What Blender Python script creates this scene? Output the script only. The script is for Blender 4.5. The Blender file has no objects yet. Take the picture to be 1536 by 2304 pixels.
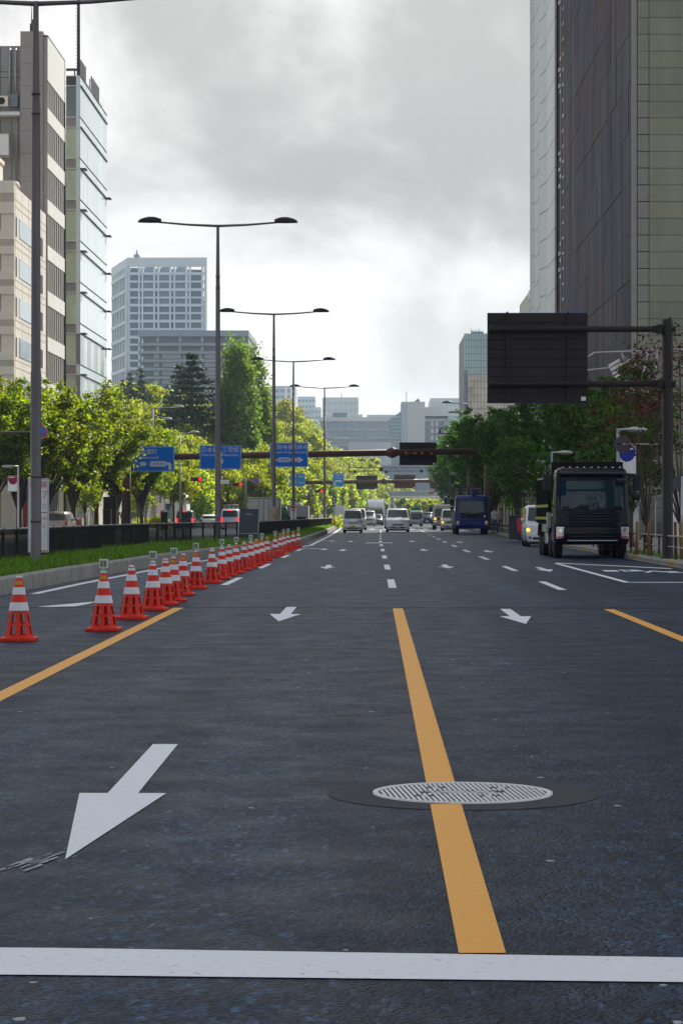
import bpy, bmesh, math, random
import numpy as np
from mathutils import Vector, Matrix
R = math.radians
S = bpy.context.scene
COL = S.collection
# ---------------------------------------------------------------- camera, sky, sun, exposure
F, VX, HY, CH = 5440.0, 843.0, 1158.0, 1.38      # focal length in photo pixels, road vanishing point, eye height
cd = bpy.data.cameras.new('camera'); cam = bpy.data.objects.new('camera', cd); COL.objects.link(cam)
cam.location = (0, 0, CH)
cam.rotation_euler = (R(90) + math.atan(6 / F), 0, math.atan(75 / F))
cd.sensor_fit = 'VERTICAL'; cd.sensor_height = 36; cd.sensor_width = 24; cd.lens = 85.0
cd.clip_start = 0.1; cd.clip_end = 9000
S.camera = cam
HAZE = 0.00014
SUN_AZ, SUN_EL = R(25), R(38)                     # sun ahead, a little to the right of the road
W = bpy.data.worlds.new('World'); S.world = W; W.use_nodes = True
nt = W.node_tree; nt.nodes.clear()
def N(tree, t, **kw):
    n = tree.nodes.new(t)
    for k, v in kw.items():
        if k.startswith('i_'): n.inputs[int(k[2:]) if k[2:].isdigit() else k[2:].replace('_', ' ')].default_value = v
        else: setattr(n, k, v)
    return n
def mth(tree, op, a, b=None, c=None, clamp=False):
    n = tree.nodes.new('ShaderNodeMath'); n.operation = op; n.use_clamp = clamp
    for i, q in enumerate((a, b, c)):
        if q is None: continue
        if isinstance(q, (int, float)): n.inputs[i].default_value = q
        else: tree.links.new(q, n.inputs[i])
    return n.outputs[0]
def mrange(tree, v, a, b, c, d, smooth=True):
    n = tree.nodes.new('ShaderNodeMapRange'); n.interpolation_type = 'SMOOTHSTEP' if smooth else 'LINEAR'
    tree.links.new(v, n.inputs[0])
    for i, q in enumerate((a, b, c, d)): n.inputs[i + 1].default_value = q
    return n.outputs[0]
def mixc(tree, f, a, b, blend='MIX'):
    n = tree.nodes.new('ShaderNodeMix'); n.data_type = 'RGBA'; n.blend_type = blend
    for i, q in ((0, f), (6, a), (7, b)):
        if isinstance(q, (int, float)): n.inputs[i].default_value = q
        elif isinstance(q, tuple): n.inputs[i].default_value = q if len(q) == 4 else q + (1,)
        else: tree.links.new(q, n.inputs[i])
    return n.outputs[2]
sky = N(nt, 'ShaderNodeTexSky', sky_type='NISHITA', sun_disc=False, sun_elevation=SUN_EL, sun_rotation=SUN_AZ)
tc = N(nt, 'ShaderNodeTexCoord'); sp = N(nt, 'ShaderNodeSeparateXYZ'); nt.links.new(tc.outputs['Generated'], sp.inputs[0])
mp = N(nt, 'ShaderNodeMapping'); mp.inputs['Scale'].default_value = (1, 1, 1.05); mp.inputs['Location'].default_value = (3.3, 1.7, 0.42)
nt.links.new(tc.outputs['Generated'], mp.inputs[0])
n1 = N(nt, 'ShaderNodeTexNoise', i_Scale=8.0, i_Detail=10.0, i_Roughness=0.56, i_Distortion=0.25); nt.links.new(mp.outputs[0], n1.inputs['Vector'])
n2 = N(nt, 'ShaderNodeTexNoise', i_Scale=1.6, i_Detail=4.0, i_Roughness=0.5); nt.links.new(mp.outputs[0], n2.inputs['Vector'])
el = sp.outputs[2]
lowb = mrange(nt, el, 0.05, 0.13, 1.0, 0.0)                       # thin bright cloud near the horizon, heavier grey cloud above
midd = mth(nt, 'MULTIPLY', mrange(nt, el, 0.092, 0.112, 0.0, 1.0), mrange(nt, el, 0.13, 0.20, 1.0, 0.45))
v = mth(nt, 'ADD', mrange(nt, n1.outputs['Fac'], 0.39, 0.60, 0.66, 1.03), mth(nt, 'MULTIPLY', lowb, 0.035))
v = mth(nt, 'SUBTRACT', v, mth(nt, 'MULTIPLY', midd, mrange(nt, n1.outputs['Fac'], 0.40, 0.64, 0.16, 0.02)))
cc = N(nt, 'ShaderNodeCombineColor')
nt.links.new(mth(nt, 'MULTIPLY', v, 6.3), cc.inputs[0]); nt.links.new(mth(nt, 'MULTIPLY', v, 6.2), cc.inputs[1]); nt.links.new(mth(nt, 'MULTIPLY', v, 6.1), cc.inputs[2])
cover = mth(nt, 'MAXIMUM', mrange(nt, n2.outputs['Fac'], 0.44, 0.60, 0.12, 1.0), mrange(nt, el, 0.20, 0.36, 1.0, 0.0))
bg = N(nt, 'ShaderNodeBackground'); bg.inputs['Strength'].default_value = 0.1
nt.links.new(mixc(nt, cover, sky.outputs[0], cc.outputs[0]), bg.inputs['Color'])
wo = N(nt, 'ShaderNodeOutputWorld'); nt.links.new(bg.outputs[0], wo.inputs['Surface'])
sd = bpy.data.lights.new('sun', 'SUN'); sun = bpy.data.objects.new('sun', sd); COL.objects.link(sun)
sd.energy = 5.0; sd.angle = R(0.6); sd.color = (1.0, 0.93, 0.80)
sdir = Vector((math.sin(SUN_AZ) * math.cos(SUN_EL), math.cos(SUN_AZ) * math.cos(SUN_EL), math.sin(SUN_EL)))
sun.rotation_euler = sdir.to_track_quat('Z', 'Y').to_euler(); sun.location = (60, 80, 150)
S.view_settings.view_transform = 'Standard'; S.view_settings.look = 'None'
S.view_settings.exposure = 0.66; S.view_settings.gamma = 1.0; S.view_settings.use_curve_mapping = False
S.render.engine = 'CYCLES'
cy = S.cycles
cy.use_denoising = True; cy.max_bounces = 6; cy.diffuse_bounces = 3; cy.glossy_bounces = 3; cy.transmission_bounces = 4
cy.transparent_max_bounces = 6; cy.volume_bounces = 1; cy.caustics_reflective = False; cy.caustics_refractive = False
cy.sample_clamp_indirect = 6.0
# ---------------------------------------------------------------- helpers
rnd = random.Random(7)
def PX(px, Y): return (px - VX) / F * Y
def PZ(py, Y): return CH + (HY - py) / F * Y
def PY(py, z=0.0): return (CH - z) * F / (py - HY)
def lerp(a, b, t): return a + (b - a) * t
def poly_at(tab, y):
    if y <= tab[0][0]: return tab[0][1]
    for (a, p), (b, q) in zip(tab, tab[1:]):
        if y <= b: return lerp(p, q, (y - a) / (b - a))
    return tab[-1][1]
MATS = {}
def mat(name, col, rough=0.6, metal=0.0, var=0.12, scale=3.0, bump=0.0, bscale=40.0, spec=0.25, emit=None, estr=1.0, streak=False, coat=0.0):
    if name in MATS: return MATS[name]
    m = bpy.data.materials.new(name); m.use_nodes = True; t = m.node_tree
    p = t.nodes['Principled BSDF']; p.inputs['Roughness'].default_value = rough; p.inputs['Metallic'].default_value = metal
    p.inputs['Specular IOR Level'].default_value = spec
    if coat: p.inputs['Coat Weight'].default_value = coat; p.inputs['Coat Roughness'].default_value = 0.05
    c = col + (1,)
    p.inputs['Base Color'].default_value = c
    if var > 0 or bump > 0:
        g = N(t, 'ShaderNodeTexCoord'); oi = N(t, 'ShaderNodeNewGeometry')
        mpn = N(t, 'ShaderNodeMapping'); t.links.new(oi.outputs['Position'], mpn.inputs[0])
        if streak: mpn.inputs['Scale'].default_value = (1, 1, 0.12)
    if var > 0:
        n = N(t, 'ShaderNodeTexNoise', i_Scale=scale, i_Detail=5.0, i_Roughness=0.6); t.links.new(mpn.outputs[0], n.inputs['Vector'])
        f = mrange(t, n.outputs['Fac'], 0.3, 0.7, 1 - var, 1 + var * 0.7, False)
        hs = N(t, 'ShaderNodeHueSaturation'); hs.inputs['Color'].default_value = c; t.links.new(f, hs.inputs['Value'])
        t.links.new(hs.outputs[0], p.inputs['Base Color'])
        t.links.new(mrange(t, n.outputs['Fac'], 0.3, 0.7, max(0.02, rough - 0.08 * (rough > .2)), min(1, rough + 0.1), False), p.inputs['Roughness'])
    if bump > 0:
        nb = N(t, 'ShaderNodeTexNoise', i_Scale=bscale, i_Detail=3.0); t.links.new(mpn.outputs[0], nb.inputs['Vector'])
        b = N(t, 'ShaderNodeBump', i_Strength=bump, i_Distance=0.02); t.links.new(nb.outputs['Fac'], b.inputs['Height']); t.links.new(b.outputs[0], p.inputs['Normal'])
    if emit:
        p.inputs['Emission Color'].default_value = emit + (1,); p.inputs['Emission Strength'].default_value = estr
    MATS[name] = m
    return m
class MB:
    def __init__(s): s.v = []; s.f = []; s.m = []; s.s = []
    def add(s, vs, fs, m=0, smooth=False):
        o = len(s.v); s.v += [tuple(q) for q in vs]
        for f in fs: s.f.append(tuple(i + o for i in f)); s.m.append(m); s.s.append(smooth)
        return s
    def b(s, x0, x1, y0, y1, z0, z1, m=0):
        return s.add([(x0, y0, z0), (x1, y0, z0), (x1, y1, z0), (x0, y1, z0), (x0, y0, z1), (x1, y0, z1), (x1, y1, z1), (x0, y1, z1)],
                     [(0, 3, 2, 1), (4, 5, 6, 7), (0, 1, 5, 4), (1, 2, 6, 5), (2, 3, 7, 6), (3, 0, 4, 7)], m)
    def loft(s, rings, m=0, smooth=True, caps=True, closed=True):
        n = len(rings[0]); vs = [p for r in rings for p in r]; fs = []
        for k in range(len(rings) - 1):
            for i in range(n if closed else n - 1):
                j = (i + 1) % n
                fs.append((k * n + i, k * n + j, (k + 1) * n + j, (k + 1) * n + i))
        s.add(vs, fs, m, smooth)
        if caps and closed:
            s.add(rings[0], [tuple(range(n))[::-1]], m); s.add(rings[-1], [tuple(range(n))], m)
        return s
    def tube(s, pts, r, n=8, m=0, caps=True):
        pts = [Vector(p) for p in pts]; rs = r if isinstance(r, (list, tuple)) else [r] * len(pts); rings = []
        up = None
        for i, p in enumerate(pts):
            d = (pts[min(i + 1, len(pts) - 1)] - pts[max(i - 1, 0)]).normalized()
            if up is None: up = Vector((0, 0, 1)) if abs(d.z) < 0.9 else Vector((0, 1, 0))
            a = d.cross(up).normalized(); bq = a.cross(d).normalized(); up = bq
            rings.append([p + (a * math.cos(6.28318 * k / n) + bq * math.sin(6.28318 * k / n)) * rs[i] for k in range(n)])
        return s.loft(rings, m, True, caps)
    def lathe(s, prof, n=16, c=(0, 0, 0), axis='z', m=0, caps=True, smooth=True):
        rings = []
        for r, z in prof:
            ring = []
            for k in range(n):
                a = 6.2831853 * k / n; u, w = r * math.cos(a), r * math.sin(a)
                ring.append({'z': (c[0] + u, c[1] + w, c[2] + z), 'x': (c[0] + z, c[1] + u, c[2] + w), 'y': (c[0] + w, c[1] + z, c[2] + u)}[axis])
            rings.append(ring)
        return s.loft(rings, m, smooth, caps)
    def prism(s, poly, a0, a1, axis='x', m=0, smooth=False):
        def P(u, w, a): return {'x': (a, u, w), 'y': (u, a, w), 'z': (u, w, a)}[axis]
        n = len(poly); vs = [P(u, w, a0) for u, w in poly] + [P(u, w, a1) for u, w in poly]
        fs = [(i, (i + 1) % n, n + (i + 1) % n, n + i) for i in range(n)]
        s.add(vs, fs, m, smooth); s.add(vs, [tuple(range(n))[::-1], tuple(range(n, 2 * n))], m)
        return s
    def mesh(s, name, mats, bevel=0.0):
        me = bpy.data.meshes.new(name); me.from_pydata(s.v, [], s.f)
        for q in (mats if isinstance(mats, (list, tuple)) else [mats]): me.materials.append(q)
        me.polygons.foreach_set('material_index', s.m); me.polygons.foreach_set('use_smooth', s.s)
        bm = bmesh.new(); bm.from_mesh(me)
        bmesh.ops.remove_doubles(bm, verts=bm.verts, dist=1e-5)
        bmesh.ops.recalc_face_normals(bm, faces=bm.faces)
        if bevel > 0:
            es = [e for e in bm.edges if len(e.link_faces) == 2 and e.calc_face_angle(0) > 0.6]
            bmesh.ops.bevel(bm, geom=es, offset=bevel, segments=2, affect='EDGES', profile=0.6)
        bm.to_mesh(me); bm.free()
        return me
    def build(s, name, mats, parent=None, loc=(0, 0, 0), bevel=0.0, rz=0.0):
        return link(name, s.mesh(name, mats, bevel), parent, loc, rz)
def link(name, me, parent=None, loc=(0, 0, 0), rz=0.0, scale=None):
    o = bpy.data.objects.new(name, me); COL.objects.link(o); o.location = loc; o.rotation_euler = (0, 0, rz)
    if scale: o.scale = scale
    if parent: o.parent = parent
    return o
def tag(o, label=None, cat=None, group=None, kind=None):
    if label: o['label'] = label
    if cat: o['category'] = cat
    if group: o['group'] = group
    if kind: o['kind'] = kind
    return o
def thing(name, label, cat, loc=(0, 0, 0), rz=0.0, group=None):
    return tag(link(name, None, None, loc, rz), label, cat, group)
def struct(o): o['kind'] = 'structure'; return o
UNIT = {}
def slab(name, parent, x0, x1, y0, y1, z0, z1, m):
    """one box piece; alike pieces share one unit mesh per material"""
    if m.name not in UNIT:
        q = MB(); q.b(-.5, .5, -.5, .5, -.5, .5); UNIT[m.name] = q.mesh('piece_' + m.name, m)
    p = Vector((0, 0, 0)); a = parent
    while a: p += a.location; a = a.parent
    return link(name, UNIT[m.name], parent, (lerp(x0, x1, .5) - p.x, lerp(y0, y1, .5) - p.y, lerp(z0, z1, .5) - p.z), 0, (abs(x1 - x0), abs(y1 - y0), abs(z1 - z0)))
def wbuild(mb, name, mats, parent, bevel=0.0):
    """build from world coordinates under an unrotated parent"""
    p = Vector((0, 0, 0)); a = parent
    while a: p += a.location; a = a.parent
    return mb.build(name, mats, parent, (-p.x, -p.y, -p.z), bevel)
def dup(root, loc, rz=None, label=None, scale=None):
    def cp(o, par):
        c = o.copy(); COL.objects.link(c)
        if par: c.parent = par
        for ch in kids.get(o.name, []): cp(ch, c)
        return c
    kids = {}
    stack = [root]
    while stack:
        o = stack.pop(); kids[o.name] = list(o.children); stack += kids[o.name]
    r = cp(root, None); r.location = loc
    if rz is not None: r.rotation_euler = (0, 0, rz)
    if label: r['label'] = label
    if scale: r.scale = scale
    return r
def text(body, size, parent, name, m, loc, rot=(R(90), 0, 0), ext=0.004, sx=1.0, align='CENTER'):
    cu = bpy.data.curves.new('lettering', 'FONT'); cu.body = body; cu.size = size; cu.extrude = ext
    cu.align_x = align; cu.align_y = 'CENTER'; cu.resolution_u = 2
    t = bpy.data.objects.new('lettering_tmp', cu); COL.objects.link(t)
    bpy.context.view_layer.update()
    me = bpy.data.meshes.new_from_object(t.evaluated_get(bpy.context.evaluated_depsgraph_get()))
    bpy.data.objects.remove(t); me.materials.clear(); me.materials.append(m)
    o = link(name, me, parent, loc); o.rotation_euler = rot; o.scale = (sx, 1, 1)
    return o
ORD = ['nearest', 'second', 'third', 'fourth', 'fifth', 'sixth', 'seventh', 'eighth', 'ninth', 'tenth', 'eleventh', 'twelfth', 'thirteenth', 'fourteenth',
       'fifteenth', 'sixteenth', 'seventeenth', 'eighteenth', 'nineteenth', 'twentieth', 'twenty-first', 'twenty-second', 'farthest']
# ---------------------------------------------------------------- materials
def asphalt(name, base, fleck):
    m = bpy.data.materials.new(name); m.use_nodes = True; t = m.node_tree; p = t.nodes['Principled BSDF']
    g = N(t, 'ShaderNodeNewGeometry'); pos = g.outputs['Position']
    def noise(scale, detail=4.0, sc=None, rough=0.6):
        q = N(t, 'ShaderNodeTexNoise', i_Scale=scale, i_Detail=detail, i_Roughness=rough)
        if sc:
            mm = N(t, 'ShaderNodeMapping'); mm.inputs['Scale'].default_value = sc; t.links.new(pos, mm.inputs[0]); t.links.new(mm.outputs[0], q.inputs['Vector'])
        else: t.links.new(pos, q.inputs['Vector'])
        return q.outputs['Fac']
    vo = N(t, 'ShaderNodeTexVoronoi', i_Scale=70.0); t.links.new(pos, vo.inputs['Vector'])
    sx = N(t, 'ShaderNodeSeparateColor'); t.links.new(vo.outputs['Color'], sx.inputs[0])
    grain = mrange(t, sx.outputs[0], 0, 1, 0.30, 1.8, False)
    ms_ = N(t, 'ShaderNodeMapping'); ms_.inputs['Scale'].default_value = (1, 0.38, 1); t.links.new(pos, ms_.inputs[0]); sq = ms_.outputs[0]
    v3 = N(t, 'ShaderNodeTexVoronoi', i_Scale=44.0, voronoi_dimensions='2D'); t.links.new(sq, v3.inputs['Vector'])
    s3 = N(t, 'ShaderNodeSeparateColor'); t.links.new(v3.outputs['Color'], s3.inputs[0])
    v4 = N(t, 'ShaderNodeTexVoronoi', i_Scale=19.0, voronoi_dimensions='2D'); t.links.new(sq, v4.inputs['Vector'])
    s4 = N(t, 'ShaderNodeSeparateColor'); t.links.new(v4.outputs['Color'], s4.inputs[0])
    coarse = mth(t, 'MULTIPLY', mrange(t, s3.outputs[1], 0, 1, 0.45, 1.6, False), mrange(t, s4.outputs[2], 0, 1, 0.86, 1.14, False))
    coarse = mth(t, 'ADD', coarse, mth(t, 'MULTIPLY', mth(t, 'GREATER_THAN', s3.outputs[0], 0.95), 1.3))
    fine = mrange(t, noise(14, 7, (1, .4, 1)), 0.3, 0.7, 0.76, 1.24, False)
    wide = mrange(t, noise(0.35, 5), 0.3, 0.7, 0.80, 1.22, False)
    lane = mrange(t, noise(1.0, 3, (0.95, 0.03, 1)), 0.3, 0.7, 0.72, 1.3, False)   # wear runs along the road
    val = mth(t, 'MULTIPLY', coarse, mth(t, 'MULTIPLY', mth(t, 'MULTIPLY', grain, fine), mth(t, 'MULTIPLY', wide, lane)))
    sxyz = N(t, 'ShaderNodeSeparateXYZ'); t.links.new(pos, sxyz.inputs[0])      # tyre tracks: paler polished bands along each lane
    trk = mth(t, 'MULTIPLY', mth(t, 'COSINE', mth(t, 'MULTIPLY_ADD', mth(t, 'ADD', sxyz.outputs[0], mth(t, 'MULTIPLY', noise(0.25, 2), 0.5)), 4.05, 1.2)), mrange(t, noise(0.18, 3), 0.35, 0.65, 0.04, 0.26))
    val = mth(t, 'MULTIPLY', val, mth(t, 'ADD', trk, 1.0))
    hs = N(t, 'ShaderNodeHueSaturation'); hs.inputs['Color'].default_value = base + (1,); t.links.new(val, hs.inputs['Value'])
    v2 = N(t, 'ShaderNodeTexVoronoi', i_Scale=2.2, voronoi_dimensions='2D'); m2 = N(t, 'ShaderNodeMapping'); m2.inputs['Scale'].default_value = (1.0, 0.75, 1)
    t.links.new(pos, m2.inputs[0]); t.links.new(m2.outputs[0], v2.inputs['Vector'])
    s2 = N(t, 'ShaderNodeSeparateColor'); t.links.new(v2.outputs['Color'], s2.inputs[0])
    nd = mth(t, 'ADD', v2.outputs['Distance'], mth(t, 'MULTIPLY', noise(60, 2), 0.06))
    spot = mth(t, 'MULTIPLY', mth(t, 'LESS_THAN', nd, mth(t, 'MULTIPLY_ADD', mth(t, 'POWER', s2.outputs[1], 1.6), 0.055, 0.020)), mth(t, 'GREATER_THAN', s2.outputs[0], 1 - fleck))
    colr = mixc(t, mth(t, 'MULTIPLY', spot, 0.75), hs.outputs[0], (0.42, 0.45, 0.46))
    t.links.new(colr, p.inputs['Base Color'])
    t.links.new(mrange(t, noise(2.0, 4), 0.3, 0.7, 0.44, 0.60, False), p.inputs['Roughness'])
    p.inputs['Specular IOR Level'].default_value = 0.12
    hgt = mth(t, 'ADD', mth(t, 'MULTIPLY', vo.outputs['Distance'], -1.0), mth(t, 'MULTIPLY', noise(45, 4), 0.8))
    b = N(t, 'ShaderNodeBump', i_Strength=0.6, i_Distance=0.010); t.links.new(hgt, b.inputs['Height']); t.links.new(b.outputs[0], p.inputs['Normal'])
    return m
def paintmat(name, col, wear=0.45):
    m = bpy.data.materials.new(name); m.use_nodes = True; t = m.node_tree; p = t.nodes['Principled BSDF']
    g = N(t, 'ShaderNodeNewGeometry'); pos = g.outputs['Position']
    a = N(t, 'ShaderNodeTexNoise', i_Scale=22.0, i_Detail=7.0, i_Roughness=0.7); t.links.new(pos, a.inputs['Vector'])
    c = N(t, 'ShaderNodeTexNoise', i_Scale=1.3, i_Detail=3.0); t.links.new(pos, c.inputs['Vector'])
    worn = mth(t, 'MULTIPLY', mrange(t, a.outputs['Fac'], 0.56, 0.70, 0, 1), mrange(t, c.outputs['Fac'], 0.35, 0.65, 0.25, wear * 1.4))
    hs = N(t, 'ShaderNodeHueSaturation'); hs.inputs['Color'].default_value = col + (1,)
    t.links.new(mrange(t, a.outputs['Fac'], 0.3, 0.7, 0.9, 1.06, False), hs.inputs['Value'])
    t.links.new(mixc(t, worn, hs.outputs[0], (0.08, 0.085, 0.095)), p.inputs['Base Color'])
    p.inputs['Roughness'].default_value = 0.6
    b = N(t, 'ShaderNodeBump', i_Strength=0.35, i_Distance=0.006); t.links.new(a.outputs['Fac'], b.inputs['Height']); t.links.new(b.outputs[0], p.inputs['Normal'])
    return m
def leafmat(name, c, tcol, trans=0.45, var=0.35):
    m = bpy.data.materials.new(name); m.use_nodes = True; t = m.node_tree; t.nodes.clear()
    g = N(t, 'ShaderNodeNewGeometry'); oi = N(t, 'ShaderNodeObjectInfo')
    f = mth(t, 'ADD', mrange(t, g.outputs['Random Per Island'], 0, 1, 1 - var, 1 + var, False), mrange(t, oi.outputs['Random'], 0, 1, -0.14, 0.14, False))
    h1 = N(t, 'ShaderNodeHueSaturation'); h1.inputs['Color'].default_value = c + (1,); t.links.new(f, h1.inputs['Value'])
    h2 = N(t, 'ShaderNodeHueSaturation'); h2.inputs['Color'].default_value = tcol + (1,); t.links.new(f, h2.inputs['Value'])
    for h in (h1, h2): t.links.new(mrange(t, oi.outputs['Random'], 0, 1, 0.488, 0.512, False), h.inputs['Hue'])
    d = N(t, 'ShaderNodeBsdfPrincipled', i_Roughness=0.5); d.inputs['Specular IOR Level'].default_value = 0.18; t.links.new(h1.outputs[0], d.inputs['Base Color'])
    tr = N(t, 'ShaderNodeBsdfTranslucent'); t.links.new(h2.outputs[0], tr.inputs['Color'])
    mx = N(t, 'ShaderNodeMixShader'); mx.inputs[0].default_value = trans
    t.links.new(d.outputs[0], mx.inputs[1]); t.links.new(tr.outputs[0], mx.inputs[2])
    o = N(t, 'ShaderNodeOutputMaterial'); t.links.new(mx.outputs[0], o.inputs['Surface'])
    return m
M_road = asphalt('asphalt', (0.0130, 0.0245, 0.044), 0.12)
M_junc = asphalt('junction_asphalt', (0.0115, 0.0215, 0.0385), 0.48)
M_patch = mat('smooth_asphalt', (0.045, 0.048, 0.054), 0.75, var=0.2, scale=30, bump=0.5, bscale=180)
M_tar = mat('tar_joint', (0.011, 0.015, 0.020), 0.7, spec=.15)
M_white = paintmat('white_road_paint', (0.72, 0.74, 0.76))
M_yellow = paintmat('yellow_road_paint', (0.80, 0.37, 0.035), 0.35)
M_conc = mat('kerb_concrete', (0.30, 0.29, 0.26), 0.85, var=0.3, scale=2.5, bump=0.5, bscale=60)
M_pave = mat('paving', (0.27, 0.25, 0.23), 0.85, var=0.2, scale=1.2, bump=0.3, bscale=30)
M_soil = mat('soil', (0.05, 0.06, 0.025), 0.95, var=0.3, scale=3, bump=0.6)
M_ground = mat('distant_ground', (0.14, 0.14, 0.12), 0.9, var=0.2, scale=0.02)
M_bark = mat('bark', (0.085, 0.065, 0.048), 0.9, var=0.3, scale=6, bump=0.7, bscale=30)
M_barkp = mat('pale_bark', (0.22, 0.17, 0.12), 0.85, var=0.3, scale=5, bump=0.5)
M_pole = mat('brown_grey_pole', (0.13, 0.118, 0.122), 0.42, 0.3, var=0.15)
M_rust = mat('brown_steel', (0.105, 0.052, 0.042), 0.5, 0.1, var=0.2)
M_dark = mat('dark_brown_steel', (0.022, 0.018, 0.019), 0.45, 0.0, var=0.15, spec=.2)
M_black = mat('black_fence_paint', (0.012, 0.012, 0.013), 0.4, var=0.1)
M_rub = mat('tyre_rubber', (0.014, 0.014, 0.015), 0.8, var=0.2, bump=0.2)
M_blk = mat('black_plastic', (0.015, 0.015, 0.017), 0.45, var=0.1)
M_steel = mat('galvanised_steel', (0.42, 0.43, 0.44), 0.4, 0.6, var=0.15)
M_chrome = mat('chrome', (0.75, 0.76, 0.78), 0.12, 1.0, var=0)
M_cone = mat('cone_red', (0.68, 0.030, 0.012), 0.4, var=0.22, scale=9)
M_refl = mat('reflective_white', (0.68, 0.70, 0.74), 0.3, var=0.1, scale=14)
M_sign = mat('sign_blue', (0.004, 0.19, 0.82), 0.5, var=0.08, spec=.08)
M_signl = mat('sign_light_blue', (0.012, 0.30, 0.80), 0.5, var=0.08, spec=.08)
M_wh = mat('white_plain', (0.78, 0.78, 0.77), 0.5, var=0.06)
M_red = mat('red_paint', (0.50, 0.02, 0.022), 0.4, var=0.1)
M_blue = mat('banner_blue', (0.012, 0.035, 0.33), 0.6, var=0.1)
M_glass = mat('dark_vehicle_glass', (0.008, 0.026, 0.036), 0.04, var=0, spec=0.45)
M_lens = mat('lamp_lens', (0.55, 0.56, 0.55), 0.08, 0.3, var=0.1, scale=30)
M_amber = mat('amber_lamp_lit', (0.8, 0.25, 0.01), 0.3, var=0, emit=(1.0, 0.36, 0.02), estr=2.2)
M_amberoff = mat('amber_lens', (0.55, 0.14, 0.02), 0.25, var=0)
M_redlit = mat('red_lamp_lit', (0.6, 0.01, 0.01), 0.3, var=0, emit=(1.0, 0.012, 0.012), estr=2.0)
M_orange = mat('orange_plastic', (0.62, 0.14, 0.02), 0.5, var=0.12)
M_yel = mat('yellow_plastic', (0.72, 0.62, 0.02), 0.5, var=0.12)
# ---------------------------------------------------------------- ground, road, pavements
KL = [(-20, -6.5), (41, -6.35), (47, -6.3), (65, -5.85), (79, -5.2), (93, -4.1), (107, -3.3), (160, -3.35), (240, -3.8)]
KR = [(-20, 7.75), (61, 7.85), (131, 8.1), (179, 8.5), (300, 9.3), (900, 12)]
FL = [(20, -8.0), (74, -8.0), (82, -7.7), (92, -7.0), (97, -6.2), (103, -5.2), (150, -5.0), (240, -4.25)]
SEAM = 35.75
q = MB(); q.b(-2500, 2500, -300, 4200, -0.6, -0.25); struct(q.build('ground', M_ground))
q = MB(); q.b(-21, 13, SEAM + .07, 1000, -0.2, 0); road = struct(q.build('road', M_road))
q = MB(); q.b(-60, 60, -20, SEAM, -0.2, 0); junc = struct(q.build('junction_road', M_junc))
q = MB(); q.b(-60, 60, SEAM - .3, SEAM + .3, -0.2, -0.012); q.build('road_joint', M_tar, road)
q = MB(); q.add([(-6.0, SEAM - .03, .003), (7.7, SEAM - .03, .003), (7.7, SEAM + .11, .003), (-6.0, SEAM + .10, .003)], [(0, 1, 2, 3)]); q.build('tar_strip', M_tar, road)
def sheet(name, poly, m, parent, z=0.004):
    q = MB(); q.add([(x, y, z) for x, y in poly], [tuple(range(len(poly)))]); return q.build(name, m, parent)
def strip(name, x, y0, y1, w, m, parent, x1=None):
    x1 = x if x1 is None else x1
    return sheet(name, [(x - w / 2, y0), (x + w / 2, y0), (x1 + w / 2, y1), (x1 - w / 2, y1)], m, parent)
# stop line and yellow lines of the junction approach
sheet('stop_line', [(-30, 7.30 + .45), (-30, 7.67 + .50), (-1.02, 7.67), (.97, 7.53), (30, 5.4), (30, 4.95), (1.0, 7.13), (-.98, 7.22)], M_white, junc)

MHX, MHY, MHR = PX(1040, 11.95), 11.95, 0.443
for a, b_ in ((7.60, MHY - 0.44), (MHY + 0.445, SEAM - .2)): strip('lane_line', .337, a, b_, .148, M_yellow, junc)
strip('lane_line', -2.80, 8.0, SEAM + .9 - .93, .15, M_yellow, junc, -2.9)
strip('lane_line', 3.40, 8.0, SEAM - .5, .15, M_yellow, junc, 3.40)
def dash_line(x, y0, n, period, ln, w=.15, tab=None):
    for k in range(n):
        a = y0 + k * period; xx = x if tab is None else poly_at(tab, a)
        strip('lane_dash', xx, a, a + ln, w, M_white, road)
dash_line(.335, 45.5, 12, 15.2, 6.0, tab=[(45, .335), (120, .28), (240, .6)])
dash_line(3.43, 44.3, 13, 14.9, 5.6, tab=[(44, 3.43), (120, 3.5), (250, 4.3)])
dash_line(-2.95, 47.3, 4, 14.8, 5.6)
el_ = [(y, poly_at(KL, y) + 0.42) for y in range(30, 241, 6)]
for (a, xa), (b_, xb) in zip(el_, el_[1:]):
    if a > 36: sheet('edge_line', [(xa - .08, a), (xa + .08, a), (xb + .08, b_), (xb - .08, b_)], M_white, road)
AR = [(0, 0), (.215, 2.3), (.075, 2.3), (.075, 4.85), (-.075, 4.85), (-.075, 2.3), (-.215, 2.3)]
def arrow(x, y, par, lean=0.0): sheet('arrow_marking', [(x + a + lean * b_, y + b_) for a, b_ in AR], M_white, par)
arrow(-1.235, 9.64, junc, -0.004)
arrow(-1.24, 31.2, junc); arrow(1.9, 30.5, junc)
for y in (61.5, 91.5, 122): arrow(PX(733, 61.5) + .0, y, road); arrow(1.9, y + .5, road); arrow(4.25, y - 3, road)
def turn_arrow(x, y, s):
    pts = [(0, 0), (.2, 2.2), (.07, 2.2), (.07, 2.9), (.95, 4.1), (.95, 4.9), (-.07, 3.5), (-.07, 2.2), (-.2, 2.2)]
    sheet('turn_arrow_marking', [(x + s * a_, y + b_) for a_, b_ in pts], M_white, road, .0065)
sheet('turn_arrow_marking', [(PX(65, 33.3), 33.3 + 2.7), (PX(92, 36.5), 36.1), (PX(140, 35), 37.9), (PX(205, 37.7), 38.3), (PX(207, 37.7), 37.3), (PX(145, 35), 36.25), (PX(112, 36), 36.05)], M_white, road)
turn_arrow(-4.0, 82, 1); turn_arrow(-2.0, 94, -1); turn_arrow(-2.2, 124, -1)
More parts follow.
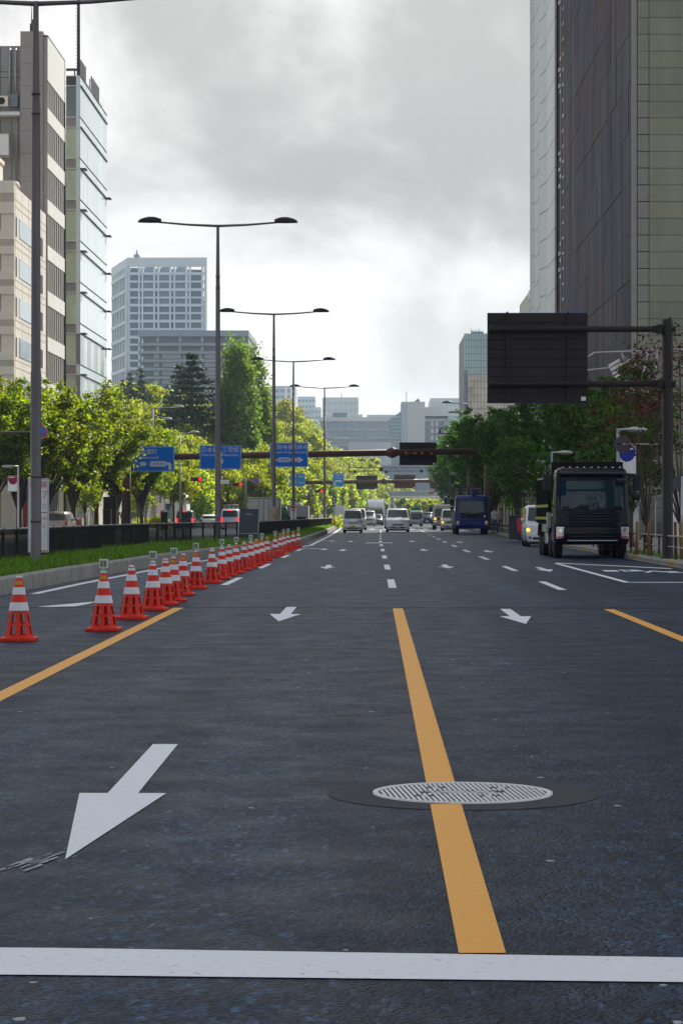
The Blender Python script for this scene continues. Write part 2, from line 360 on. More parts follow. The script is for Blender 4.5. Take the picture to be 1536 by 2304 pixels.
# parking bay on the right
strip('bay_line', 5.12, 49.2, 68.5, .15, M_white, road)
sheet('bay_line', [(5.2, 49.1), (7.6, 49.1), (7.6, 49.55), (5.2, 49.45)], M_white, road)
sheet('bay_line', [(5.1, 68.6), (7.5, 61.5), (7.62, 62.1), (5.2, 69.3)], M_white, road)
for dx, dy, w, sk in ((5.75, 58.6, .34, .1), (6.05, 58.4, .12, .5), (6.35, 58.9, .5, -.2), (6.45, 57.6, .12, .7), (6.95, 58.0, .16, -.45), (7.15, 57.4, .35, 0), (7.45, 57.0, .12, -.5)):
    sheet('bay_lettering', [(dx - w / 2, dy), (dx + w / 2, dy), (dx + w / 2 + sk * .4, dy + 1.5), (dx - w / 2 + sk * .4, dy + 1.5)], M_white, road)
strip('worn_line', .2, 117.0, 119.0, 1.3, M_white, road)
for k in range(9):
    sheet('crossing_bar', [(-3.0 + k * 1.25, 226), (-2.5 + k * 1.25, 226), (-2.5 + k * 1.25, 231), (-3.0 + k * 1.25, 231)], M_white, road)
M_faint = mat('faint_road_paint', (0.40, 0.42, 0.44), 0.7, var=.3, scale=60)
# faint smears of worn paint beside the big arrow
for k in range(30):
    t = rnd.random(); x = lerp(-1.22, -1.60, t) + rnd.uniform(-.05, .05); y = lerp(9.85, 9.1, t) + rnd.uniform(-.12, .12); L = rnd.uniform(.02, .14); w = rnd.uniform(.003, .011); n = 7
    top = [(x - .35 * L * i / n * 1.2 + w * rnd.uniform(.3, 1), y - L * 1.6 * i / n) for i in range(n + 1)]; bot = [(x - .35 * L * i / n * 1.2 - w * rnd.uniform(.3, 1), y - L * 1.6 * i / n) for i in range(n, -1, -1)]
    sheet('paint_smear', top + bot, M_faint, junc, .0034 + k * .0001)
# manhole
q = MB(); q.lathe([(.667, 0), (.667, .0035)], 48); q.build('asphalt_patch', M_patch, junc, (MHX, MHY, 0))
M_iron = mat('worn_iron', (0.66, 0.66, 0.65), 0.45, 0.1, var=0.15, scale=20); M_irond = mat('iron_gap', (0.05, 0.05, 0.052), 0.8, 0.2, var=0.2)
mh = thing('manhole_cover', 'round pale iron manhole cover with diagonal ribs set across the yellow line', 'manhole cover', (MHX, MHY, 0))
q = MB(); q.lathe([(MHR - .01, .0036), (MHR - .01, .007)], 64); q.build('cover_plate', M_irond, mh)
q = MB(); n = 64
rg = [[(r * math.cos(6.28318 * k / n), r * math.sin(6.28318 * k / n), z) for k in range(n)] for r, z in ((MHR, .004), (MHR, .012), (MHR - .028, .012), (MHR - .028, .006))]
q.loft(rg, 0, True, False); q.build('rim', M_iron, mh)
q = MB(); rr = MHR - .036; ca, sa = math.cos(R(95.5)), math.sin(R(95.5))
emb = lambda x, y: (abs(y) < .06 and abs(x) < .2 and not (abs(y) < .018 and abs(x) < .15)) or any(abs(x - a) < .05 and abs(y - b_) < .035 for a, b_ in ((-.19, -.16), (.2, .19), (-.13, .19), (.12, -.16)))
for k in range(-17, 18):
    d = k * .0245; h = math.sqrt(max(0, rr * rr - d * d)); t = -h; run = None
    while t <= h:
        x, y = d * -sa + t * ca, d * ca + t * sa
        ok = not emb(x, y)
        if ok and run is None: run = t
        if (not ok or t + .012 > h) and run is not None:
            e = t
            if e - run > .015:
                q.add([(d * -sa + u * ca + w * -sa, d * ca + u * sa + w * ca, z) for z in (.0069, .0115) for u in (run, e) for w in (-.0066, .0066)],
                      [(4, 5, 7, 6), (0, 1, 5, 4), (2, 3, 7, 6), (0, 2, 6, 4), (1, 3, 7, 5)])
            run = None
        t += .012
tag(q.build('ribs', M_iron, mh), kind='stuff')
for x, y, w, h in ((-.16, .045, .05, .014), (-.04, .04, .1, .012), (.1, .045, .06, .012), (.15, -.04, .07, .014), (0, -.045, .14, .012), (-.14, -.04, .05, .012), (0, 0, .26, .012),
                   (-.19, -.16, .03, .05), (.2, .19, .03, .045), (-.13, .19, .03, .05), (.12, -.16, .03, .05)):
    q = MB(); q.b(x - w / 2, x + w / 2, y - h / 2, y + h / 2, .0068, .0116); q.build('emblem_bar', M_iron, mh)
# pavements
def side_slab(name, tab, y0, y1, step, off, xfar, m, z=.15):
    ys = []; y = y0
    while y < y1: ys.append(y); y += step
    ys.append(y1); q = MB(); n = len(ys)
    top = [(poly_at(tab, y) + off, y, z) for y in ys] + [(xfar, y, z) for y in ys]
    bot = [(x, y, -.24) for x, y, _ in top]
    q.add(top + bot, [(i, i + 1, n + i + 1, n + i) for i in range(n - 1)] + [(i, i + 1, 2 * n + i + 1, 2 * n + i) for i in range(n - 1)] + [(0, n, 3 * n, 2 * n)])
    return struct(q.build(name, m))
side_slab('pavement', KR, 30, 620, 12, .20, 90, M_pave)
q = MB(); q.b(-120, -20.2, 40, 300, -.24, .15); struct(q.build('pavement', M_pave))
# raised central reservation with its lawn
lawn_ys = list(range(14, 241, 3)); q = MB(); n = len(lawn_ys)
lx = [(poly_at(KL, y) - .19, poly_at(FL, y) - .7) for y in lawn_ys]
rows = [[(a, y, .27), (lerp(a, b_, .3), y, .31), (b_, y, .33), (b_ - .02, y, -.24)] for (a, b_), y in zip(lx, lawn_ys)]
q.add([p for r in rows for p in r], [(4 * i + k, 4 * i + k + 1, 4 * i + k + 5, 4 * i + k + 4) for i in range(n - 1) for k in range(3)] + [(0, 1, 2, 3), tuple(4 * (n - 1) + k for k in range(4))])
struct(q.build('median', M_soil))
# kerbs: separate stones
def kerb(name, tab, y0, y1, ln, prof, mats, notch=False):
    kr = struct(link(name, None)); y = y0; me = None; meY = None; k = 0
    q = MB()
    if prof: q.prism(prof, .012, ln - .012, 'y')
    if notch:
        q = MB(); q.prism([(.03, -.2), (.03, .14), (.2, .14), (.2, -.2)], .012, ln - .012, 'y')
        q.prism([(0, .11), (.012, .15), (.2, .15), (.2, .11)], .012, ln - .012, 'y'); q.prism([(0, -.2), (0, .035), (.03, .035), (.03, -.2)], .012, ln - .012, 'y')
        nn = 9
        for i in range(nn): a = lerp(.012, ln - .012, i / nn); q.b(0, .0299, a, a + ln / nn * .6, .035, .11)
    me = q.mesh('kerb_stone', mats[0], 0.008 if not notch else 0)
    me2 = None
    if len(mats) > 1: me2 = me.copy(); me2.materials[0] = mats[1]
    while y < y1:
        x = poly_at(tab, y); x2 = poly_at(tab, y + ln)
        use = me2 if (me2 and k % 5 == 1) else me
        o = link('kerb_stone', use, kr, (x, y, rnd.uniform(-.004, .004)), -math.atan2(x2 - x, ln)); y += ln; k += 1
    return kr
kerb('kerb', KL, 14, 239, 2.0, [(0, -.2), (-.05, .26), (-.085, .30), (-.2, .30), (-.2, -.2)], [M_conc])
kerb('kerb', KR, 44, 300, 1.8, None, [M_conc, mat('kerb_yellow', (0.40, 0.27, 0.11), 0.8, var=0.3, scale=4)], True)
# grass on the central reservation
g = np.random.default_rng(3)
def blades(name, pts, h, w, m, lean=.5, parent=None):
    n = len(pts); a = g.uniform(0, 6.283, n); hh = h * g.uniform(.5, 1.4, n); d = np.stack([np.cos(a), np.sin(a), 0 * a], 1)
    b_ = np.stack([-np.sin(a), np.cos(a), 0 * a], 1); ww = (w * g.uniform(.6, 1.4, n))[:, None]
    v0 = pts - b_ * ww; v1 = pts + b_ * ww; v2 = pts + d * (lean * hh)[:, None] + np.array([0, 0, 1.0]) * hh[:, None]
    V = np.stack([v0, v1, v2], 1).reshape(-1, 3); Fi = np.arange(3 * n)
    return link(name, npmesh(name, V, Fi, 3, m), parent)
def npmesh(name, V, Fi, k, m):
    me = bpy.data.meshes.new(name); n = len(Fi) // k
    me.vertices.add(len(V)); me.vertices.foreach_set('co', V.astype(np.float32).ravel())
    me.loops.add(len(Fi)); me.loops.foreach_set('vertex_index', Fi.astype(np.int32))
    me.polygons.add(n); me.polygons.foreach_set('loop_start', (np.arange(n) * k).astype(np.int32))
    me.update(calc_edges=True); me.materials.append(m)
    return me
M_grass = leafmat('grass_blade', (0.075, 0.15, 0.018), (0.22, 0.40, 0.03), 0.4, 0.5)
ys = 36 + 204 * g.random(52000) ** 1.8; t = g.random(52000)
xa = np.interp(ys, [k[0] for k in KL], [k[1] for k in KL]) - .2; xb = np.interp(ys, [k[0] for k in FL], [k[1] for k in FL]) - .6
pts = np.stack([xa + (xb - xa) * t, ys, .27 + .05 * np.minimum(1, t * 2)], 1)
patch = np.sin(ys * 1.7 + t * 9) * .5 + np.sin(ys * .61 + 2) * .5
tag(blades('grass', pts, .105 * (1 + .55 * patch) + .02, .012 + .0001 * ys, M_grass), 'tufted green grass on the raised central strip', 'grass', kind='stuff')
# ---------------------------------------------------------------- fence
fence = thing('metal_fence', 'long black metal railing along the raised grass strip', 'fence', (0, 0, 0))
pts_ = [(poly_at(FL, y), y) for y in np.arange(30, 240.5, .25)]
acc = 0; PL = 2.0; nodes = [pts_[0]]
for (x0, y0), (x1, y1) in zip(pts_, pts_[1:]):
    acc += math.hypot(x1 - x0, y1 - y0)
    if acc >= PL: nodes.append((x1, y1)); acc = 0
q = MB(); q.b(.03, PL - .03, -.02, .02, 0.70, 0.735); q.b(.03, PL - .03, -.018, .018, .06, .085)
top = MB(); top.lathe([(.024, .0), (.024, PL)], 8, (0, 0, .745), 'x')
for k in range(20): x = .05 + k * (PL - .1) / 19; q.b(x - .006, x + .006, -.006, .006, .085, .70)
pm = q.mesh('fence_panel', M_black); tm = top.mesh('top_rail', mat('fence_rail', (0.30, 0.30, 0.30), 0.4, 0.3))
q = MB(); q.b(-.032, .032, -.03, .03, -.1, .775); po = q.mesh('post', M_black)
for (x0, y0), (x1, y1) in zip(nodes, nodes[1:]):
    rz = math.atan2(y1 - y0, x1 - x0); sc = math.hypot(x1 - x0, y1 - y0) / PL
    p = link('fence_panel', pm, fence, (x0, y0, .32), rz, (sc, 1, 1)); link('post', po, fence, (x0, y0, .32), rz)
    link('top_rail', tm, fence, (x0, y0, .32), rz, (sc, 1, 1))
# ---------------------------------------------------------------- traffic cones
def oct_ring(r, z, n=16): return [(r * math.cos(6.28318 * (k + .5) / n), r * math.sin(6.28318 * (k + .5) / n), z) for k in range(n)]
def cr(z): return lerp(.165, .036, (z - .045) / .655)
def cone_parts(root, lamp, sticker):
    q = MB(); q.b(-.195, .195, -.195, .195, 0, .045); q.build('base', M_cone, root, bevel=.012)
    n = 16; lv = [.045, .075, .175, .20, .30, .335, .70]; q = MB()
    rings = [oct_ring(cr(z), z) for z in lv]; vs = [p for r in rings for p in r]; fs = []
    for k in range(len(lv) - 1):
        for i in range(n):
            if k in (1, 3) and i % 2 == 0: continue           # the cut-out slots
            j = (i + 1) % n; fs.append((k * n + i, k * n + j, (k + 1) * n + j, (k + 1) * n + i))
    q.add(vs, fs, 0, False); q.build('cone_shell', M_cone, root)
    for a, b_ in ((.335, .425), (.51, .59)):
        q = MB(); q.loft([oct_ring(cr(a) + .003, a), oct_ring(cr(b_) + .003, b_)], 0, False, False); q.build('reflective_band', M_refl, root)
    q = MB(); q.lathe([(.039, .683), (.039, .705), (.03, .712)], 14); q.build('cap', M_refl, root)
    if sticker:
        q = MB(); rr_ = cr(.645) + .004; vs = []
        for z in (.615, .66):
            for k in range(7): a = -2.3 + k * .245; r_ = cr(z) + .004; vs.append((r_ * math.cos(a), r_ * math.sin(a), z))
        q.add(vs, [(i, i + 1, i + 8, i + 7) for i in range(6)]); q.build('sticker', M_yelst, root)
    else:
        q = MB(); q.loft([oct_ring(cr(.645) + .003, .645), oct_ring(cr(.675) + .003, .675)], 0, False, False); q.build('reflective_band', M_refl, root)
    if lamp:
        q = MB(); q.lathe([(.022, .71), (.018, .74), (.03, .75)], 10); q.b(-.05, .05, -.028, .028, .75, .855); h = q.build('warning_lamp', mat('lamp_case', (0.62, 0.68, 0.60), 0.35, var=0.1), root)
        q = MB()
        for x in (-.02, .02):
            for z in (.775, .80, .825): q.b(x - .015, x + .015, -.036, -.028, z - .009, z + .009)
        q.build('lens', mat('lamp_lens_green', (0.06, 0.12, 0.06), 0.2, var=0.1), h)
M_yelst = mat('cone_sticker', (0.62, 0.30, 0.02), 0.5, var=0.3, scale=40)
CONES = [(42, 1445, 0, 1), (233, 1422, 1, 1), (296, 1395, 0, 0), (344, 1375, 1, 0), (372, 1363, 0, 0), (391, 1355, 1, 1), (412, 1341, 0, 1), (441, 1326, 1, 1), (477, 1313, 0, 0),
         (499, 1304, 1, 0), (515, 1297, 0, 0), (531, 1291, 1, 1), (549, 1284, 0, 0), (564, 1279, 1, 0), (577, 1273, 0, 1), (589, 1268, 1, 1), (601, 1262, 0, 1),
         (619, 1255, 1, 1), (631, 1249, 0, 1), (638, 1245, 1, 1), (648, 1241, 1, 1), (660, 1237, 0, 1), (671, 1233, 1, 1)]
protos = {}
for k, (px, py, lamp, st) in enumerate(CONES):
    Y = PY(py) + .19; loc = (PX(px, Y), Y, 0); rz = R(rnd.uniform(-5, 5)) + (R(-3) if k else 0)
    lab = '%s cone of the row counted from the front, %s' % (ORD[k], 'with a lamp on top' if lamp else 'without a lamp')
    if (lamp, st) in protos: dup(protos[(lamp, st)], loc, rz, lab)
    else:
        r_ = thing('traffic_cone', lab, 'traffic cone', loc, rz, 'traffic cones closing the turning lane'); cone_parts(r_, lamp, st); protos[(lamp, st)] = r_
# ---------------------------------------------------------------- tall double street lamps on the central strip
def lamp_head(s, L=.95):
    q = MB(); rings = []
    for t in (0, .12, .3, .55, .8, .95, 1.0):
        w = .05 + .14 * math.sin(math.pi * min(1, t * 1.05 + .05)) ** .7 if t < 1 else .02; h = .045 + .17 * math.sin(math.pi * (t * .9 + .1)) ** .8 if t < 1 else .01
        rings.append([(s * (t * L), w * math.cos(a), h * max(0, math.sin(a)) - .035 * (math.sin(a) < 0)) for a in [6.28318 * k / 12 for k in range(12)]])
    return q.loft(rings)
def big_lamp(root, H):
    q = MB(); q.lathe([(.16, 0), (.16, .02), (.115, .03), (.115, H * .34), (.105, H * .345), (.09, H * .8), (.085, H * .8), (.06, H - .25), (.06, H)], 14); q.build('pole', M_pole, root)
    q = MB()
    for z in (H * .80, H * .835, .34 + .6, 1.9): q.lathe([(.122 if z < 3 else .098, z), (.122 if z < 3 else .098, z + .05)], 14)
    q.build('pole_band', M_pole, root)
    for s in (-1, 1):
        q = MB(); q.tube([(0, 0, H - .05), (s * 1.2, 0, H + .0), (s * 2.4, 0, H + .1)], [.055, .045, .038], 8); a = q.build('arm', M_pole, root)
        h = lamp_head(s).build('lamp_head', M_dark, root, (s * 2.3, 0, H + .12))
LAMPS = [(80, 52.0, 12.44, 'standing by the white notice board'), (490, 98.5, 13.2, 'behind the black railing'), (616, 142, 13.2, 'wrapped in stained board near its foot'),
         (660, 186, 13.2, 'with a red banded paper wrap at its foot'), (730, 225, 13.2, 'farthest of the row by the railing end')]
for k, (px, Y, H, w) in enumerate(LAMPS):
    loc = (PX(px, Y), Y, .28)
    lab = 'tall street lamp with two arms, ' + w
    if k in (0, 1):
        r_ = thing('street_lamp', lab, 'street lamp', loc, R(2), 'double-arm street lamps down the central strip'); big_lamp(r_, H - .28)
        if k: L1 = r_
    else: dup(L1, loc, R(2), lab)
q = MB(); q.lathe([(.24, 0), (.245, .6), (.24, 1.25), (.2, 1.26)], 10); tag(q.build('board_wrap', mat('stained_board', (0.33, 0.26, 0.19), 0.85, var=0.5, scale=2.5), None, (PX(616, 142), 142, .55)), 'stained brown board wrapped round a lamp pole', 'pole wrap')
wr = thing('paper_wrap', 'white paper wrap with red top band round a lamp pole', 'pole wrap', (PX(660, 186), 186, .4))
q = MB(); q.lathe([(.22, 0), (.22, 1.5)], 12, caps=False); q.build('paper', M_wh, wr)
q = MB(); q.lathe([(.225, 1.48), (.23, 1.62), (.2, 1.63)], 12); q.build('top_band', M_red, wr)
q = MB(); q.b(-.03, .03, -.235, -.222, .3, 1.25); q.b(-.12, .12, -.235, -.222, 1.28, 1.4); q.build('print', M_red, wr)
# single-arm lamps (right side, far left)
def one_arm(name, label, X, Y, H, arm, m, s=-1, group=None, z0=.15):
    r_ = thing(name, label, 'street lamp', (X, Y, z0), 0, group)
    q = MB(); q.lathe([(.11, 0), (.1, H * .3), (.06, H)], 10); q.build('pole', m, r_)
    q = MB(); q.tube([(0, 0, H - .05), (s * arm * .5, 0, H + .02), (s * arm, 0, H + .05)], [.05, .04, .035], 8); q.build('arm', m, r_)
    lamp_head(s, .9).build('lamp_head', m, r_, (s * (arm - .1), 0, H + .06)); return r_
one_arm('street_lamp', 'street lamp with one long arm above the right hand trees', PX(1052, 222), 222, PZ(908, 222) - .15, 1.6, M_pole)
one_arm('street_lamp', 'smaller single arm lamp behind the right hand trees', PX(1050, 262), 262, PZ(930, 262) - .15, 1.3, M_pole)
M_pal = mat('pale_grey_pole', (0.33, 0.33, 0.32), 0.45, 0.3)
one_arm('street_lamp', 'pale grey lamp whose arm stands highest above the left trees', PX(344, 240), 240, PZ(917, 240) - .15, 2.3, M_pal, 1)
one_arm('street_lamp', 'pale grey lamp just below another over the left trees', PX(327, 215), 215, PZ(945, 215) - .15, 1.6, M_pal, 1)
r_ = one_arm('street_lamp', 'thin curved lamp between the two left hand blue signs', PX(405, 225), 225, PZ(975, 225) - .15, 1.0, M_pal, 1)
# short pavement lamps with banners
def banner_lamp(X, Y, label, bcol, s=1, words=True, banner=True):
    r_ = thing('pavement_lamp', label, 'street lamp', (X, Y, .15), 0, 'short pavement lamps'); H = 4.05
    q = MB(); q.b(-.045, .045, -.045, .045, 0, H); q.build('pole', M_steel, r_)
    q = MB(); q.loft([[(s * x, w * math.cos(a), H + .01 + h * math.sin(a)) for a in [6.28318 * k / 10 for k in range(10)]] for x, w, h in ((-.05, .06, .03), (.3, .07, .05), (.5, .18, .1), (.85, .17, .09), (.98, .05, .02))]); q.build('lamp_head', M_steel, r_)
    if banner:
        q = MB(); q.b(s * .06, s * .60, -.012, .012, H - 1.45, H - .56); bn = q.build('banner', M_wh, r_)
        pl = []
        for k in range(13):
            a = math.pi + k * math.pi / 12; x = .30 + .29 * math.cos(a); pl.append((s * max(.062, min(.595, x)), H - .70 + .36 * math.sin(a)))
        pl += [(s * .58, H - .57), (s * .062, H - .57)]
        q = MB(); q.prism(pl, -.016, -.0122, 'y'); q.build('print', bcol, bn)
        q = MB(); q.b(s * .22, s * .54, -.0195, -.0165, H - .66, H - .61); q.build('print_bar', M_wh, bn)
        if words:
            text('OY', .24, bn, 'lettering', M_blk, (s * .18, -.018, H - 1.25), (R(90), R(90), 0)); text('M', .18, bn, 'lettering', M_blk, (s * .5, -.018, H - 1.28), (R(90), R(90), 0))
        q = MB(); q.tube([(0, 0, H - .55), (s * .62, 0, H - .55)], .012, 6); q.tube([(0, 0, H - 1.46), (s * .62, 0, H - 1.46)], .012, 6); q.build('banner_rod', M_steel, r_)
    return r_
banner_lamp(PX(1187, 130), 130, 'short pavement lamp with a red and white banner left of the dump truck', M_red)
banner_lamp(PX(1240, 110), 110, 'short pavement lamp without banner just left of the dump truck box', M_red, banner=False)
banner_lamp(PX(1388, 80.5), 80.5, 'short pavement lamp with a blue banner above the dump truck', M_blue, words=False)
banner_lamp(PX(1089, 190), 190, 'short pavement lamp with a pink banner behind the blue truck', mat('banner_pink', (0.40, 0.05, 0.16), 0.6), words=False)
banner_lamp(PX(40, 141), 141, 'short pavement lamp with a dark red banner at the left edge', mat('banner_dark_red', (0.26, 0.01, 0.05), 0.6), -1, words=False)
# ---------------------------------------------------------------- buildings
def bld(name, label, x, y, cat='building', group=None): return thing(name, label, cat, (x, y, 0), 0, group)
def wbox(name, par, x0, x1, y0, y1, z0, z1, m, bevel=0):
    q = MB(); q.b(x0, x1, y0, y1, z0, z1); return wbuild(q, name, m, par, bevel)
M_beige = mat('beige_tile', (0.84, 0.76, 0.63), 0.6, var=0.08, scale=.6, streak=True)
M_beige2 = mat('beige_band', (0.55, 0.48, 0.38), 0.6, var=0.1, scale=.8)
M_beigesun = mat('sunlit_tile_wall', (0.80, 0.77, 0.72), 0.5, var=0.12, scale=1.0, streak=True)  # sunlit copy of the beige tile, with the light in its colour
M_bglass = mat('building_glass', (0.30, 0.40, 0.48), 0.06, var=0.2, scale=.4, spec=0.9)
M_warm = mat('cream_window', (0.62, 0.50, 0.26), 0.3, var=0.2, scale=.7)
M_grey = mat('grey_panel', (0.38, 0.34, 0.32), 0.45, var=0.08, scale=.5)
M_greyd = mat('dark_gap', (0.035, 0.035, 0.038), 0.7, var=0.1)
M_greyw = mat('white_metal_panel', (0.80, 0.80, 0.77), 0.4, var=0.06, scale=.7)
M_louv = mat('grey_louver', (0.34, 0.33, 0.31), 0.5, var=0.1)
M_gg = mat('green_glass', (0.52, 0.64, 0.46), 0.05, var=0.25, scale=.35, spec=0.8)
M_ggd = mat('green_glass_dark', (0.13, 0.19, 0.19), 0.05, var=0.3, scale=.3, spec=0.8)
M_cglass = mat('pale_curtain_glass', (0.64, 0.79, 0.82), 0.12, var=0.1, scale=.3, spec=0.9, streak=True)  # pale teal sky reflection is put into this glass colour
M_line = mat('dark_metal_trim', (0.07, 0.075, 0.08), 0.45, 0.3)
BX = -24.0
# low beige building with balconies
b = bld('apartment_building', 'beige tiled apartment building with balconies at the left edge', BX, 161)
yF, yB = 161.0, 176.3; top = PZ(405, yF)
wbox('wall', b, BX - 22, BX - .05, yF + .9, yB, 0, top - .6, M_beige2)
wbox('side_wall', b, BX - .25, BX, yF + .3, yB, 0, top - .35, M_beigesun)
slab('end_wall', b, BX - .9, BX - .02, yF, yF + .9, 0, top - .3, M_beige)
fh = 2.68; z = top
k = 0
while z > 3:
    zb = z - (1.55 if k else 2.2)
    for j in range(4):
        x1 = BX - .012 - (0 if j == 0 else 1.0 + (j - 1) * 2.6); x0 = BX - .012 - (1.0 + j * 2.6)
        slab('balcony_panel', b, x0 + .012, x1 - .012, yF - .14, yF - .001, zb, zb + (z - zb) * .36 - .01, M_beige)
        slab('balcony_band', b, x0 + .012, x1 - .012, yF - .12, yF - .002, zb + (z - zb) * .36, zb + (z - zb) * .62, M_beige2)
        slab('balcony_panel', b, x0 + .012, x1 - .012, yF - .14, yF - .001, zb + (z - zb) * .62 + .01, z, M_beige)
    for j in range(2):
        x1 = BX - 1.75 - j * 3.4
        slab('balcony_window', b, x1 - 1.5, x1, yF + .82, yF + .895, zb - 1.02, zb + .4, M_warm)
        slab('window_frame', b, x1, x1 + .09, yF + .80, yF + .897, zb - 1.02, zb + .5, M_wh)
    if k:
        slab('window', b, BX + .001, BX + .03, yF + 2.0, yF + 8.6, z - .25, z + 1.05, M_bglass)
        slab('slot_window', b, BX + .001, BX + .02, yF + .5, yF + .95, z - .3, z + 1.0, M_greyd)
        slab('slot_window', b, BX + .001, BX + .02, yF + 11.6, yF + 13.6, z - .3, z + 1.0, M_greyd)
    slab('wall_joint', b, BX + .001, BX + .012, yF + .3, yB, zb + .50, zb + .55, M_beige2)
    slab('wall_joint', b, BX + .001, BX + .012, yF + .3, yB, zb + .98, zb + 1.03, M_beige2)
    z -= fh if k else 3.35; k += 1
for yy in (yF + 3.4, yF + 6.6, yF + 9.8, yF + 13): slab('wall_joint', b, BX + .0005, BX + .008, yy, yy + .04, 3, top - .4, M_beige2)
slab('roof_room', b, BX - 8, BX - 1.4, yF + 1.2, yF + 4, top - .6, top + 1.6, M_beigesun)
slab('roof_room_cap', b, BX - 8.1, BX - 1.3, yF + 1.1, yF + 4.1, top + 1.6, top + 1.85, M_beige)
q = MB(); q.lathe([(.3, 0), (.3, .35), (.2, .6), (.05, .7)], 10, (BX - .3, yF + 2.5, top - .4)); wbuild(q, 'roof_vent', M_beige, b)
# tall grey panelled building
b = bld('office_tower', 'tall grey panelled building with louvered road side on the left', BX, 177)
yF, yB = 177.0, 187.0; H = PZ(68, yF); x45 = PX(45, yF)
wbox('wall', b, BX - 30, BX - .2, yF + 1.2, yB - .05, 0, H - 1.0, M_grey)
wbox('back_panel', b, BX - 30, x45, yF + .9, yF + 1.19, 0, H - .9, M_louv)
z = H; hs_ = [1.15, 1.2, 1.66]
kk = 0
while z > 2:
    h = hs_[min(kk, 2)]
    slab('wall_panel', b, x45, BX - .30, yF, yF + 1.19, max(0, z - h + .02), z, M_grey); z -= h; kk += 1
for i in range(1, 6): slab('wall_joint', b, x45 - i * .8, x45 - i * .8 + .03, yF + .87, yF + .9, 0, H - .95, M_greyd)
for zz in (PZ(155, yF), PZ(168, yF), PZ(300, yF)): slab('wall_joint', b, x45 - 10, x45, yF + .87, yF + .899, zz, zz + .03, M_greyd)
slab('ledge', b, x45 - 12, x45 - .02, yF - .2, yF + .86, PZ(258, yF), PZ(250, yF), M_greyw)
for px_ in (18, 31):
    q = MB(); xx = PX(px_, yF); q.tube([(xx, yF + .6, PZ(205, yF)), (xx, yF + .6, PZ(103, yF))], .09, 8); wbuild(q, 'duct_pipe', M_steel, b)
q = MB(); q.tube([(PX(33, yF), yF + .5, PZ(400, yF)), (PX(34, yF), yF + .5, PZ(200, yF))], .06, 8); wbuild(q, 'duct_pipe', M_steel, b)
a = thing('air_conditioner', 'beige outdoor air conditioner unit on the ledge of the grey building', 'air conditioner', (PX(8, yF), yF + .2, PZ(236, yF)))
q = MB(); q.b(-.55, .3, -.15, .25, 0, .75); q.build('case', M_beige, a, bevel=.03); q = MB(); q.lathe([(.27, -.16), (.25, -.13)], 16, (-.2, 0, .37), 'y'); q.build('fan_grille', M_blk, a)
slab('equipment_box', b, PX(21, yF), PX(38, yF), yF + .2, yF + .7, PZ(236, yF), PZ(210, yF), mat('equipment_grey', (0.2, 0.25, 0.28), 0.5))
slab('balcony_box', b, PX(-12, yF), PX(24, yF), yF - 1.2, yF + .3, PZ(352, yF), PZ(305, yF), M_greyw)
wbox('wall', b, BX - .29, BX - .06, yF + .1, yB, 0, PZ(80, yF), M_grey)
zt = PZ(80, yF); bands = [(zt - 3.2, zt)]
z = PZ(240, yF)
while z > 1: bands.append((z - 1.05, z)); z -= 3.36
for z0, z1 in bands:
    for i in range(3): slab('facade_panel', b, BX - .055, BX + .03, yF + .15 + i * 3.25, yF + .15 + (i + 1) * 3.25 - .03, max(0, z0), z1, M_greyw)
zs = zt - 3.2; i = 0
for (z0, z1), (a0, a1) in zip(bands, bands[1:]):
    for j in range(9): slab('louver', b, BX - .055, BX + .0, yF + .3 + j * 1.06, yF + .3 + j * 1.06 + .42, a1 + .01, z0 - .01, M_louv)
q = MB(); q.tube([(BX + .03, yB, 0), (BX + .03, yB, zt)], .08, 6); wbuild(q, 'corner_pipe', M_line, b)
slab('roof_cap', b, BX - .3, BX + .04, yF + .1, yB, zt, zt + .12, M_line)
an = thing('roof_antenna', 'thin whip antenna on the roof of the grey panelled building', 'antenna', (PX(71, yF), yF + .7, H))
q = MB(); q.tube([(0, 0, 0), (0, 0, 1.0)], .08, 6); q.b(-.25, .05, -.05, .05, .1, .7); q.tube([(-.12, 0, .5), (-.12, 0, 2.2)], [.05, .015], 6); q.build('mast', M_line, an)
# glass fronted building
b = bld('glass_building', 'pale green glass office building with dark ledges on its road side', BX, 197)
yF, yB = 197.0, 216.5; H = PZ(175, yF)
wbox('wall', b, BX - 20, BX - .4, yF + .5, yB - .1, 0, H - .2, M_grey)
fl = (PZ(285, yF) - PZ(750, yF)) / 5
zs = [PZ(285, yF) - fl * k for k in range(-1, 10)]
for k, z in enumerate(zs):
    if z < .6: break
    for i in range(3):
        xa = BX - .02 - i * 2.6; 
        slab('glass_pane', b, xa - 2.58 if i else xa - 2.0, xa - (.32 if i == 0 else .02), yF + .2, yF + .26, max(.2, z - fl * .74), z, M_ggd if k == 0 else M_gg)
        slab('spandrel_panel', b, xa - 2.6, xa, yF + .12, yF + .3, z, z + fl * .26 - .01, M_louv if k else M_line)
    slab('glass_fin', b, BX - .30, BX - .03, yF + .05, yF + .1, max(.2, z - fl * .74), z, M_cglass)
    slab('floor_trim', b, BX - 8, BX - .001, yF + .0, yF + .12, z, z + .07, M_greyw)
    slab('floor_trim', b, BX - 8, BX - .001, yF + .0, yF + .12, z + fl * .26 - .07, z + fl * .26, M_greyw)
    if k: slab('blind', b, BX - 2.3, BX - .9, yF + .5 - .02, yF + .498, z - fl * rnd.uniform(.3, .7), z - .1, M_wh)
nb = 8; pw = (yB - yF) / nb
